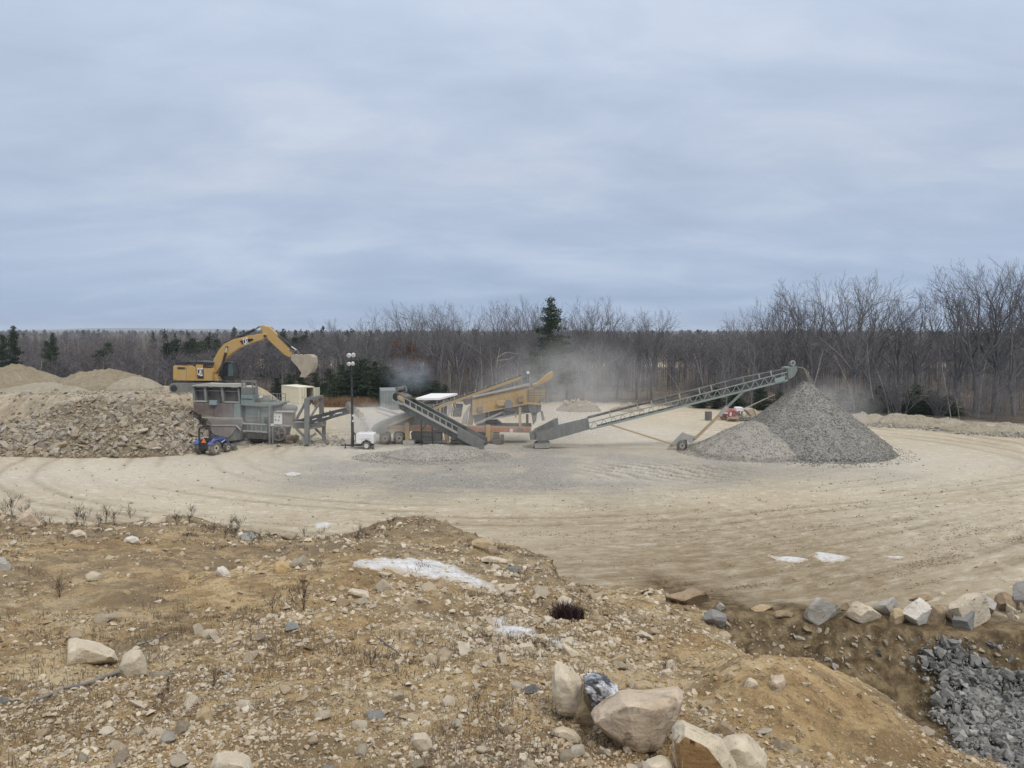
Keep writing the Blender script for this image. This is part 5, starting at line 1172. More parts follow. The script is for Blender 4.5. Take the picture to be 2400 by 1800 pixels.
def one_stone(name, base, face=None, stain=(0.30, 0.20, 0.11), amt=0.3, dark=0.4, rough=0.88):
    m, nt, b = new_mat(name); q = NT(nt); tc = q.n('ShaderNodeTexCoord').outputs['Object']
    n1 = q.noise(tc, 2.2, 7, 0.65, 0.7); n2 = q.noise(tc, 9, 6, 0.7, 0.3); n3 = q.noise(tc, 38, 4, 0.75)
    lay = q.noise(q.map(tc, (1.2, 1.2, 6.0), (0.5, 0.3, 0)), 2.0, 5, 0.6, 0.5)
    c = q.mix(q.math('MULTIPLY', q.ramp(n1, [(0.42, 0.0), (0.64, 1.0)]), amt), base, stain)
    c = q.mix(q.math('MULTIPLY', q.ramp(lay, [(0.48, 0.0), (0.62, 1.0)]), 0.35), c, tuple(min(1, x * 1.35 + 0.03) for x in base))
    c = q.mix(q.math('MULTIPLY', q.ramp(n2, [(0.50, 0.0), (0.68, 1.0)]), 0.4), c, tuple(x * 0.62 for x in base))
    c = q.mix(q.math('MULTIPLY', q.ramp(n3, [(0.57, 0.0), (0.66, 1.0)]), dark), c, tuple(x * 0.3 for x in base))
    vo = q.n('ShaderNodeTexVoronoi', feature='DISTANCE_TO_EDGE'); vo.inputs['Scale'].default_value = 2.3; q.l(q.mix(0.22, tc, q.n('ShaderNodeTexNoise').outputs['Color']), vo.inputs['Vector'])
    crk = q.math('MULTIPLY', q.ramp(vo.outputs['Distance'], [(0.0, 1.0), (0.035, 0.0)]), q.ramp(n1, [(0.46, 0.0), (0.56, 0.8)]), True)
    c = q.mix(crk, c, tuple(x * 0.3 for x in base))
    q.l(c, b.inputs['Base Color']); b.inputs['Roughness'].default_value = rough; b.inputs['Specular IOR Level'].default_value = 0.25
    q.l(q.bump(q.math('ADD', q.math('ADD', n2, q.math('MULTIPLY', lay, 0.6)), q.math('MULTIPLY', n3, 0.35)), 0.6, 0.035), b.inputs['Normal'])
    return m
# ------------------------------------------------------------------ stone shapes
def hull_points(pts, bevel=0.0, cuts=0, amp=0.0, seed=0, freq=3.0, chips=0):
    bm = bmesh.new()
    for p in pts: bm.verts.new(p)
    r = bmesh.ops.convex_hull(bm, input=bm.verts)
    bmesh.ops.delete(bm, geom=list({e for e in r['geom_interior'] + r['geom_unused'] if isinstance(e, bmesh.types.BMVert)}), context='VERTS')
    bmesh.ops.dissolve_limit(bm, angle_limit=R(9), verts=bm.verts, edges=bm.edges)
    if bevel: bmesh.ops.bevel(bm, geom=list(bm.edges), offset=bevel, segments=2, profile=0.6, affect='EDGES', clamp_overlap=True)
    bmesh.ops.triangulate(bm, faces=bm.faces)
    for k in range(cuts):
        bmesh.ops.subdivide_edges(bm, edges=[e for e in bm.edges if e.calc_length() > bevel * 1.2], cuts=1, use_grid_fill=True)
        bmesh.ops.triangulate(bm, faces=bm.faces)
    if chips:                    # fracture planes
        rc = np.random.default_rng(seed + 77); co = np.array([v.co[:] for v in bm.verts]); c0 = co.mean(0)
        for k in range(chips):
            nn = rc.normal(size=3); nn /= np.linalg.norm(nn); d = (co - c0) @ nn; lim = d.max() * (0.84 + 0.14 * rc.random()); co = co - np.outer(np.maximum(d - lim, 0), nn)
        for v, p in zip(bm.verts, co): v.co = p
    if amp:
        bm.normal_update(); o = Vector((seed * 3.1, seed * 1.7, seed * 0.9))
        for v in bm.verts:
            p = v.co
            h = mnoise.fractal(p * freq + o, 0.9, 2.1, 4) + 0.7 * abs(mnoise.noise(p * freq * 0.6 - o)) - 0.35 + 0.35 * mnoise.fractal(p * freq * 4 + o, 0.8, 2.1, 3)
            v.co = p + v.normal * amp * h
    return bm
def to_mesh(bm, name, smooth=True):
    me = bpy.data.meshes.new(name); bmesh.ops.recalc_face_normals(bm, faces=bm.faces); bm.to_mesh(me); bm.free()
    me.polygons.foreach_set('use_smooth', [smooth] * len(me.polygons)); return me
def rand_pts(r, n, flat=0.75, blocky=0.5):
    p = r.normal(size=(n, 3)); p /= np.linalg.norm(p, axis=1)[:, None]
    c = p / np.max(np.abs(p), axis=1)[:, None]
    p = p * (1 - blocky) + c * blocky * 0.8
    p *= (0.82 + 0.25 * r.random((n, 1))); p[:, 2] *= flat; return p * 0.5
ROCK = []
for i in range(12):
    r = np.random.default_rng(100 + i); ROCK.append(to_mesh(hull_points([tuple(p) for p in rand_pts(r, 10 + i % 5, 0.62 + 0.3 * r.random(), 0.35 + 0.4 * r.random())], 0.02, 3, 0.018, i, 3.2, 9), 'rock'))
COBBLE = []
for i in range(5):
    r = np.random.default_rng(200 + i); COBBLE.append(to_mesh(hull_points([tuple(p) for p in rand_pts(r, 26, 0.8, 0.0)], 0.04, 1, 0.012, i, 2.5), 'cobble'))
ROCK = [[me] for me in ROCK]
_rc = {}
def rock_mesh(i, m, cobble=False):
    k = (i, m.name, cobble)
    if k not in _rc:
        me = (COBBLE[i % len(COBBLE)] if cobble else ROCK[i % len(ROCK)][0]).copy(); me.materials.clear(); me.materials.append(m); _rc[k] = me
    return _rc[k]
def rock_obj(name, i, m, loc, size, rot, parent=None, cobble=False):
    o = bpy.data.objects.new(name, rock_mesh(i, m, cobble)); C.objects.link(o)
    o.location = Vector(loc) - (Vector(parent.get('_at')) if parent is not None else Vector((0, 0, 0)))
    o.scale = size; o.rotation_euler = rot
    if parent is not None: o.parent = parent
    return o
# small low stones, merged by the thousand where nobody could count them
LOW = []
for i in range(14):
    r = np.random.default_rng(300 + i)
    bm = hull_points([tuple(p) for p in rand_pts(r, 9 + i % 6, 0.55 + 0.4 * r.random(), 0.4 * r.random())])
    bm.verts.ensure_lookup_table(); bm.verts.index_update()
    LOW.append((np.array([v.co[:] for v in bm.verts]), np.array([[v.index for v in f.verts] for f in bm.faces]))); bm.free()
def rot_mats(n, tilt, r):
    yaw = r.random(n) * 2 * np.pi; a = (r.random(n) - 0.5) * 2 * tilt; b = (r.random(n) - 0.5) * 2 * tilt
    cz, sz, cx, sx, cy, sy = np.cos(yaw), np.sin(yaw), np.cos(a), np.sin(a), np.cos(b), np.sin(b)
    M = np.zeros((n, 3, 3))
    M[:, 0, 0] = cz * cy; M[:, 0, 1] = cz * sy * sx - sz * cx; M[:, 0, 2] = cz * sy * cx + sz * sx
    M[:, 1, 0] = sz * cy; M[:, 1, 1] = sz * sy * sx + cz * cx; M[:, 1, 2] = sz * sy * cx - cz * sx
    M[:, 2, 0] = -sy; M[:, 2, 1] = cy * sx; M[:, 2, 2] = cy * cx
    return M
def scatter(name, pos, size, m, tilt=0.6, seed=0, parent=None, rnd=None):
    r = np.random.default_rng(seed); n = len(pos); M = rot_mats(n, tilt, r); which = r.integers(0, len(LOW), n)
    sc = size[:, None] * (0.75 + 0.6 * r.random((n, 3))); rnd = r.random(n) if rnd is None else rnd
    V = []; Fq = []; A = []; k = 0
    for i, (v, f) in enumerate(LOW):
        ix = np.where(which == i)[0]
        if not len(ix): continue
        w = np.einsum('nij,nkj->nki', M[ix], v[None] * sc[ix][:, None, :]) + pos[ix][:, None, :]
        V.append(w.reshape(-1, 3)); Fq.append((f[None] + (np.arange(len(ix)) * len(v))[:, None, None] + k).reshape(-1, 3)); A.append(np.repeat(rnd[ix], len(v))); k += len(ix) * len(v)
    V = np.concatenate(V)
    if parent is not None: V = V - np.array(parent.get('_at'))
    return np_mesh(name, V, np.concatenate(Fq), m, False, parent, dict(rnd=np.concatenate(A)))

# ------------------------------------------------------------------ the boulders one can tell apart, on the near bank
def outline_boulder(name, label, outline, Y, depth, m, front=(), shrink=0.8, amp=0.02, cuts=3, bevel=0.02, m2=None, seed=1, bury=0.12, freq=4.0, crease=0.30):
    """hull of a real outline with its own distance, depth and bulging front"""
    us = [u for u, v in outline]; vs = [v for u, v in outline]; cu, cv = sum(us) / len(us), sum(vs) / len(vs); v0, v1 = min(vs), max(vs); pts = []
    for u, v in outline:        # the upper edge lies further back than the foot, so the top face shows
        t = (v - v0) / (v1 - v0); pts.append(P(u, v, Y + depth * 0.8 * (1 - t) ** 0.8))
        if t < 0.5: pts.append(P(cu + (u - cu) * 0.92, v + (v1 - v0) * crease, Y + depth * 0.06))
        else: pts.append(P(u, v, Y) + Vector((0, depth * 0.3, -bury)))
        pts.append(P(cu + (u - cu) * shrink, cv + (v - cv) * shrink + 4, Y + depth))
    for u, v, o in front: pts.append(P(u, v, Y - o * depth * 0.5))
    c = sum(pts, Vector()) / len(pts); zlow = P(cu, v1, Y).z
    base = Vector((c.x, Y + depth / 2, zlow))
    bm = hull_points([p - base for p in pts], bevel * 0.6, cuts, amp * 0.8, seed, freq, 0 if seed == 2 else 7)
    me = to_mesh(bm, name, True); o = bpy.data.objects.new(name, me); C.objects.link(o); o.location = base; me.materials.append(m)
    if m2 is not None:
        me.materials.append(m2); d = Vector((-0.45, -0.88, -0.05)).normalized()
        for f in me.polygons:
            if f.normal.dot(d) > 0.66: f.material_index = 1
    return tag(o, label, 'boulder')
PINK = one_stone('pinkish granite', (0.54, 0.445, 0.34), stain=(0.36, 0.255, 0.16), amt=0.5)
PALE = one_stone('pale granite', (0.58, 0.51, 0.39), stain=(0.40, 0.30, 0.18), amt=0.35)
OCHR = one_stone('iron stained face', (0.30, 0.185, 0.085), stain=(0.20, 0.115, 0.055), amt=0.6)
TAN = one_stone('tan stone', (0.44, 0.345, 0.215), stain=(0.30, 0.20, 0.10), amt=0.4)
WHITISH = one_stone('whitish stone', (0.62, 0.585, 0.52), stain=(0.42, 0.36, 0.28), amt=0.3)
LGREYS = one_stone('light grey rock', (0.40, 0.39, 0.36), stain=(0.30, 0.235, 0.155), amt=0.5)
MGREYS = one_stone('slate grey rock', (0.24, 0.24, 0.23), stain=(0.24, 0.19, 0.13), amt=0.45)
BRNROCK = one_stone('muddy brown rock', (0.33, 0.25, 0.165), stain=(0.21, 0.15, 0.09), amt=0.5)
def gloss():
    m, nt, b = new_mat('black and white glossy face'); q = NT(nt); tc = q.n('ShaderNodeTexCoord').outputs['Object']
    n = q.noise(q.map(tc, (3, 3, 5), (0.3, 0.6, 0.2)), 2.4, 4, 0.6, 1.2)
    q.l(q.ramp(n, [(0.47, (0.045, 0.045, 0.052)), (0.54, (0.24, 0.25, 0.27)), (0.64, (0.60, 0.61, 0.63))]), b.inputs['Base Color'])
    b.inputs['Roughness'].default_value = 0.28; q.l(q.bump(q.noise(tc, 9, 4), 0.8, 0.05), b.inputs['Normal']); return m
hY = lambda u, v: hit(u, v).y
def heroes():
    yA = hY(1490, 1768)
    outline_boulder('boulder', 'largest pinkish boulder with a flat pale top, low at the front of the near bank', [(1385, 1670), (1402, 1648), (1453, 1618), (1520, 1615), (1589, 1607), (1605, 1622), (1592, 1670), (1570, 1724), (1542, 1761), (1497, 1768), (1469, 1752), (1402, 1700)],
        yA, 0.62, PINK, [(1470, 1655, 0.25), (1540, 1665, 0.25), (1490, 1725, 0.12), (1440, 1690, 0.08)], 0.85, 0.022, 3, 0.02, seed=2, crease=0.16)
    yB = hY(1680, 1850)
    outline_boulder('boulder', 'broken boulder with a pale top and rust brown left face at the bottom edge', [(1573, 1701), (1583, 1690), (1597, 1682), (1620, 1692), (1652, 1716), (1690, 1728), (1725, 1790), (1745, 1850), (1600, 1860), (1588, 1780)],
        yB, 0.45, PALE, [(1592, 1716, 0.15), (1650, 1742, 0.2), (1695, 1800, 0.18), (1600, 1800, 0.16)], 0.85, 0.016, 3, 0.02, OCHR, 3, crease=0.07)
    outline_boulder('boulder', 'pale slab leaning on the right side of the rust brown boulder', [(1690, 1724), (1706, 1720), (1757, 1717), (1775, 1735), (1801, 1758), (1800, 1800), (1785, 1850), (1720, 1860)],
        yB + 0.22, 0.4, PALE, [(1740, 1745, 0.15), (1760, 1790, 0.2)], 0.8, 0.018, 3, 0.02, None, 4)
    yC = hY(1345, 1700)
    outline_boulder('boulder', 'tall layered pale slab standing left of the largest pinkish boulder', [(1292, 1597), (1298, 1556), (1315, 1549), (1339, 1559), (1364, 1588), (1372, 1640), (1362, 1672), (1310, 1668)], yC, 0.35, PALE, [(1330, 1600, 0.25)], 0.8, 0.018, 3, 0.015, None, 5)
    outline_boulder('boulder', 'cracked tan slab wedged between the layered slab and the largest boulder', [(1366, 1592), (1402, 1651), (1396, 1700), (1368, 1690), (1342, 1690), (1352, 1650)], yC - 0.05, 0.3, TAN, [(1375, 1650, 0.2)], 0.85, 0.014, 3, 0.012, None, 6)
    outline_boulder('boulder', 'dark rock with a glossy black and white face behind the largest boulder', [(1363, 1581), (1390, 1571), (1421, 1580), (1453, 1610), (1446, 1645), (1399, 1655), (1386, 1620)], yA + 0.42, 0.35, gloss(), [(1410, 1605, 0.2)], 0.7, 0.03, 3, 0.012, None, 7, freq=6)
    outline_boulder('boulder', 'rounded tan rock peeking over the top of the largest boulder', [(1480, 1612), (1490, 1596), (1510, 1592), (1530, 1600), (1538, 1618), (1480, 1630)], yA + 0.8, 0.4, TAN, [], 0.8, 0.01, 2, 0.02, None, 8)
    yE = hY(1340, 1745)
    outline_boulder('boulder', 'flat pale split slab below the layered slab', [(1294, 1708), (1320, 1700), (1345, 1710), (1363, 1730), (1350, 1744), (1310, 1722)], yE, 0.25, PALE, [], 0.85, 0.01, 3, 0.01, None, 9)
    outline_boulder('boulder', 'small wedge stone propping up the flat split slab', [(1300, 1735), (1314, 1726), (1328, 1745), (1320, 1763), (1306, 1752)], yE - 0.02, 0.14, PALE, [], 0.8, 0.008, 2, 0.01, None, 10)
    outline_boulder('boulder', 'blocky pale rock at the bottom edge below the largest boulder', [(1506, 1790), (1524, 1770), (1560, 1768), (1574, 1785), (1580, 1830), (1515, 1840)], hY(1540, 1835), 0.3, PALE, [(1540, 1800, 0.15)], 0.85, 0.012, 3, 0.015, None, 11)
    outline_boulder('boulder', 'long pale slab half buried in soil at the lower left', [(154, 1562), (160, 1497), (178, 1493), (235, 1506), (270, 1524), (262, 1540), (200, 1556)], hY(210, 1562), 0.6, PALE, [(200, 1520, 0.1)], 0.85, 0.014, 3, 0.02, None, 12)
    outline_boulder('boulder', 'upright rounded cream rock behind the fallen grey branch', [(276, 1572), (288, 1535), (310, 1518), (330, 1518), (340, 1540), (341, 1574), (300, 1590)], hY(310, 1586), 0.35, PALE, [(312, 1550, 0.15)], 0.85, 0.01, 3, 0.025, None, 13)
    outline_boulder('boulder', 'wide cream boulder cut by the bottom edge left of centre', [(490, 1800), (505, 1765), (530, 1758), (570, 1762), (587, 1775), (588, 1812), (540, 1840), (495, 1835)], hY(540, 1835), 0.4, PALE, [(540, 1790, 0.12)], 0.85, 0.014, 3, 0.02, None, 14)
    outline_boulder('boulder', 'flat faced cream boulder low in the middle of the bank', [(958, 1748), (970, 1718), (998, 1716), (1012, 1736), (1014, 1756), (995, 1762), (966, 1756)], hY(985, 1760), 0.25, PALE, [], 0.85, 0.009, 3, 0.012, None, 15)
    outline_boulder('boulder', 'tan diamond shaped rock right of the fallen branch', [(457, 1672), (476, 1655), (492, 1654), (502, 1690), (484, 1702), (470, 1695)], hY(480, 1700), 0.2, TAN, [(480, 1672, 0.1)], 0.8, 0.01, 3, 0.012, None, 16)
    outline_boulder('boulder', 'pinkish pointed wedge rock on the left crest of the bank', [(38, 1222), (52, 1200), (74, 1190), (80, 1206), (94, 1232), (60, 1238)], hY(66, 1236), 0.7, PINK, [], 0.75, 0.03, 3, 0.02, None, 17)
    outline_boulder('boulder', 'grey boulder cut by the left edge', [(-30, 1330), (-10, 1304), (12, 1306), (27, 1324), (10, 1334), (-20, 1345)], hY(0, 1340), 0.5, LGREYS, [], 0.8, 0.012, 3, 0.03, None, 18)
    outline_boulder('boulder', 'orange tinted round boulder on the upper slope', [(639, 1335), (646, 1318), (662, 1312), (678, 1318), (682, 1338), (668, 1345), (646, 1345)], hY(660, 1345), 0.45, one_stone('orange tinted stone', (0.48, 0.35, 0.185), stain=(0.34, 0.22, 0.10), amt=0.4), [], 0.85, 0.012, 3, 0.03, None, 19)
    outline_boulder('boulder', 'bluish white stone with a pale foot on the upper slope', [(506, 1345), (510, 1328), (520, 1325), (532, 1332), (541, 1346), (525, 1352)], hY(520, 1352), 0.3, WHITISH, [], 0.85, 0.01, 3, 0.02, None, 20)
    outline_boulder('boulder', 'white flat sided boulder behind the sandy patch', [(288, 1270), (294, 1260), (310, 1255), (325, 1260), (327, 1272), (310, 1274)], hY(308, 1274), 0.6, WHITISH, [], 0.8, 0.015, 3, 0.03, None, 21)
    outline_boulder('boulder', 'cream rounded boulder near the left crest shrubs', [(162, 1252), (170, 1244), (188, 1240), (200, 1248), (199, 1258), (180, 1262)], hY(181, 1262), 0.6, PALE, [], 0.8, 0.015, 3, 0.03, None, 22)
    outline_boulder('boulder', 'flat cream slab lying below the ice patch', [(812, 1382), (825, 1378), (862, 1383), (868, 1404), (845, 1402), (830, 1396)], hY(845, 1404), 0.5, PALE, [], 0.85, 0.012, 3, 0.02, None, 23)
    outline_boulder('boulder', 'long flat cream slab near the crest right of the ice patch', [(1122, 1310), (1140, 1302), (1165, 1305), (1192, 1312), (1193, 1321), (1150, 1318)], hY(1160, 1321), 0.7, PALE, [], 0.85, 0.015, 3, 0.02, None, 24)
    outline_boulder('boulder', 'tan split rock on the crest right of the dark mound', [(1104, 1268), (1118, 1262), (1148, 1263), (1158, 1270), (1142, 1290), (1122, 1288)], hY(1130, 1290), 0.6, TAN, [], 0.8, 0.02, 3, 0.02, None, 25)
    outline_boulder('boulder', 'brownish rounded rock right of the tan split rock', [(1136, 1290), (1146, 1278), (1162, 1280), (1170, 1292), (1160, 1300), (1142, 1300)], hY(1152, 1300), 0.5, BRNROCK, [], 0.8, 0.015, 2, 0.02, None, 26)
    outline_boulder('boulder', 'broad cream rock just under the lower ice patch', [(1206, 1520), (1220, 1506), (1245, 1505), (1258, 1518), (1255, 1528), (1215, 1530)], hY(1230, 1530), 0.3, PALE, [], 0.85, 0.01, 3, 0.015, None, 27)
    outline_boulder('boulder', 'pointed cream rock at the right end of the lower ice patch', [(1316, 1524), (1318, 1502), (1330, 1510), (1352, 1528), (1362, 1536), (1340, 1540)], hY(1335, 1540), 0.3, PALE, [], 0.8, 0.012, 3, 0.015, None, 28)
    outline_boulder('boulder', 'thin tan slab leaning to the right above the glossy rock', [(1412, 1554), (1440, 1540), (1466, 1528), (1465, 1538), (1448, 1553)], hY(1440, 1556), 0.12, TAN, [], 0.9, 0.005, 2, 0.008, None, 29)
    outline_boulder('boulder', 'blocky pinkish grey rock on the sandy right ridge', [(1807, 1590), (1815, 1582), (1836, 1580), (1842, 1595), (1834, 1615), (1820, 1622), (1808, 1612)], hY(1824, 1621), 0.25, PINK, [(1822, 1600, 0.15)], 0.8, 0.01, 3, 0.012, None, 30)
    outline_boulder('boulder', 'angular tan rock left of the blocky rock on the sandy right ridge', [(1746, 1600), (1755, 1586), (1772, 1594), (1781, 1606), (1765, 1610), (1748, 1610)], hY(1764, 1611), 0.2, PALE, [], 0.8, 0.01, 3, 0.012, None, 31)
    outline_boulder('boulder', 'half buried tan rock leftmost on the sandy right ridge', [(1696, 1582), (1710, 1570), (1724, 1578), (1726, 1590), (1705, 1594)], hY(1710, 1594), 0.25, TAN, [], 0.8, 0.01, 3, 0.015, None, 32)
    outline_boulder('boulder', 'pale rock with a shadowed hollow beside it on the slope left of the sandy ridge', [(1543, 1582), (1552, 1570), (1570, 1566), (1578, 1578), (1568, 1585)], hY(1560, 1585), 0.25, PALE, [], 0.8, 0.01, 3, 0.015, None, 33)
    outline_boulder('boulder', 'brown rock right behind the rust brown boulder', [(1664, 1715), (1690, 1686), (1705, 1692), (1718, 1716), (1690, 1724)], hY(1690, 1725), 0.25, BRNROCK, [], 0.8, 0.012, 3, 0.015, None, 34)
    outline_boulder('boulder', 'cream triangular rock in the middle of the bank', [(1028, 1532), (1040, 1520), (1058, 1526), (1064, 1538), (1040, 1540)], hY(1046, 1541), 0.25, PALE, [], 0.8, 0.01, 2, 0.012, None, 35)
heroes()
# boulders set along the far lip of the pit, at yard level
def lip_boulders():
    rows = [('brown flat topped wedge boulder at the left end of the pit', 1563, 1660, 1376, 1422, BRNROCK, 1.0), ('small light grey pointed rock beside the brown wedge boulder', 1676, 1700, 1410, 1436, LGREYS, 0.4),
        ('low grey slab sunk below the small pointed rock', 1645, 1700, 1424, 1470, MGREYS, 0.7), ('flat tan slab in the dirt left of the big grey boulder', 1758, 1812, 1414, 1434, TAN, 0.8), ('long tan rock on the pit lip left of the big grey boulder', 1812, 1870, 1428, 1456, BRNROCK, 0.8),
        ('big blue grey boulder with a flat top on the pit lip', 1882, 1970, 1400, 1466, LGREYS, 1.1), ('pale topped brown boulder with a dark undercut on the pit lip', 1982, 2076, 1408, 1470, PALE, 1.0), ('brown stone tucked behind the pale topped boulder', 1970, 1996, 1410, 1432, BRNROCK, 0.5),
        ('square light grey boulder perched between two others on the pit lip', 2040, 2106, 1398, 1446, LGREYS, 0.8), ('small tan boulder under the perched grey boulder', 2084, 2120, 1420, 1468, TAN, 0.6), ('long whitish boulder sloping down to the right on the pit lip', 2108, 2190, 1400, 1474, WHITISH, 1.0),
        ('flat tan boulder behind the long whitish boulder', 2130, 2186, 1388, 1412, BRNROCK, 0.8), ('brown muddy boulder right of the long whitish boulder', 2160, 2222, 1416, 1470, BRNROCK, 0.8), ('small cream rock on top of the large tan boulder', 2196, 2224, 1384, 1404, PALE, 0.5),
        ('round slate grey boulder in front of the large tan boulder', 2232, 2282, 1424, 1480, MGREYS, 0.7), ('large tan and white boulder, biggest of the pit lip', 2206, 2316, 1388, 1474, PALE, 1.4), ('pale grey boulder right behind the biggest lip boulder', 2280, 2334, 1394, 1446, LGREYS, 0.9),
        ('brown half buried boulder at the right end of the pit lip', 2330, 2392, 1384, 1438, BRNROCK, 1.0), ('dark grey boulder cut by the right edge', 2376, 2440, 1360, 1436, MGREYS, 1.1)]
    for i, (lab, u0, u1, v0, v1, m, dp) in enumerate(rows):
        r = np.random.default_rng(500 + i); uc, hw, vc, hh = (u0 + u1) / 2, (u1 - u0) / 2, (v0 + v1) / 2, (v1 - v0) / 2
        Y = hit(uc, v1).y + (0.5 if i == 13 else 0)
        c = np.array([(sx, sy, sz) for sx in (-1, 1) for sy in (-1, 1) for sz in (-0.75, 0.75)], float) + 0.75 * (r.random((8, 3)) - 0.5)
        c = np.concatenate([c, 0.9 * (r.random((3, 3)) * 2 - 1)]); M = np.array(Matrix.Rotation(r.random() * 6.28, 3, 'Z') @ Matrix.Rotation(0.5 + 0.5 * r.random(), 3, 'X') @ Matrix.Rotation(r.random() * 6.28, 3, 'Z')); c = c @ M.T
        c -= (c.max(0) + c.min(0)) / 2; c /= np.abs(c).max(0)
        pts = [P(uc + hw * 1.12 * p[0], vc - hh * 1.15 * p[2] + 3, Y + dp * (0.45 + 0.45 * p[1])) for p in c]
        base = Vector((sum(p.x for p in pts) / len(pts), Y + dp / 2, min(p.z for p in pts) + 0.1))
        me = to_mesh(hull_points([p - base for p in pts], 0.016, 4, 0.020, 40 + i, 2.8, 14), 'boulder'); o = bpy.data.objects.new('boulder', me); C.objects.link(o); o.location = base; me.materials.append(m)
        tag(o, lab, 'boulder')
lip_boulders()

# ------------------------------------------------------------------ stones of the near bank: the larger ones singly, pebbles as one mass
def bank_samples(n, seed, ymin=4.4):
    r = np.random.default_rng(seed); a = (r.random(n) * 2 - 1) * 0.74
    dc = np.interp(a, CREST[:, 0], CREST[:, 1]); y = 1 / (1 / dc + (1 / ymin - 1 / dc) * r.random(n)); x = a * y
    return r, x, y, a
def stony(x, y, a):
    m = 0.45 + 1.0 * fbm(x, y, 1.9, 4, 401)
    v = y / np.interp(a, CREST[:, 0], CREST[:, 1])
    m = m + 0.75 * np.exp(-((a - 0.02) / 0.20) ** 2) * sstep(0.95, 0.6, v) + 0.6 * np.exp(-((a + 0.55) / 0.25) ** 2) * sstep(0.35, 0.24, v)
    m = m - 1.3 * np.exp(-(((a - 0.37) / 0.10) ** 2 + ((y - 10.4) / 1.7) ** 2))
    m = m - 0.8 * np.exp(-(((a + 0.52) / 0.22) ** 2 + ((y - 17) / 3.2) ** 2))
    return np.clip(m, 0.06, 1.4)
def bank_stones():
    r, x, y, a = bank_samples(165000, 402)
    keep = r.random(len(x)) < stony(x, y, a) * 0.52; x, y = x[keep], y[keep]; n = len(x)
    px = 2.6 + 3.4 * r.random(n) ** 2 + 14 * r.random(n) ** 7
    s = px * y / F * 1.25; z = land(x, y)
    rc_, xc, yc, ac = bank_samples(46000, 407); kc = rc_.random(len(xc)) < np.clip(0.15 + 0.8 * fbm(xc, yc, 1.7, 4, 408), 0, 1) * np.where((ac > 0.28) & (yc > 9.2), 0.25, 1); xc, yc = xc[kc], yc[kc]; sc_ = (3 + 12 * rc_.random(len(xc)) ** 3) * yc / F * 1.3
    oc = scatter('clods', np.stack([xc, yc, land(xc, yc) + sc_ * 0.05], -1), sc_, S_CLOD, 0.5, 409); tag(oc, 'crumbled clods of brown and ochre soil on the near bank', 'soil', kind='stuff')
    o = scatter('pebbles', np.stack([x, y, z + s * 0.12], -1), s, S_PEB, 0.5, 403)
    tag(o, 'loose pebbles and grit strewn over the near bank', 'pebbles', kind='stuff')
    r, x, y, a = bank_samples(6000, 404)
    keep = r.random(len(x)) < stony(x, y, a) * 0.5; x, y, a = x[keep], y[keep], a[keep]
    cand = []
    for i in range(len(x)):
        px = 16 + 32 * r.random() ** 3.0
        cand.append((px, x[i], y[i], a[i]))
    cand.sort(reverse=True); cnt = {}
    for i, (px, xx, yy, aa) in enumerate(cand[:165]):
        s = px * yy / F; cob = r.random() < 0.25; fl = 0.6 + 0.5 * r.random()
        zone = 'left' if aa < -0.25 else ('middle' if aa < 0.16 else 'right'); near = yy < np.interp(aa, CREST[:, 0], CREST[:, 1]) * 0.5
        lab = ('rounded pale cobble' if cob else 'angular pale stone') + ' lying in the soil of the ' + ('lower ' if near else 'upper ') + zone + ' part of the near bank'
        m = S_BEIGE if r.random() < 0.72 else (S_MIX if r.random() < 0.8 else S_GREY)
        if m is S_GREY: lab = lab.replace('pale', 'grey')
        o = rock_obj('cobble' if cob else 'stone', int(r.integers(0, 60)), m, (xx, yy, Z(xx, yy) + s * 0.14), (s * (0.9 + 0.5 * r.random()), s * (0.8 + 0.4 * r.random()), s * fl), ((r.random() - .5) * 0.7, (r.random() - .5) * 0.7, r.random() * 6.28), None, cob)
        tag(o, lab, 'stone', lab.replace('lying', 'that lie').replace('stone', 'stones').replace('cobble', 'cobbles'))
bank_stones()

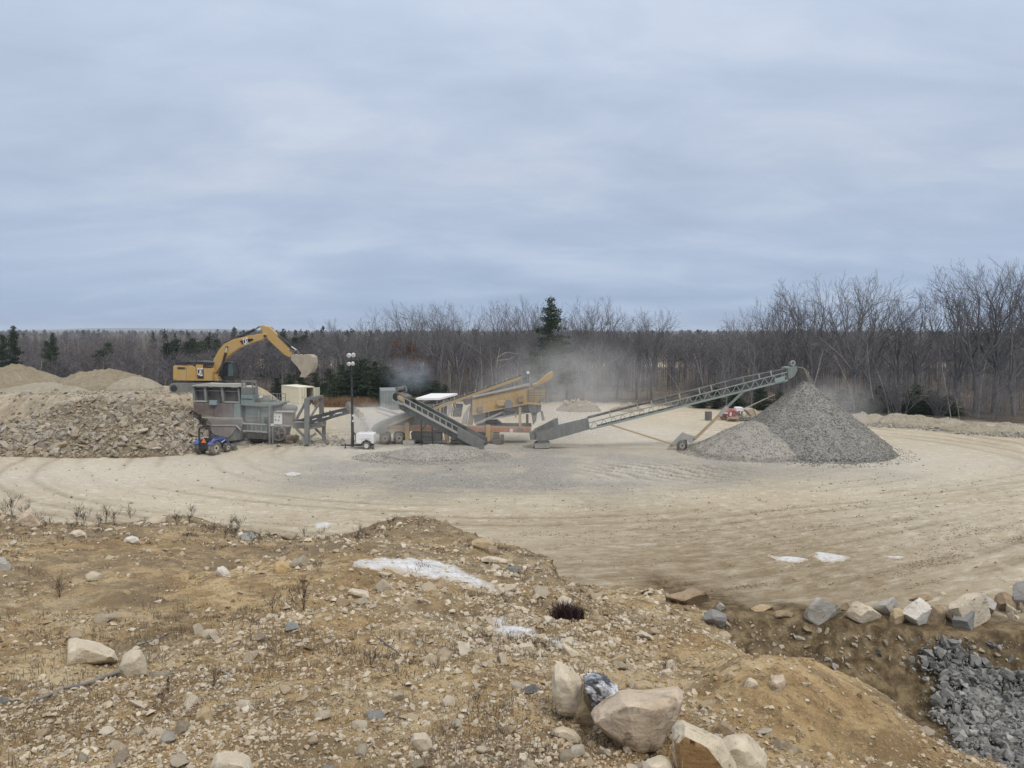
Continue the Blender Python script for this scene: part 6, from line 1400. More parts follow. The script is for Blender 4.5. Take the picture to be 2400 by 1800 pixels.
# ------------------------------------------------------------------ broken rock in the pit
def pit_rocks():
    r = np.random.default_rng(410); big = []; P_ = []; S_ = []
    while len(P_) < 13000:
        u = 2080 + 520 * r.random(); v = 1500 + 330 * r.random()
        x, y, zz = ray(u, v); t = (-1.75 - EYE) / zz; X, Yy = x * t, y * t
        a = X / Yy; dc = np.interp(a, CREST[:, 0], CREST[:, 1])
        if Yy < dc + 3: continue
        yw = np.interp(a, WALL[:, 0], WALL[:, 1])
        if Yy > yw - 0.3 or v < 1562 - (u - 2130) * 0.09 + 60 * r.normal() * 0.5 or u < 2150 + max(0, v - 1560) * 0.68 + 55 * r.normal() * 0.6: continue
        px = 3.2 + 7 * r.random() ** 2 + 26 * r.random() ** 11; s = px * Yy / F * 1.15
        P_.append((X, Yy, Z(X, Yy) + 0.1 + 0.14 * r.random())); S_.append(s)
    P_ = np.array(P_); S_ = np.array(S_)
    # heap them: rock lies on rock
    P_[:, 2] += 0.28 * (0.5 + 0.5 * fbm(P_[:, 0], P_[:, 1], 2.0, 3, 411))
    idx = np.argsort(-S_)
    lab = 'broken blue grey rock in the heap on the pit floor'
    for i in idx[:80]:
        s = S_[i]; o = rock_obj('rock', int(r.integers(0, 60)), S_GREY, P_[i] + np.array((0, 0, 0.05)), (s * (0.9 + 0.5 * r.random()), s * (0.7 + 0.5 * r.random()), s * (0.6 + 0.5 * r.random())), tuple(r.random(3) * 3))
        tag(o, lab, 'rock', 'broken grey rocks on the pit floor')
    o = scatter('broken_rock', P_[idx[80:]], S_[idx[80:]], S_GPEB, 1.2, 412); tag(o, 'smaller blue grey broken rock filling the pit floor', 'rubble', kind='stuff')
    # stones and slabs sticking out of the cut earth
    Q = []; T = []
    for k in range(420):
        u = 1640 + 800 * r.random(); v = np.interp(u, [1640, 1800, 2000, 2400], [1430, 1458, 1482, 1505]) + 95 * r.random() ** 1.3
        p = hit(u, v, 12, 34, 500)
        if bank_mask(p.x, p.y) > 0.3: continue
        Q.append((p.x, p.y, p.z)); T.append((3 + 6 * r.random() ** 2 + 24 * r.random() ** 7) * p.y / F)
    Q = np.array(Q); T = np.array(T); idx = np.argsort(-T)
    for i in idx[:22]:
        s = T[i]; o = rock_obj('rock', int(r.integers(0, 60)), S_GREY if Q[i][0] > 11 and r.random() < 0.7 else S_BROWN, Q[i], (s * 1.4, s, s * 0.7), tuple(r.random(3) * 2))
        tag(o, 'stone sticking out of the brown cut earth of the pit wall', 'rock', 'stones in the pit wall')
    o = scatter('wall_rubble', Q[idx[22:]], T[idx[22:]], S_MPEB, 1.0, 413); tag(o, 'crumbs of stone in the brown pit wall', 'rubble', kind='stuff')
    for k in range(24):
        u = 1880 + 520 * r.random(); v = np.interp(u, [1880, 2100, 2400], [1440, 1452, 1442]) + 26 * (r.random() - 0.6); p = hit(u, v, 12, 40, 500); s = (18 + 30 * r.random() ** 2) * p.y / F
        o = rock_obj('rock', 7 * k, S_MIX if k % 3 else S_BEIGE, (p.x, p.y, p.z + 0.08 * s), (s * 1.2, s, s * 0.8), tuple(r.random(3) * 3)); tag(o, 'smaller rock wedged among the big boulders on the pit lip', 'rock', 'smaller rocks among the lip boulders')
    # churned clods dragged out along the wheel tracks
    rc_ = np.random.default_rng(418); n = 90000; u = 2500 * rc_.random(n); v = 1120 + 300 * rc_.random(n); zz = -((v - 780) / F); y = EYE / -zz; x = (u - 1200) / F * y; rr_, th_ = track_uv(x, y)
    dens = np.clip(fbm(rr_ * 1.5, th_ * 0.42, 1, 4, 419) * 2.4 - 0.35, 0, 1) * (0.25 + 0.75 * sstep(1150, 1290, v)) * (0.35 + 0.65 * sstep(1000, 1500, u)); k = (rc_.random(n) < dens) & (bank_mask(x, y) < 0.02); x, y = x[k], y[k]; s = (1.4 + 3.2 * rc_.random(len(x)) ** 3) * y / F * 1.2
    o = scatter('churned_clods', np.stack([x, y, land(x, y) + s * 0.02], -1), s, S_YCLOD, 0.4, 420); tag(o, 'crumbs of damp brown earth churned up along the wheel tracks of the yard', 'soil', kind='stuff')
    # loose stones of the yard itself
    r2 = np.random.default_rng(414); Q = []; T = []
    for k in range(2600):
        u = 2400 * r2.random(); v = 1090 + 300 * r2.random() ** 1.2
        p = G(u, v)
        if bank_mask(p.x, p.y) > 0.05 : continue
        Q.append((p.x, p.y, 0)); T.append((1.6 + 2.2 * r2.random() ** 3 + 7 * r2.random() ** 14) * p.y / F)
    Q = np.array(Q); Q[:, 2] = land(Q[:, 0], Q[:, 1]) + np.array(T) * 0.1
    o = scatter('yard_stones', Q, np.array(T), S_MPEB, 0.5, 415); tag(o, 'loose stones strewn over the pale yard', 'stones', kind='stuff')
pit_rocks()

# ------------------------------------------------------------------ heaps
def heap(name, label, cat, cx, cy, rx, ry, h, m, power=1.0, nz=0.12, seed=0, tip=0.04, skew=0.0, base=None, rings=46, segs=110, group=None, nscale=1.6):
    base = Z(cx, cy) if base is None else base
    t = thing(name, label, cat, (cx, cy, base), group)
    th = np.linspace(0, 2 * np.pi, segs, endpoint=False); rr = np.concatenate([[0.0], np.linspace(0.02, 1.22, rings)])
    Rr, T = np.meshgrid(rr, th, indexing='ij'); wob = 1 + 0.16 * fbm(np.cos(T) * 2 + seed, np.sin(T) * 2, 1.0, 3, seed)
    X = cx + Rr * rx * np.cos(T) * wob; Yv = cy + Rr * ry * np.sin(T) * wob
    e = np.sqrt(Rr ** 2 + tip ** 2) - tip
    zt = base + h * np.clip(1 - e ** power, -0.12, 1) * (1 + skew * np.cos(T) * Rr) - 7 * np.clip(Rr - 1.0, 0, 1)
    zt = zt + nz * fbm(X, Yv, nscale, 4, seed + 5) * np.clip(1.15 - Rr, 0, 1) + 0.25 * nz * fbm(X, Yv, 0.25 * nscale, 3, seed + 6)
    nr, ns = Rr.shape; i = np.arange(nr - 1)[:, None] * ns + np.arange(ns)[None, :]; j = np.arange(nr - 1)[:, None] * ns + (np.arange(ns)[None, :] + 1) % ns
    Fc = np.stack([i, i + ns, j + ns, j], -1).reshape(-1, 4)
    V = np.stack([X.ravel(), Yv.ravel(), zt.ravel()], -1) - np.array((cx, cy, base))
    n = len(V); o = np_mesh('mass', V, Fc, m, True, t, dict(rnd=0.5 + 0.25 * fbm(X.ravel(), Yv.ravel(), 0.5, 3, seed + 9)))
    def top(x, y):
        d = np.sqrt(((x - cx) / rx) ** 2 + ((y - cy) / ry) ** 2); tt = np.arctan2((y - cy) / ry, (x - cx) / rx); w = 1 + 0.16 * fbm(np.cos(tt) * 2 + seed, np.sin(tt) * 2, 1.0, 3, seed); d = d / w
        e = np.sqrt(d ** 2 + tip ** 2) - tip
        return base + h * np.clip(1 - e ** power, -0.12, 1) * (1 + skew * np.cos(tt) * d) + nz * fbm(x, y, nscale, 4, seed + 5) * np.clip(1.15 - d, 0, 1)
    return t, top
def sandm(name, a, b, c, scale=1.0):
    m, nt, bs = new_mat(name); q = NT(nt); pos = q.n('ShaderNodeNewGeometry').outputs['Position']
    n1 = q.noise(pos, 0.35 * scale, 6, 0.62, 0.6); n2 = q.noise(q.map(pos, (1.6, 1.6, 0.5)), 1.6 * scale, 6, 0.7, 0.4); n3 = q.noise(pos, 7 * scale, 4, 0.75)
    cc = q.ramp(n1, [(0.36, a), (0.62, b)]); cc = q.mix(q.math('MULTIPLY', q.ramp(n2, [(0.46, 0.0), (0.66, 1.0)]), 0.7), cc, c); cc = q.mix(q.math('MULTIPLY', q.ramp(n3, [(0.52, 0.0), (0.68, 1.0)]), 0.5), cc, tuple(x * 0.55 for x in c))
    q.l(cc, bs.inputs['Base Color']); bs.inputs['Roughness'].default_value = 0.95; bs.inputs['Specular IOR Level'].default_value = 0.1
    q.l(q.bump(q.math('ADD', n2, n3), 0.9, 0.12), bs.inputs['Normal']); return m
def piles():
    r = np.random.default_rng(430)
    def skin(t, top, cx, cy, rx, ry, n, s0, s1, m, seed, lab='stones', inner=1.03):
        rr = np.random.default_rng(seed); d = np.sqrt(rr.random(n)) * inner; a = rr.random(n) * 2 * np.pi
        x = cx + d * rx * np.cos(a); y = cy + d * ry * np.sin(a); s = s0 + (s1 - s0) * rr.random(n) ** 3; z = top(x, y)
        z = np.maximum(z, land(x, y)) + s * 0.12
        o = scatter(lab, np.stack([x, y, z], -1), s, m, 1.2, seed + 1, t); o['kind'] = 'stuff'
    ap = P(1888, 899, 69); cx = ap.x
    t, top = heap('gravel_cone', 'steep dark grey cone of crushed stone under the head of the long conveyor', 'gravel pile', cx, 69.0, 6.9, 7.2, ap.z + 0.1, S_CONE, 1.0, 0.16, 1, 0.05)
    skin(t, top, cx, 69, 6.9, 7.2, 26000, 0.07, 0.19, S_CONE, 440, 'crushed_stone', 1.12)
    skin(t, lambda x, y: land(x, y), cx, 68, 8.8, 8.6, 3600, 0.06, 0.18, S_CONE, 442, 'stray_stone')
    p = G(1735, 1062); t, top = heap('gravel_pile', 'lower pale grey gravel pile lapping the left foot of the dark cone', 'gravel pile', p.x + 0.9, 67.3, 5.3, 5.0, 2.7, S_FINE, 1.0, 0.2, 3, 0.12, 0.2)
    skin(t, top, p.x + 0.9, 67.3, 5.3, 5.0, 11000, 0.05, 0.15, S_FINE, 446, 'crushed_stone', 1.2)
    p = G(1012, 1072); t, top = heap('gravel_pile', 'low grey gravel pile at the foot of the dark grey conveyor', 'gravel pile', p.x, p.y + 0.3, 4.3, 2.6, 1.05, S_FINE, 1.1, 0.14, 5, 0.15)
    skin(t, top, p.x, p.y + 0.3, 4.6, 2.8, 9000, 0.04, 0.13, S_FINE, 450, 'crushed_stone', 1.5)
    p = G(1110, 1050); t, top = heap('gravel_pile', 'thin tongue of pale gravel under the tail of the dark grey conveyor', 'gravel pile', p.x + 0.2, p.y, 2.6, 1.1, 0.55, S_FINE, 1.1, 0.1, 6, 0.15)
    sm = sandm('sand heap', (0.335, 0.29, 0.212), (0.285, 0.24, 0.168), (0.20, 0.165, 0.11), 1.0)
    sm2 = sandm('pale spoil', (0.42, 0.385, 0.31), (0.36, 0.32, 0.245), (0.26, 0.22, 0.155), 1.0)
    a = P(30, 858, 90); heap('sand_mound', 'tall sandy mound at the left edge above the rock heap', 'mound', a.x, 90, 6.2, 6.5, a.z - 4.2, sm, 1.35, 0.55, 11, 0.10, base=4.2)
    a = P(238, 869, 88); heap('sand_mound', 'broad sandy mound behind the rock heap, left of the excavator', 'mound', a.x, 88, 6.3, 5.5, a.z - 4.2, sm, 1.7, 0.55, 13, 0.14, base=4.2)
    a = P(120, 925, 84); heap('sand_mound', 'low pale sand apron between the two sandy mounds', 'mound', a.x, 84, 6.0, 4.5, 1.1, sm2, 1.5, 0.25, 14, 0.2, base=4.0)
    a = P(318, 905, 85); heap('sand_mound', 'pale grey spoil heap on the right flank of the broad mound', 'mound', a.x, 85, 3.0, 2.8, 1.5, sm2, 1.5, 0.2, 15, 0.2, base=4.2)
    for i, (u, v, Y, rx, ry, lab) in enumerate([(2030, 976, 90, 3.6, 2.4, 'long low pale berm just right of the stone cone'), (2105, 974, 88, 2.6, 2.2, 'pale berm hump second from the stone cone'), (2150, 978, 87, 3.0, 2.4, 'widest pale berm hump at the yard edge'),
            (2215, 988, 85, 3.0, 2.2, 'pale berm hump near the bare tree with the pale trunk'), (2280, 1002, 82, 2.8, 2.0, 'rounded pale berm hump second from the right edge'), (2365, 1008, 81, 2.2, 1.6, 'blocky pale heap at the far right of the berm')]):
        a = P(u, v, Y); heap('berm', lab, 'berm', a.x, Y, rx, ry, max(a.z, 0.5) + 0.25, sm2, 1.5, 0.5, 20 + i, 0.18, nscale=1.0)
    rb = np.random.default_rng(455); n = 2400; u = 1960 + 480 * rb.random(n); Yb = np.interp(u, [1960, 2150, 2280, 2440], [90, 87, 82, 79]) - 3.4 + 3.2 * rb.random(n); xb = (u - 1200) / F * Yb; s = 0.05 + 0.12 * rb.random(n) ** 2 + 0.45 * rb.random(n) ** 12
    o = scatter('berm_rubble', np.stack([xb, Yb, land(xb, Yb) + s * 0.2], -1), s, S_FINE, 0.8, 456); tag(o, 'loose pale rubble along the foot of the berm', 'rubble', kind='stuff')
    p = G(1358, 965); t, top = heap('rubble_pile', 'heap of pale broken rock at the wood edge behind the long conveyor', 'rubble pile', p.x, 103.5, 3.0, 2.2, 1.5, S_MIX, 1.3, 0.3, 31, 0.15)
    for k in range(26):
        a_ = r.random() * 6.28; d = math.sqrt(r.random()) * 0.95; x, y = p.x + 3.0 * d * math.cos(a_), 103.5 + 2.2 * d * math.sin(a_); s = 0.4 + 0.6 * r.random() ** 2
        rock_obj('rock', k, S_BEIGE, (x, y, float(top(np.array([x]), np.array([y]))[0]) + 0.1), (s * 1.2, s, s * 0.8), tuple(r.random(3) * 3), t)
    p = G(1470, 966); t, top = heap('rubble_pile', 'smaller grey rock heap right of the pale one at the wood edge', 'rubble pile', p.x + 0.2, 103, 2.2, 1.6, 1.0, S_MIX, 1.3, 0.3, 33, 0.15)
    for k in range(14):
        a_ = r.random() * 6.28; d = math.sqrt(r.random()) * 0.95; x, y = p.x + 2.2 * d * math.cos(a_), 103 + 1.6 * d * math.sin(a_); s = 0.35 + 0.5 * r.random() ** 2
        rock_obj('rock', k, S_MIX, (x, y, float(top(np.array([x]), np.array([y]))[0]) + 0.1), (s * 1.2, s, s * 0.8), tuple(r.random(3) * 3), t)
    # the rock heap in front of the raised fill
    base = G(240, 1070); t = thing('rock_heap', 'great heap of tan and grey broken rock left of the crusher', 'rock heap', (base.x, base.y, 0))
    xs = np.linspace(-58, -27.2, 150); ys = np.linspace(61.5, 80, 110); Xg, Yg = np.meshgrid(xs, ys, indexing='ij')
    def H(x, y):
        ag = x / y; u = 1200 + 1767 * ag
        topv = np.interp(u, [-100, 40, 90, 140, 250, 330, 400, 440, 470, 500], [1.5, 1.8, 2.5, 3.7, 4.35, 4.2, 3.9, 3.2, 1.9, 0.2])
        yf = np.interp(u, [-100, 0, 200, 400, 470, 500], [64.8, 64.6, 64.0, 65.0, 67.0, 68.5]) + 0.6 * fbm(x, y, 3, 3, 461)
        s = np.clip((y - yf) / 7.6, 0, 1); h = topv * (s ** 0.85) + 0.42 * fbm(x, y, 2.4, 4, 463) * sstep(-0.02, 0.25, s) + 0.15 * fbm(x, y, 0.7, 3, 465)
        return np.where(y < yf, -0.4, h - np.clip(y - 76.5, 0, None) * 0.8)
    Zg = H(Xg, Yg); n0, n1 = Xg.shape; i = np.arange(n0 - 1)[:, None] * n1 + np.arange(n1 - 1)[None, :]; Fc = np.stack([i, i + n1, i + n1 + 1, i + 1], -1).reshape(-1, 4)
    np_mesh('mass', np.stack([Xg.ravel(), Yg.ravel(), Zg.ravel()], -1) - np.array((base.x, base.y, 0)), Fc, sandm('rock heap fines', (0.295, 0.245, 0.172), (0.235, 0.188, 0.125), (0.165, 0.13, 0.085), 1.6), True, t)
    rr = np.random.default_rng(470); n = 12000; x = -57 + 29 * rr.random(n); y = 63.5 + 13.5 * rr.random(n); z = H(x, y); ok = (z > -0.1); x, y, z = x[ok], y[ok], z[ok]; n = len(x)
    s = 0.08 + 0.22 * rr.random(n) ** 2 + 0.75 * rr.random(n) ** 9; s *= np.where(z < 2.0, 1.15, 0.95); ix = np.argsort(-s)
    tone = np.clip(0.45 + 0.5 * fbm(x, y, 4, 3, 471) + 0.35 * (rr.random(n) - 0.5) + 0.35 * sstep(-36, -30, x), 0, 1)
    pos = np.stack([x, y, z + s * 0.12], -1)
    for k, i in enumerate(ix[:100]):
        q = s[i] * 1.05; rock_obj('rock', k, S_MIX if rr.random() < 0.8 else S_BEIGE, pos[i], (q * (1 + 0.5 * rr.random()), q * (0.8 + 0.3 * rr.random()), q * (0.6 + 0.4 * rr.random())), tuple((rr.random(3) - 0.5) * np.array((1.4, 1.4, 6))), t)
    o = scatter('rubble', pos[ix[100:]], s[ix[100:]], S_MPEB, 0.9, 472, t, tone[ix[100:]]); o['kind'] = 'stuff'
    n = 2600; x = -58 + 30 * rr.random(n); y = 73 + 11 * rr.random(n); s = 0.06 + 0.2 * rr.random(n) ** 3 + 0.5 * rr.random(n) ** 12; z = land(x, y); k = z > 1.0; x, y, z, s = x[k], y[k], z[k], s[k]
    o = scatter('rubble', np.stack([x, y, z + s * 0.1], -1), s, S_MPEB, 0.9, 474, t, 0.5 + 0.5 * rr.random(len(x))); o['kind'] = 'stuff'
    # spilt stones around the crusher's feet
    rr = np.random.default_rng(475); n = 700; u = 560 + 290 * rr.random(n); v = 1012 + 38 * rr.random(n); Q = []; T = []
    for a_, b_ in zip(u, v):
        g = G(a_, b_); 
        if g.y > 70.2: Q.append((g.x, g.y, Z(g.x, g.y) + 0.03)); T.append(0.08 + 0.55 * rr.random() ** 7)
    o = scatter('spilled_stones', np.array(Q), np.array(T), S_FINE, 1.0, 476); tag(o, 'spilled stones littering the ground under the crusher', 'stones', kind='stuff')
    g = P(683, 1020, 72.5); o = rock_obj('boulder', 3, S_MIX, (g.x, 72.6, 0.55), (2.0, 1.5, 1.6), (0.2, 0.1, 0.5)); tag(o, 'big grey boulder under the drive box of the black conveyor', 'boulder')
piles()

# ------------------------------------------------------------------ bark, twigs, needles, dead leaves
def bark(name, a, b, scale=6.0):
    m, nt, bs = new_mat(name); q = NT(nt); tc = q.n('ShaderNodeTexCoord').outputs['Object']; rnd = q.n('ShaderNodeObjectInfo').outputs['Random']
    n = q.noise(q.map(tc, (1, 1, 0.25)), scale, 5, 0.7)
    c = q.ramp(n, [(0.35, a), (0.65, b)])
    c = q.mix(q.math('MULTIPLY', rnd, 0.35), c, tuple(x * 0.55 for x in b)); q.l(c, bs.inputs['Base Color']); bs.inputs['Roughness'].default_value = 0.95; bs.inputs['Specular IOR Level'].default_value = 0.1
    return m
B_OAK = bark('grey brown bark', (0.118, 0.118, 0.124), (0.220, 0.218, 0.222)); B_TWIG = bark('twigs', (0.132, 0.130, 0.138), (0.225, 0.222, 0.230))
B_DARK = bark('dark dead stems', (0.045, 0.036, 0.032), (0.095, 0.078, 0.068)); B_PALE = bark('pale grey bark', (0.24, 0.225, 0.21), (0.42, 0.40, 0.37)); B_DEAD = bark('bleached wood', (0.20, 0.19, 0.175), (0.36, 0.34, 0.31))
def leafy(name, stops, scale=1.2):
    m, nt, bs = new_mat(name); q = NT(nt); pos = q.n('ShaderNodeNewGeometry').outputs['Position']; rnd = q.n('ShaderNodeObjectInfo').outputs['Random']
    n = q.noise(pos, scale, 4, 0.7); v = q.math('ADD', q.math('MULTIPLY', n, 0.75), q.math('MULTIPLY', rnd, 0.25))
    q.l(q.ramp(v, stops), bs.inputs['Base Color']); bs.inputs['Roughness'].default_value = 0.85; bs.inputs['Specular IOR Level'].default_value = 0.15; return m
L_PINE = leafy('pine needles', [(0.36, (0.018, 0.032, 0.020)), (0.55, (0.040, 0.064, 0.034)), (0.74, (0.078, 0.100, 0.048))])
L_RUST = leafy('clinging dead oak leaves', [(0.36, (0.115, 0.050, 0.028)), (0.7, (0.230, 0.110, 0.060))]); 
L_GRASS = leafy('dry grass', [(0.34, (0.150, 0.108, 0.060)), (0.52, (0.270, 0.205, 0.120)), (0.72, (0.40, 0.325, 0.205))], 2.5)
L_DARKG = leafy('grey dead weeds', [(0.34, (0.085, 0.066, 0.048)), (0.55, (0.175, 0.140, 0.102)), (0.74, (0.290, 0.240, 0.175))], 2.5)
L_SCRUB = leafy('dark scrub', [(0.34, (0.050, 0.036, 0.026)), (0.55, (0.110, 0.082, 0.056)), (0.74, (0.190, 0.150, 0.100))], 2.5)
L_REED = leafy('tan reeds', [(0.34, (0.190, 0.120, 0.070)), (0.55, (0.300, 0.210, 0.130)), (0.74, (0.40, 0.31, 0.21))], 0.8)

# ------------------------------------------------------------------ bare trees
class Tree:
    def __init__(s, seed): s.r = random.Random(seed); s.big = []; s.tw = []
    def bend(s, d, a):
        return (d + Vector((s.r.gauss(0, a), s.r.gauss(0, a), s.r.gauss(0, a)))).normalized()
    def limb(s, p, d, L, r, lv, up=0.12, spread=0.75, kids=(5, 6, 5, 4), wob=0.13, minr=0.011):
        n = max(2, min(7, int(L / 0.55))); pts = [(p, r)]; step = L / n; tip = max(minr, r * 0.30)
        for i in range(n):
            d = s.bend(d, wob); d = (d + Vector((0, 0, up))).normalized(); p = p + d * step; pts.append((p, r + (tip - r) * (i + 1) / n))
        (s.big if r > 0.035 else s.tw).append(pts)
        if lv <= 0: return
        k = kids[lv % len(kids)] if lv < len(kids) else kids[-1]
        k = max(2, int(k * (0.8 + 0.5 * s.r.random())))
        for i in range(k):
            t = 0.28 + 0.72 * (i + s.r.random()) / k; j = min(n - 1, int(t * n)); f = t * n - j; f = min(max(f, 0), 1)
            q = pts[j][0].lerp(pts[j + 1][0], f); rr = pts[j][1] + (pts[j + 1][1] - pts[j][1]) * f
            dd = (pts[j + 1][0] - pts[j][0]).normalized(); ax = dd.orthogonal().normalized(); ax.rotate(Matrix.Rotation(s.r.random() * 6.283, 3, dd))
            a = spread * (0.6 + 0.6 * s.r.random()); nd = (dd * math.cos(a) + ax * math.sin(a)).normalized()
            s.limb(q, nd, L * (0.40 + 0.28 * s.r.random()) * (1.1 - 0.35 * t), max(minr, rr * (0.55 + 0.15 * s.r.random())), lv - 1, up, spread, kids, wob * 1.1, minr)
def tubes(paths, sides):
    V = []; Fq = []; k = 0; ang = [2 * math.pi * i / sides for i in range(sides)]
    for pts in paths:
        m = len(pts)
        for i, (p, r) in enumerate(pts):
            d = (pts[min(i + 1, m - 1)][0] - pts[max(i - 1, 0)][0]).normalized(); x = d.cross(Vector((0.3, 0.2, 0.93)));
            if x.length < 0.05: x = d.cross(Vector((1, 0, 0)))
            x.normalize(); y = d.cross(x)
            for a in ang: V.append(p + (x * math.cos(a) + y * math.sin(a)) * r)
        for i in range(m - 1):
            for j in range(sides):
                a, b = k + i * sides + j, k + i * sides + (j + 1) % sides; Fq.append((a, b, b + sides, a + sides))
        k += m * sides
    return np.array([v[:] for v in V]), np.array(Fq)
def mesh_of(name, V, Fq, m, smooth=True):
    o = np_mesh(name, V, Fq, m, smooth); me = o.data; bpy.data.objects.remove(o); return me
def proto(seed, kind):
    t = Tree(seed); r = t.r
    if kind == 'oak':            # open crown on several ascending limbs; unit height about 1 scaled later from 16 m
        h = 5.0 + 1.5 * r.random(); p0 = Vector((0, 0, -0.3)); pts = [(p0, 0.30)]; p = p0; d = Vector((0, 0, 1))
        for i in range(5): d = t.bend(d, 0.05); p = p + d * (h / 5); pts.append((p, 0.30 - 0.02 * i))
        t.big.append(pts)
        n = 5 + int(r.random() * 3)
        for i in range(n):
            a = 6.283 * (i + 0.5 * r.random()) / n; e = 0.12 + 0.62 * (i % 3 + r.random()) / 3
            t.limb(p - Vector((0, 0, r.random() * 2.0)), Vector((math.cos(a) * math.sin(e), math.sin(a) * math.sin(e), math.cos(e))), 9.6 - 2.2 * e + 1.6 * r.random(), 0.15 + 0.04 * r.random(), 3, 0.05, 0.55, (3, 4, 5, 7), 0.11, 0.012)
        for i in range(4):
            a = r.random() * 6.283; t.limb(Vector((0, 0, h * (0.45 + 0.5 * r.random()))), Vector((math.cos(a), math.sin(a), 0.35)), 2.8, 0.06, 2, 0.03, 0.7, (3, 4, 5, 5))
    elif kind == 'slim':         # straight forest tree with a narrow head
        H = 11.0; pts = []; p = Vector((0, 0, -0.3)); d = Vector((r.gauss(0, .04), r.gauss(0, .04), 1)).normalized()
        for i in range(9): pts.append((p, 0.105 - 0.010 * i)); d = t.bend(d, 0.045); p = p + d * (H / 8)
        t.big.append(pts)
        for i in range(17):
            s = 0.25 + 0.73 * (i + r.random()) / 17; j = min(7, int(s * 8)); q = pts[j][0].lerp(pts[j + 1][0], s * 8 - j); a = r.random() * 6.283; e = 0.55 + 0.45 * r.random()
            t.limb(q, Vector((math.cos(a) * math.sin(e), math.sin(a) * math.sin(e), math.cos(e))), (3.0 - 1.7 * s) * (0.6 + 0.7 * r.random()), 0.034, 2, 0.05, 0.6, (3, 4, 4), 0.12, 0.010)
    elif kind == 'pole':         # pale leaning stems of young birch
        H = 10.0; pts = []; p = Vector((0, 0, -0.3)); d = Vector((r.gauss(0, .10), r.gauss(0, .10), 1)).normalized(); c = Vector((r.gauss(0, .05), r.gauss(0, .05), 0))
        for i in range(9): pts.append((p, 0.085 - 0.0085 * i)); d = (t.bend(d, 0.04) + c).normalized(); p = p + d * (H / 8)
        t.big.append(pts)
        for i in range(8):
            s = 0.4 + 0.58 * (i + r.random()) / 8; j = min(7, int(s * 8)); q = pts[j][0].lerp(pts[j + 1][0], s * 8 - j); a = r.random() * 6.283
            t.limb(q, Vector((math.cos(a) * 0.6, math.sin(a) * 0.6, 0.8)), 1.6 * (0.6 + 0.7 * r.random()), 0.028, 1, 0.06, 0.5, (3, 4, 4), 0.12, 0.010)
    elif kind == 'brush':        # thicket: many stems from one stool
        for i in range(11):
            a = r.random() * 6.283; e = 0.15 + 0.5 * r.random(); t.limb(Vector((math.cos(a) * 0.5 * r.random(), math.sin(a) * 0.5 * r.random(), -0.1)), Vector((math.cos(a) * math.sin(e), math.sin(a) * math.sin(e), math.cos(e))), 2.2 + 1.8 * r.random(), 0.025, 2, 0.05, 0.5, (3, 4, 5), 0.12, 0.010)
    elif kind == 'weed':         # knee-high dead shrub of the near bank; unit height about 1
        for i in range(5):
            a = r.random() * 6.283; e = 0.1 + 0.45 * r.random(); t.limb(Vector((0, 0, -0.03)), Vector((math.cos(a) * math.sin(e), math.sin(a) * math.sin(e), math.cos(e))), 0.6 + 0.4 * r.random(), 0.010, 2, 0.05, 0.6, (2, 4, 5), 0.16, 0.0045)
    out = []
    if kind == 'weed':
        V, Fq = tubes(t.big + t.tw, 4); return [('stems', mesh_of('stems', V, Fq, B_DARK))]
    tr = {'oak': B_OAK, 'slim': B_OAK, 'pole': B_PALE, 'brush': B_TWIG}[kind]
    if t.big: V, Fq = tubes(t.big, 6 if kind == 'oak' else 5); out.append(('trunk', mesh_of('trunk', V, Fq, tr)))
    if t.tw: V, Fq = tubes(t.tw, 3); out.append(('crown' if kind != 'brush' else 'stems', mesh_of('crown', V, Fq, B_TWIG)))
    return out
PR = {k: [proto(700 + 10 * j + i, k) for i in range(n)] for j, (k, n) in enumerate((('oak', 6), ('slim', 5), ('pole', 4), ('brush', 4), ('weed', 6)))}
def crown_points(me):
    co = np.zeros(len(me.vertices) * 3, np.float32); me.vertices.foreach_get('co', co); return co.reshape(-1, 3)
def leaf_clumps(centres, size, n_each, r, flat=0.5, tri=True):
    """many small leaf-sized faces spread round the given points"""
    n = len(centres) * n_each; c = np.repeat(centres, n_each, 0) + r.normal(size=(n, 3)) * size * np.array((1.1, 1.1, flat))
    a = r.normal(size=(n, 3)); a /= np.linalg.norm(a, axis=1)[:, None]; b = np.cross(a, r.normal(size=(n, 3))); b /= np.linalg.norm(b, axis=1)[:, None]
    s = size * (0.5 + 0.7 * r.random((n, 1)))
    V = np.stack([c - a * s * 0.5, c + a * s * 0.5, c + b * s * 0.8], 1).reshape(-1, 3); return V, np.arange(n * 3).reshape(-1, 3)
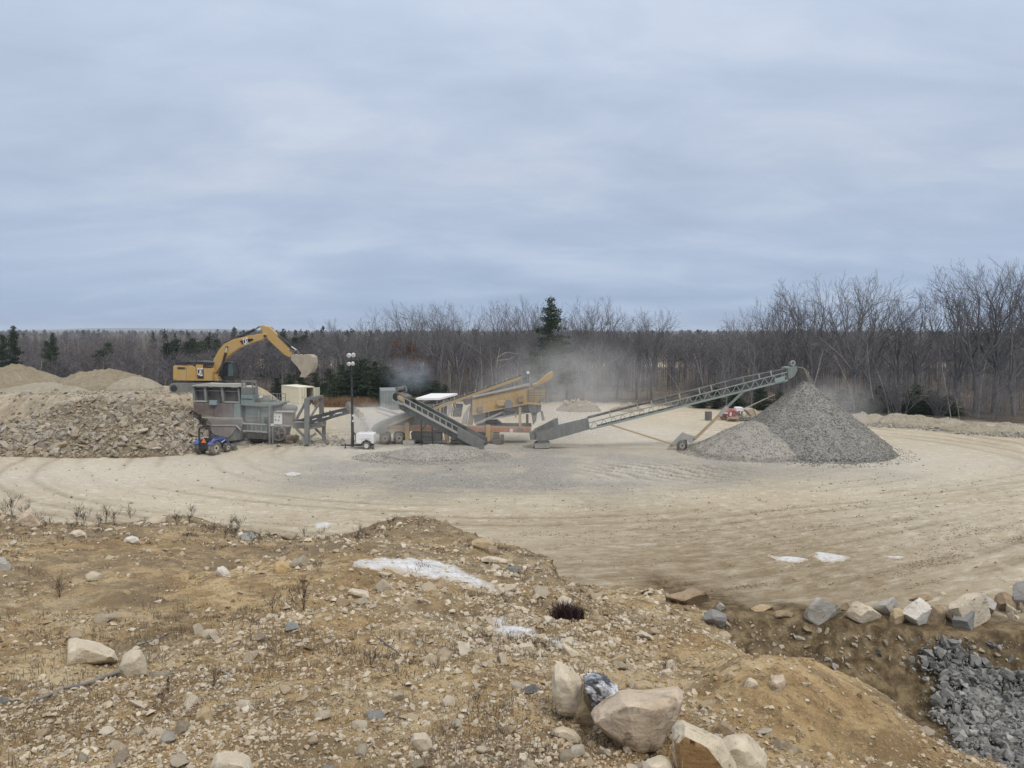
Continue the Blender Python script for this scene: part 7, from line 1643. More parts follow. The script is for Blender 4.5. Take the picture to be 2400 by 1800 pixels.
def conifer(seed, H, Rw, gap, first, droop=0.15, dens=1.0, irregular=0.25):
    r = np.random.default_rng(seed); t = [[(Vector((0, 0, -0.3)), 0.02 * H), (Vector((0, 0, H * 0.5)), 0.012 * H), (Vector((0, 0, H * 0.97)), 0.02)]]
    cs = []; z = first * H
    while z < H * 0.985:
        f = (z / H - first) / (1 - first); R_ = Rw * (1 - f) ** 0.8 * (0.35 + 0.65 * min(1, f / 0.18)) + 0.12
        for k in range(int(4 + 3 * r.random())):
            a = r.random() * 6.283; L = R_ * (1 - irregular + 2 * irregular * r.random()); n = max(2, int(L / 0.28 * dens))
            e = Vector((math.cos(a), math.sin(a), 0)); p0 = Vector((0, 0, z)); tipp = p0 + e * L + Vector((0, 0, -droop * L + 0.25 * L * (f > 0.6)))
            t.append([(p0, 0.02), (tipp, 0.006)])
            for i in range(n):
                s = 0.25 + 0.75 * (i + 0.5) / n; q = p0.lerp(tipp, s); w = 0.22 * L * (1 - abs(s - 0.55))
                cs.append((q.x + r.normal() * w * abs(e.y) * 0.8, q.y + r.normal() * w * abs(e.x) * 0.8, q.z + 0.05 * r.normal()))
        z += gap * (0.75 + 0.5 * r.random())
    V, Fq = leaf_clumps(np.array(cs), 0.23 * (H / 9) ** 0.35, 12, r, 0.45); W, G_ = tubes(t, 4)
    return [('trunk', mesh_of('trunk', W, G_, B_OAK)), ('crown', mesh_of('crown', V, Fq, L_PINE, False))]
PR['pine'] = [conifer(800, 14, 3.3, 0.42, 0.08, -0.05, 1.2, 0.5), conifer(801, 12, 3.2, 0.45, 0.14, -0.06, 1.1, 0.55)]
PR['fir'] = [conifer(810, 7, 2.3, 0.34, 0.03, 0.2, 1.3, 0.2), conifer(811, 6, 2.4, 0.32, 0.02, 0.18, 1.3, 0.25), conifer(812, 8, 2.2, 0.38, 0.04, 0.2, 1.2, 0.25)]
def plant(name, cat, label, kind, i, x, y, s, rz, group=None, sx=None, z=None, tilt=0.0):
    z = Z(x, y) if z is None else z
    t = bpy.data.objects.new(name, None); C.objects.link(t); t.location = (x, y, z); t.empty_display_size = 0.3
    t.rotation_euler = (tilt, 0, rz); t.scale = (sx or s, sx or s, s); tag(t, label, cat, group)
    for nm, me in PR[kind][i % len(PR[kind])]:
        o = bpy.data.objects.new(nm, me); C.objects.link(o); o.parent = t
    return t
def top_h(kind, i):
    return max(crown_points(me)[:, 2].max() for nm, me in PR[kind][i % len(PR[kind])])
TOPH = {k: [top_h(k, i) for i in range(len(PR[k]))] for k in PR}
def by_top(u, vtop, Y, kind, i):
    p = P(u, vtop, Y); z = Z(p.x, Y); return p.x, Y, max(0.5, p.z - z) / TOPH[kind][i % len(TOPH[kind])]
def trees():
    r = random.Random(77)
    mid = [(815, 742, 128), (868, 716, 124), (905, 735, 132), (945, 700, 122), (985, 708, 129), (1022, 700, 120), (1075, 706, 126), (1118, 714, 133), (1160, 694, 121), (1205, 686, 124), (1245, 690, 119), (1272, 712, 131), (1330, 712, 127), (1368, 690, 122), (1405, 686, 118), (1448, 716, 129), (1495, 728, 126), (1530, 716, 122)]
    for k, (u, v, Y) in enumerate(mid):
        x, y, s = by_top(u, v, Y, 'oak', k * 5 + 1); plant('bare_tree', 'tree', 'tall bare tree with a spreading crown in the row behind the screening plant', 'oak', k * 5 + 1, x, y, s, r.random() * 6.28, 'tall bare trees behind the screening plant')
    right = [(1725, 732, 118), (1792, 680, 110), (1835, 676, 114), (1880, 655, 108), (1925, 642, 106), (2012, 630, 103), (2062, 650, 107), (2118, 690, 110), (2160, 662, 105), (2248, 632, 104), (2300, 606, 99), (2345, 602, 101), (2392, 628, 97), (2440, 606, 98), (2500, 640, 100)]
    for k, (u, v, Y) in enumerate(right):
        x, y, s = by_top(u, v, Y, 'oak', k * 7 + 3); plant('bare_tree', 'tree', 'tall bare tree with a spreading crown standing beyond the cone and the pale berm', 'oak', k * 7 + 3, x, y, s, r.random() * 6.28, 'tall bare trees beyond the cone')
    x, y, s = by_top(1291, 695, 117, 'pine', 0); plant('pine_tree', 'tree', 'single tall dark pine standing among the bare trees behind the screening plant', 'pine', 0, x, y, s, 0.4, None, s * 0.95)
    for k, (u, v, Y, lab) in enumerate([(30, 762, 150, 'tall dark pine at the far left, topping the skyline'), (6, 782, 146, 'dark pine cut by the left edge below the tall one'), (122, 778, 172, 'rounded pine above the sandy mounds'), (108, 796, 165, 'small pine just below the rounded one')]):
        x, y, s = by_top(u, v, Y, 'pine', k); plant('pine_tree', 'tree', lab, 'pine', k, x, y, s, r.random() * 6.28, None, s * 0.62)
    for k, (u, v, Y) in enumerate([(392, 800, 205), (412, 792, 210), (436, 798, 200), (452, 790, 212), (470, 796, 206), (488, 786, 214), (508, 792, 204), (640, 784, 190), (664, 778, 196), (690, 788, 186), (712, 782, 205), (560, 796, 200), (252, 800, 215), (236, 816, 180)]):
        x, y, s = by_top(u, v, Y, 'fir', k); plant('pine_tree', 'tree', 'dark pine standing in the wood behind the excavator', 'fir', k, x, y, s, r.random() * 6.28, 'dark pines behind the excavator', s * 1.1)
    for k, (u, v, Y, w) in enumerate([(648, 884, 119, 1.3), (676, 874, 121, 1.2), (708, 866, 124, 1.2), (742, 872, 120, 1.3), (772, 862, 123, 1.2), (800, 852, 120, 1.2), (828, 842, 124, 1.2), (852, 838, 119, 1.3), (880, 846, 122, 1.2), (905, 856, 116, 1.7), (932, 868, 116, 1.7), (962, 880, 115, 1.8), (992, 878, 116, 1.8), (1020, 890, 115, 1.7), (1044, 900, 115, 1.6), (786, 884, 115, 1.6), (866, 866, 114, 1.7), (838, 862, 115, 1.7), (890, 872, 114, 1.7), (945, 888, 114, 1.8), (815, 866, 116, 1.6)]):
        x, y, s = by_top(u, v, Y, 'fir', k); plant('evergreen_tree', 'tree', 'dense dark evergreen in the thicket behind the lighting tower', 'fir', k, x, y, s, r.random() * 6.28, 'evergreens behind the lighting tower', s * w)
    for k, (u, v, Y, w) in enumerate([(1640, 918, 107, 1.9), (1680, 908, 106, 1.8), (1722, 902, 107, 1.7), (1785, 905, 105, 1.8), (1830, 918, 104, 2.0), (1930, 922, 102, 2.2), (1975, 912, 103, 2.0), (2020, 920, 101, 2.2), (2065, 902, 102, 2.0), (2105, 896, 103, 1.9), (2148, 900, 101, 2.0), (2185, 914, 99, 2.2), (2225, 926, 98, 2.2), (2045, 934, 98, 2.4), (2130, 930, 98, 2.3)]):
        x, y, s = by_top(u, v, Y, 'fir', k + 1); plant('evergreen_tree', 'tree', 'low evergreen growing behind the long conveyor and the berm', 'fir', k + 1, x, y, s, r.random() * 6.28, 'low evergreens at the right wood edge', s * w)
    # pale and broken trees one can pick out
    for k, (u, v, Y, kind, lab, tl) in enumerate([(1130, 795, 115, 'slim', 'pale forked birch standing behind the screen box', 0), (1160, 790, 116, 'pole', 'thin pale stem left of the forked birch', 0.03), (1072, 850, 113, 'pole', 'leaning white birch stem left of the screen box', 0.25), (1058, 862, 113, 'pole', 'bowed white birch stem beside the leaning one', 0.16), (1045, 870, 114, 'pole', 'short white birch stem nearest the white roof', -0.10),
            (2058, 770, 98, 'pole', 'leaning pale trunk among the right hand trees', -0.08), (1905, 805, 96, 'pole', 'dead pale snag rising right of the cone', 0.0), (2252, 910, 88, 'pole', 'short pale trunk behind the berm', -0.05), (310, 815, 128, 'pole', 'white birch trunk right of the broad sandy mound', 0.02), (226, 825, 132, 'pole', 'white birch trunk above the broad sandy mound', 0.08), (86, 830, 130, 'pole', 'clump birch above the left sandy mound', 0.0)]):
        x, y, s = by_top(u, v, Y, kind, k); t = plant('birch_tree', 'tree', lab, kind, k, x, y, s, r.random() * 6.28, None, None, None, tl)
        if kind == 'slim':
            for o in t.children:
                if o.name.startswith('trunk'): me = o.data.copy(); me.materials.clear(); me.materials.append(B_PALE); o.data = me
    # oak that keeps its dead leaves
    x, y, s = by_top(955, 790, 121, 'slim', 2); t = plant('oak_tree', 'tree', 'oak holding rust brown leaves behind the grey conveyor head', 'slim', 2, x, y, s, 1.0, None, s * 1.5)
    rr = np.random.default_rng(830); c = crown_points(PR['slim'][2][1][1]); c = c[rr.integers(0, len(c), 420)]; V, Fq = leaf_clumps(c, 0.22, 5, rr, 0.8)
    o = np_mesh('dead_leaves', V, Fq, L_RUST, False, t)
    # slim wood trees and thicket between them
    n = 0; tries = 0
    while n < 92 and tries < 4000:
        tries += 1; u = 760 + 1700 * r.random(); Y = (112 + 34 * r.random() if u > 1050 else 124 + 22 * r.random()) if u < 1700 else (98 + 34 * r.random()); x = (u - 1200) / F * Y
        vt = 806 + 70 * r.random() if u < 1650 else 786 + 90 * r.random()
        x, y, s = by_top(u, vt, Y, 'slim', n); 
        if s > 1.5: continue
        plant('wood_tree', 'tree', 'slim bare tree of the wood at the back of the yard', 'slim', n, x, y, s, r.random() * 6.28, 'slim bare trees of the back wood', s * (1.0 + 0.3 * r.random())); n += 1
    for n in range(30):
        u = 1000 + 1380 * r.random(); Y = np.interp(u, [1000, 1600, 1900, 2100, 2400], [117, 113, 104, 97, 91]) + 6 * r.random(); x, y, s = by_top(u, 800 + 70 * r.random(), Y, 'pole', n)
        plant('wood_tree', 'tree', 'slender pale barked tree along the front of the back wood', 'pole', n, x, y, s, r.random() * 6.28, 'pale barked trees along the wood front', s * 1.2, None, (r.random() - 0.5) * 0.16)
    n = 0
    while n < 44:
        u = -60 + 760 * r.random(); Y = 122 + 55 * r.random(); vt = 812 + 60 * r.random()
        x, y, s = by_top(u, vt, Y, 'slim', n)
        plant('wood_tree', 'tree', 'slim bare tree of the wood beyond the sandy mounds and excavator', 'slim' if n % 4 else 'pole', n, x, y, s, r.random() * 6.28, 'slim bare trees beyond the mounds', s * 1.25); n += 1
    for k in range(46):
        u = 980 + 1480 * r.random(); Y = np.interp(u, [980, 1600, 1900, 2100, 2450], [116, 112, 103, 95, 88]) + 5 * r.random(); x = (u - 1200) / F * Y
        plant('brush_thicket', 'shrub', 'bare brush thicket along the foot of the back wood', 'brush', k, x, Y, 0.8 + 0.5 * r.random(), r.random() * 6.28, 'brush along the foot of the wood')
    # white dead branch caught in the wood
    mb = MB()
    for a, b, r0, r1 in (((1172, 815), (1166, 840), .05, .07), ((1166, 840), (1164, 862), .07, .06), ((1166, 838), (1185, 826), .06, .05), ((1185, 826), (1222, 830), .05, .02), ((1164, 845), (1195, 842), .05, .035), ((1195, 842), (1212, 830), .035, .015)):
        mb.tube(P(*a, 113), P(*b, 113.3), r0, r1, 7)
    o = mb.build('dead_branch', B_PALE); tag(o, 'white dead branch hung up in the trees behind the screen box', 'branch')
    mb = MB().tube(P(1740, 960, 97), P(1815, 925, 98.5), 0.10, 0.05, 8).tube(P(1700, 968, 96.5), P(1740, 960, 97), 0.12, 0.10, 8); o = mb.build('fallen_tree', B_DEAD); tag(o, 'grey fallen trunk leaning out of the wood above the red machine', 'tree')
    # brush heap by the red machine
    t = thing('brush_heap', 'heap of cut brush and logs in front of the red machine', 'brush heap', (P(1735, 988, 91).x, 91, 0)); rr = random.Random(12); mb = MB()
    for k in range(70):
        u = 1702 + 66 * rr.random(); c = P(u, 988 - 14 * rr.random() * (1 - abs(u - 1735) / 45), 91 + rr.random()); d = Vector((rr.gauss(0, 1), rr.gauss(0, .5), rr.gauss(0, .3))).normalized() * (0.5 + 0.6 * rr.random()); mb.tube(c - d, c + d, 0.07 * rr.random() + 0.02, 0.02, 6)
    mb.build('brushwood', B_DEAD, t); mb = MB()
    for k in range(9):
        c = P(1702 + 14 * rr.random(), 985 - 5 * rr.random(), 90.6); mb.tube(c, c + Vector((1.0, 0.5 * rr.gauss(0, 1), 0.1)), 0.13, 0.11, 8)
    mb.build('logs', paint('cut log wood', (0.36, 0.20, 0.11), DUST, 0.3), t)
trees()

# ------------------------------------------------------------------ the far wood: one mass of bare crowns to the skyline
def far_wood():
    r = np.random.default_rng(850); protos = []
    for k in range(5):
        V = []; rr = np.random.default_rng(860 + k); H = 1.0
        def rib(a, b, w):
            d = b - a; s = np.cross(d, rr.normal(size=3)); s = s / (np.linalg.norm(s) + 1e-9) * w; V.append((a - s, a + s, b))
        rib(np.array((0, 0, -0.05)), np.array((0.02, 0, 0.85)), 0.010); rib(np.array((0, 0, -0.05)), np.array((0, 0.02, 0.85)), 0.010)
        for i in range(22):
            z = 0.25 + 0.62 * rr.random(); a = rr.random() * 6.283; L = 0.10 + 0.26 * rr.random() * (1.15 - z); p = np.array((0, 0, z)); q = p + np.array((math.cos(a) * L, math.sin(a) * L, L * (0.5 + 0.9 * rr.random()))); rib(p, q, 0.0042)
            for j in range(4):
                s = p + (q - p) * (0.3 + 0.7 * rr.random()); rib(s, s + rr.normal(size=3) * np.array((.06, .06, .04)) + np.array((0, 0, 0.055)), 0.0028)
        protos.append(np.array(V))
    n = 7600; a = (r.random(n) * 2 - 1) * 0.80; y = 1 / (1 / 2600 + (1 / 150 - 1 / 2600) * r.random(n) ** 1.15)
    y = np.where(a < -0.30, np.maximum(y, 128 + 20 * r.random(n)), np.maximum(y, 138)); x = a * y
    clear = (y > 232) & (y < 312) & (fbm(x, y * 0.5, 45, 3, 77) > 0.02); x, y = x[~clear], y[~clear]; n = len(x); z = land(x, y, False)
    H = (7.6 + 3.2 * r.random(n)) * np.where(y > 600, 1.15, 1.0); wide = np.clip(y / 420, 1.0, 2.6)
    which = r.integers(0, 5, n); Vs = []; T = []; yaw = r.random(n) * 6.283; tone = r.random(n)
    for k in range(5):
        ix = np.where(which == k)[0]; pv = protos[k].reshape(-1, 3); c, s = np.cos(yaw[ix])[:, None], np.sin(yaw[ix])[:, None]; h = H[ix][:, None]; w = wide[ix][:, None]
        X = (pv[None, :, 0] * c - pv[None, :, 1] * s) * h * w + x[ix][:, None]; Yv = (pv[None, :, 0] * s + pv[None, :, 1] * c) * h * w + y[ix][:, None]; Zv = pv[None, :, 2] * h + z[ix][:, None]
        Vs.append(np.stack([X, Yv, Zv], -1).reshape(-1, 3)); T.append(np.repeat(tone[ix], len(pv)))
    V = np.concatenate(Vs); T = np.concatenate(T); Fq = np.arange(len(V)).reshape(-1, 3)
    m, nt, bs = new_mat('far bare crowns'); q = NT(nt); pos = q.n('ShaderNodeNewGeometry').outputs['Position']
    big = q.noise(pos, 0.012, 4, 0.6); c = q.ramp(q.attr('rnd').outputs['Fac'], [(0.0, (0.078, 0.076, 0.084)), (0.6, (0.124, 0.118, 0.126)), (0.92, (0.160, 0.148, 0.150)), (1.0, (0.30, 0.285, 0.275))])
    c = q.mix(q.math('MULTIPLY', q.ramp(big, [(0.42, 0.0), (0.62, 1.0)]), 0.6), c, (0.150, 0.124, 0.124)); q.l(c, bs.inputs['Base Color']); bs.inputs['Roughness'].default_value = 1; bs.inputs['Specular IOR Level'].default_value = 0
    o = np_mesh('far_wood', V, Fq, m, False, None, dict(rnd=T)); tag(o, 'bare brown wood running back to the skyline', 'wood', kind='stuff')
    # evergreens scattered through it, thickest along the skyline
    n = 900; a = (r.random(n) * 2 - 1) * 0.8; y = np.where(r.random(n) < 0.6, 1500 + 1500 * r.random(n), 1 / (1 / 1500 + (1 / 420 - 1 / 1500) * r.random(n))); x = a * y
    clump = fbm(x, y, 160, 3, 870) > 0.05; keep = clump | (y > 1600); x, y = x[keep], y[keep]; n = len(x); z = land(x, y, False); H = 10 + 4 * r.random(n)
    k = 90; t = r.random((n, k)); ang = r.random((n, k)) * 6.283; R_ = 0.26 * (1 - t) ** 0.8 * np.sqrt(r.random((n, k))) * np.clip(y / 500, 1, 2.2)[:, None]
    c = np.stack([R_ * np.cos(ang), R_ * np.sin(ang), 0.12 + 0.86 * t], -1) * H[:, None, None] + np.stack([x, y, z], -1)[:, None, :]
    s = (0.045 * H * np.clip(y / 700, 1, 2.0))[:, None, None]; d1 = r.normal(size=(n, k, 3)); d2 = r.normal(size=(n, k, 3))
    V = np.stack([c - d1 * s, c + d1 * s, c + d2 * s * 1.2], 2).reshape(-1, 3)
    o = np_mesh('far_evergreens', V, np.arange(len(V)).reshape(-1, 3), L_PINE, False); tag(o, 'dark evergreens scattered through the far wood and along the skyline', 'wood', kind='stuff')
far_wood()

# ------------------------------------------------------------------ dry growth on the near bank
def blades(px, py, pz, h, w, r, lean=0.5):
    n = len(px); yaw = r.random(n) * 6.283; ln = lean * (r.random(n)) * h; c, s = np.cos(yaw), np.sin(yaw); b = yaw + 1.57 + r.normal(size=n) * 0.6
    wx, wy = np.cos(b) * w * 0.5, np.sin(b) * w * 0.5
    p = np.stack([px, py, pz], -1); o = np.stack([wx, wy, 0 * wx], -1); mid = p + np.stack([c * ln * 0.35, s * ln * 0.35, h * 0.6], -1); tip = p + np.stack([c * ln, s * ln, h], -1)
    V = np.stack([p - o, p + o, mid + o * 0.7, mid - o * 0.7, tip], 1); k = np.arange(n)[:, None] * 5
    return V.reshape(-1, 3), np.concatenate([k + np.array([[0, 1, 2]]), k + np.array([[0, 2, 3]]), k + np.array([[3, 2, 4]])])
def bank_growth():
    def tufts(name, label, n, seed, m, hmin, hmax, each, weight, w=0.006, rad=0.07, lean=0.9):
        r, x, y, a = bank_samples(n * 8, seed); k = r.random(len(x)) < weight(x, y, a); x, y, a = x[k][:n], y[k][:n], a[k][:n]; n = len(x)
        hh = hmin + (hmax - hmin) * r.random(n) ** 2; cnt = each; X = np.repeat(x, cnt); Yv = np.repeat(y, cnt); H = np.repeat(hh, cnt) * (0.45 + 0.65 * r.random(n * cnt))
        rr = np.sqrt(r.random(n * cnt)) * rad * (0.5 + np.repeat(hh, cnt) / hmax); t = r.random(n * cnt) * 6.283; X = X + rr * np.cos(t); Yv = Yv + rr * np.sin(t); W = w * (0.7 + np.clip(Yv / 9, 0.4, 3.0))
        V, Fq = blades(X, Yv, land(X, Yv) - 0.01, H, W, r, lean); o = np_mesh(name, V, Fq, m, False); tag(o, label, 'dry grass', kind='stuff')
    cr = lambda x, y, a: y / np.interp(a, CREST[:, 0], CREST[:, 1])
    patch = lambda x, y, s, sd: np.clip(fbm(x, y, s, 4, sd) * 2.2, 0, 1)
    tufts('dry_grass', 'short tan dry grass tufts on the near bank', 1700, 901, L_GRASS, 0.03, 0.11, 11, lambda x, y, a: (0.05 + 0.8 * patch(x, y, 1.6, 902)) * np.where(a > 0.26, 0.08, 1.0), 0.004)
    tufts('dead_weeds', 'grey brown dead weeds matting the near bank and its crest', 2200, 903, L_DARKG, 0.04, 0.20, 15, lambda x, y, a: np.clip((0.85 * sstep(0.66, 0.95, cr(x, y, a)) * (a < 0.10) + 0.22 * patch(x, y, 2.6, 904)) * np.where(a > 0.22, 0.10, 1.0), 0, 1), 0.005, 0.12)
    tufts('matted_straw', 'matted flattened straw and twigs on the near bank', 2600, 905, L_DARKG, 0.015, 0.05, 16, lambda x, y, a: np.clip((0.7 * patch(x, y, 1.9, 906) + 0.5 * sstep(0.7, 0.95, cr(x, y, a)) * (a < 0.1)) * np.where(a > 0.24, 0.12, 1.0), 0, 1), 0.006, 0.22, 5.0)
    tufts('dead_scrub', 'low dark dead scrub in patches on the left of the near bank', 700, 907, L_SCRUB, 0.06, 0.16, 26, lambda x, y, a: np.clip(patch(x, y, 2.2, 908) * 1.4 - 0.4, 0, 1) * (a < 0.05) * (y > 8.5), 0.005, 0.16, 1.6)
    r = random.Random(61)
    def weed(u, v, hpx, lab, i, grp=None):
        p = hit(u, v); s = hpx * p.y / F / TOPH['weed'][i % 6]; plant('dead_shrub', 'shrub', lab, 'weed', i, p.x, p.y, s, r.random() * 6.28, grp)
    for i, (u, v, h, lab) in enumerate([(28, 1206, 58, 'tangled bare shrub at the left edge of the crest'), (10, 1208, 46, 'low bare shrub cut by the left edge of the crest'), (58, 1208, 40, 'thin bare shrub left of the pinkish wedge rock'), (178, 1226, 52, 'crooked bare sapling on the left crest'), (198, 1226, 40, 'forked twig shrub beside the crooked sapling'), (248, 1228, 48, 'dark seedy weed clump on the left crest'), (268, 1230, 46, 'tall dark weed right of the seedy clump'),
            (305, 1214, 40, 'thin twig standing on the crest hump'), (452, 1210, 36, 'leaning twig on the crest hump'), (540, 1238, 38, 'short dark stub on the crest'), (560, 1240, 40, 'wiry twig right of the dark stub'), (712, 1430, 90, 'tall bare shrub in the middle of the bank'), (640, 1440, 60, 'bare shrub left of the tall one on the bank'), (140, 1400, 70, 'thin dead stem on the left slope'), (745, 1340, 44, 'short dead stem near the ice patch'), (500, 1610, 60, 'broken dead stem in front of the tan diamond rock'),
            (380, 1650, 54, 'tangle of grey twigs low on the left bank'), (395, 1625, 50, 'tangle of grey roots low on the left bank'), (1190, 1420, 40, 'small stem above the dark bush'), (1560, 1580, 60, 'bent dead stalk on the sandy ridge'), (870, 1560, 60, 'bare stem in the lower middle'), (1120, 1660, 60, 'dry stem among the pale stones')]):
        weed(u, v, h, lab, i)
    for i in range(26):
        u = r.choice((r.uniform(-20, 880), r.uniform(500, 1000))); v = np.interp(u, [0, 100, 200, 300, 380, 450, 520, 600, 830, 930, 1000], [1206, 1226, 1236, 1230, 1212, 1214, 1240, 1255, 1252, 1220, 1216]) + r.random() * 22
        weed(u, v, 20 + 22 * r.random(), 'small dead weed along the crest of the near bank', i, 'small dead weeds on the crest')
    p = hit(1330, 1452); t = thing('dark_bush', 'dense dark purple brown bush beside the lower ice patch', 'bush', p); rr = np.random.default_rng(77); n = 900
    X = p.x + 0.36 * (rr.random(n) + rr.random(n) - 1); Yv = p.y + 0.2 * rr.normal(size=n)
    V, Fq = blades(X, Yv, land(X, Yv) - 0.02, 0.12 + 0.26 * rr.random(n), 0.014 * np.ones(n), rr, 1.0); np_mesh('stems', V - np.array(p[:]), Fq, leafy('dark purple twigs', [(0.35, (0.020, 0.012, 0.013)), (0.7, (0.06, 0.036, 0.034))], 4), False, t)
    # fallen branches
    def stick(name, label, pts, r0, m, lift=0.03):
        mb = MB(); q = [hit(u, v) + Vector((0, 0, lift)) for u, v in pts]
        for i in range(len(q) - 1): mb.tube(q[i], q[i + 1], r0 * (1 - 0.7 * i / len(q)), r0 * (1 - 0.7 * (i + 1) / len(q)), 7)
        o = mb.build(name, m); tag(o, label, 'branch')
    stick('fallen_branch', 'long grey fallen branch lying across the lower left of the bank', [(330, 1572), (290, 1578), (250, 1592), (215, 1605), (185, 1615), (150, 1620), (115, 1638), (82, 1650)], 0.035, B_DEAD, 0.04)
    stick('fallen_branch', 'thin dark branch rising from the fallen branch past the cream rock', [(292, 1576), (320, 1558), (348, 1540)], 0.014, B_TWIG, 0.12)
    stick('fallen_branch', 'grey branch on the soil right of the half buried slab', [(320, 1516), (350, 1508), (376, 1498), (400, 1484)], 0.018, B_DEAD, 0.03)
    stick('fallen_branch', 'dark twig lying in the middle of the bank', [(890, 1502), (912, 1520), (935, 1538)], 0.014, B_TWIG, 0.03)
    stick('fallen_branch', 'pale curved root on the soil in the lower left', [(522, 1578), (536, 1586), (534, 1598), (526, 1608)], 0.012, B_PALE, 0.03)
    # tan reeds along the yard's back edge
    r2 = np.random.default_rng(95); n = 9000; u = 790 + 260 * r2.random(n); u = np.where(r2.random(n) < 0.35, 735 + 130 * r2.random(n), u); Y = 108 + 9 * r2.random(n); x = (u - 1200) / F * Y
    V, Fq = blades(x, Y, land(x, Y), 0.5 + 0.9 * r2.random(n), 0.07 * np.ones(n), r2, 0.5); o = np_mesh('reeds', V, Fq, L_REED, False); tag(o, 'tan dead reeds along the foot of the evergreens', 'reeds', kind='stuff')
bank_growth()

# ------------------------------------------------------------------ old ice and white crust
def ice():
    m, nt, bs = new_mat('old ice'); q = NT(nt); pos = q.n('ShaderNodeNewGeometry').outputs['Position']; n = q.noise(q.map(pos, (1.2, 3.0, 1)), 2.6, 6, 0.7, 0.6); n2 = q.noise(pos, 16, 4, 0.7)
    c = q.ramp(n, [(0.36, (0.36, 0.33, 0.28)), (0.47, (0.58, 0.575, 0.57)), (0.62, (0.70, 0.71, 0.72))]); c = q.mix(q.math('MULTIPLY', q.ramp(n2, [(0.52, 0.0), (0.66, 1.0)]), 0.6), c, (0.40, 0.34, 0.26)); q.l(q.mix(q.math('MULTIPLY', q.attr('rim').outputs['Fac'], q.ramp(n, [(0.35, 0.55), (0.6, 1.0)]), True), c, (0.42, 0.345, 0.235)), bs.inputs['Base Color'])
    bs.inputs['Roughness'].default_value = 0.5; q.l(q.bump(q.math('ADD', n, n2), 0.5, 0.05), bs.inputs['Normal'])
    def patch(label, outline, seed, lift=0.02, flatz=None, edge=0.35):
        pts = [(hit(u, v) if flatz is None else G(u, v)) for u, v in outline]; P2 = np.array([(p.x, p.y) for p in pts]); lo, hi = P2.min(0) - 0.4, P2.max(0) + 0.4
        nx = int(min(240, max(40, (hi[0] - lo[0]) / 0.05))); ny = int(min(240, max(40, (hi[1] - lo[1]) / 0.05))); gx, gy = np.meshgrid(np.linspace(lo[0], hi[0], nx), np.linspace(lo[1], hi[1], ny), indexing='ij'); x, y = gx.ravel(), gy.ravel()
        ins = np.zeros(len(x), bool); d = np.full(len(x), 9.0); k = len(P2)
        for i in range(k):
            (x0, y0), (x1, y1) = P2[i], P2[(i + 1) % k]; c = ((y0 > y) != (y1 > y)) & (x < (x1 - x0) * (y - y0) / (y1 - y0 + 1e-12) + x0); ins ^= c
            tt = np.clip(((x - x0) * (x1 - x0) + (y - y0) * (y1 - y0)) / ((x1 - x0) ** 2 + (y1 - y0) ** 2 + 1e-9), 0, 1); d = np.minimum(d, np.hypot(x - x0 - tt * (x1 - x0), y - y0 - tt * (y1 - y0)))
        sd = np.where(ins, d, -d) + edge * 0.9 * fbm(x, y, 0.6, 5, seed) + edge * 0.4 * fbm(x, y, 0.14, 3, seed + 1)
        z = land(x, y) + np.clip(sd * 0.15, -0.03, 0.035) + lift * 0.3; keep = sd > 0; kk = keep.reshape(nx, ny); cell = kk[:-1, :-1] | kk[1:, :-1] | kk[:-1, 1:] | kk[1:, 1:]
        i, j = np.where(cell); Fq = np.stack([i * ny + j, (i + 1) * ny + j, (i + 1) * ny + j + 1, i * ny + j + 1], -1); us = np.unique(Fq); mp = np.full(nx * ny, -1); mp[us] = np.arange(len(us))
        o = np_mesh('ice_patch', np.stack([x, y, z], -1)[us], mp[Fq], m, True, None, dict(rim=1 - sstep(0.0, edge * 0.8, sd[us]))); tag(o, label, 'ice patch')
    patch('large white ice patch with streaks on the near bank below the crest', [(812, 1318), (860, 1314), (930, 1310), (985, 1306), (1040, 1318), (1085, 1330), (1120, 1356), (1160, 1378), (1212, 1396), (1180, 1396), (1130, 1382), (1090, 1366), (1040, 1360), (980, 1354), (930, 1344), (870, 1334)], 951)
    patch('smaller white ice patch on the near bank near the pale stones', [(1150, 1452), (1172, 1448), (1200, 1466), (1250, 1474), (1290, 1494), (1330, 1500), (1362, 1508), (1345, 1520), (1300, 1518), (1260, 1500), (1210, 1500), (1170, 1494), (1160, 1470)], 953, edge=0.2)
    for k, (o, lab) in enumerate([([(1803, 1302), (1840, 1304), (1890, 1310), (1870, 1318), (1820, 1314)], 'thin white ice film on the yard, left of a pair'), ([(1910, 1296), (1940, 1296), (1986, 1304), (1980, 1314), (1920, 1316)], 'thin white ice film on the yard, right of a pair'), ([(664, 1110), (680, 1107), (708, 1110), (695, 1116), (674, 1115)], 'small white patch on the grey gravel'), ([(732, 1226), (760, 1222), (786, 1228), (770, 1238), (740, 1236)], 'small white patch on the yard behind the near bank'), ([(2072, 1303), (2100, 1302), (2125, 1304), (2100, 1308)], 'sliver of white ice at the right of the yard')]):
        patch(lab, o, 960 + k * 2, 0.012, 0.0, 0.3)
ice()

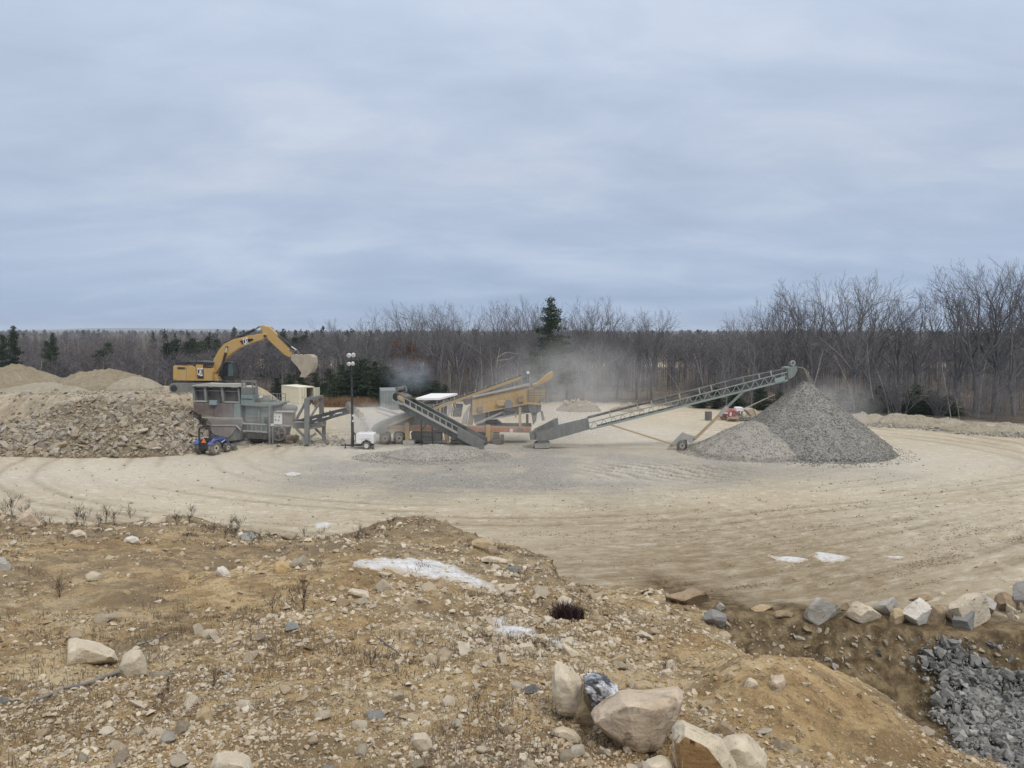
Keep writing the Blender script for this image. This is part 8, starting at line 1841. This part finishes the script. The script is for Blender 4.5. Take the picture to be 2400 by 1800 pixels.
# ------------------------------------------------------------------ dust and smoke hanging over the machines
def cloud(name, label, c, r, dens, col, seed, scale=0.35, thr=0.42, aniso=0.2):
    mb = MB().box(c[0] - r[0], c[1] - r[1], c[2] - r[2], c[0] + r[0], c[1] + r[1], c[2] + r[2]); m = bpy.data.materials.new(name); m.use_nodes = True; nt = m.node_tree; nt.nodes.clear(); q = NT(nt)
    out = q.n('ShaderNodeOutputMaterial'); v = q.n('ShaderNodeVolumePrincipled'); q.l(v.outputs[0], out.inputs['Volume'])
    tc = q.n('ShaderNodeTexCoord').outputs['Object']
    e = q.n('ShaderNodeVectorMath', operation='LENGTH'); q.l(q.map(tc, (1 / r[0], 1 / r[1], 1 / r[2])), e.inputs[0])
    fall = q.math('SUBTRACT', 1.0, e.outputs['Value'], True); fall = q.math('POWER', fall, 1.1)
    pos = q.n('ShaderNodeNewGeometry').outputs['Position']; mp = q.map(pos, (scale, scale, scale), (0, 0, seed))
    n = q.noise(mp, 1.0, 4, 0.6, 0.8); n = q.ramp(n, [(thr, 0.0), (thr + 0.3, 1.0)])
    q.l(q.math('MULTIPLY', q.math('MULTIPLY', fall, n), dens), v.inputs['Density']); v.inputs['Color'].default_value = c4(col); v.inputs['Anisotropy'].default_value = aniso
    o = bpy.data.meshes.new(name); o.from_pydata([(p[0] - c[0], p[1] - c[1], p[2] - c[2]) for p in mb.v], [], mb.f); o.update(); ob = bpy.data.objects.new(name, o); C.objects.link(ob); o.materials.append(m); ob.location = c
    ob['label'] = label; ob['category'] = 'dust' if name == 'dust' else 'smoke'; ob['kind'] = 'stuff'; return ob
def box_at(u, v, Y, ru, rv, rd):
    p = P(u, v, Y); return (p.x, p.y, p.z), (ru / F * Y, rd, rv / F * Y)
def clouds():
    for k, (nm, lab, a, dens, col, sc, th) in enumerate([
        ('dust', 'pale dust drifting right of the screening plant', (1330, 905, 74.5, 250, 130, 6.0), 0.19, (0.97, 0.96, 0.95), 0.28, 0.34),
        ('dust', 'pale dust over the tail of the long conveyor', (1330, 995, 70.5, 190, 60, 3.5), 0.30, (0.97, 0.96, 0.95), 0.40, 0.36),
        ('dust', 'dust where the black conveyor drops onto the feed hopper', (868, 990, 71.5, 110, 66, 3.2), 0.75, (0.97, 0.96, 0.94), 0.5, 0.28),
        ('dust', 'dust thrown off the peak of the cone to its right', (1945, 958, 70.5, 140, 84, 3.5), 0.22, (0.97, 0.96, 0.94), 0.40, 0.32),
        ('dust', 'thin dust hanging round the crusher', (640, 985, 72, 180, 70, 3.2), 0.30, (0.97, 0.96, 0.94), 0.4, 0.32),
        ('dust', 'thin low dust veiling the screening plant', (1130, 985, 70.5, 300, 70, 3.5), 0.16, (0.97, 0.96, 0.94), 0.3, 0.3),
        ('smoke', 'blue exhaust smoke above the head of the grey conveyor', (960, 880, 72.5, 74, 52, 2.4), 0.36, (0.62, 0.70, 0.80), 0.55, 0.36)]):
        c, r = box_at(*a); r = (r[0], r[1], min(r[2], c[2] - 0.05)); cloud(nm, lab, c, r, dens, col, k * 1.3, sc, th)
clouds()
# stone falling from the conveyor heads
def falling():
    r = np.random.default_rng(980); n = 1500; t = r.random(n); H = P(1870, 866, 69.2); x = H.x + 1.15 * t ** 0.6 + 0.10 * r.normal(size=n) * (0.4 + t); z = H.z + 0.2 - 2.1 * t ** 1.6; y = 69.2 + 0.3 * r.normal(size=n)
    o = scatter('falling_stone', np.stack([x, y, z], -1), 0.04 + 0.07 * r.random(n), S_FINE, 3, 981); tag(o, 'crushed stone pouring from the long conveyor onto the cone', 'stone', kind='stuff')
    n = 420; t = r.random(n); H = P(823, 960, 72.3); x = H.x + 1.5 * t ** 0.7 + 0.15 * r.normal(size=n); z = H.z - 2.0 * t ** 1.6 + 0.1 * r.normal(size=n); y = 72.3 + 0.3 * r.normal(size=n)
    o = scatter('falling_stone', np.stack([x, y, z], -1), 0.05 + 0.22 * r.random(n) ** 3, S_MPEB, 3, 982); tag(o, 'broken rock tumbling off the black conveyor', 'stone', kind='stuff')
falling()
# ------------------------------------------------------------------ the air itself
def haze():
    mb = MB().box(-5200, -12, -12.0, 5200, 6900, 62); m = bpy.data.materials.new('haze'); m.use_nodes = True; nt = m.node_tree; nt.nodes.clear(); q = NT(nt)
    out = q.n('ShaderNodeOutputMaterial'); v = q.n('ShaderNodeVolumePrincipled'); q.l(v.outputs[0], out.inputs['Volume']); v.inputs['Density'].default_value = 0.00013; v.inputs['Color'].default_value = (0.86, 0.93, 1.0, 1); v.inputs['Anisotropy'].default_value = 0.0
    o = mb.build('haze', m); o['kind'] = 'stuff'; o['label'] = 'thin bluish haze over the whole quarry'; o['category'] = 'haze'
haze()
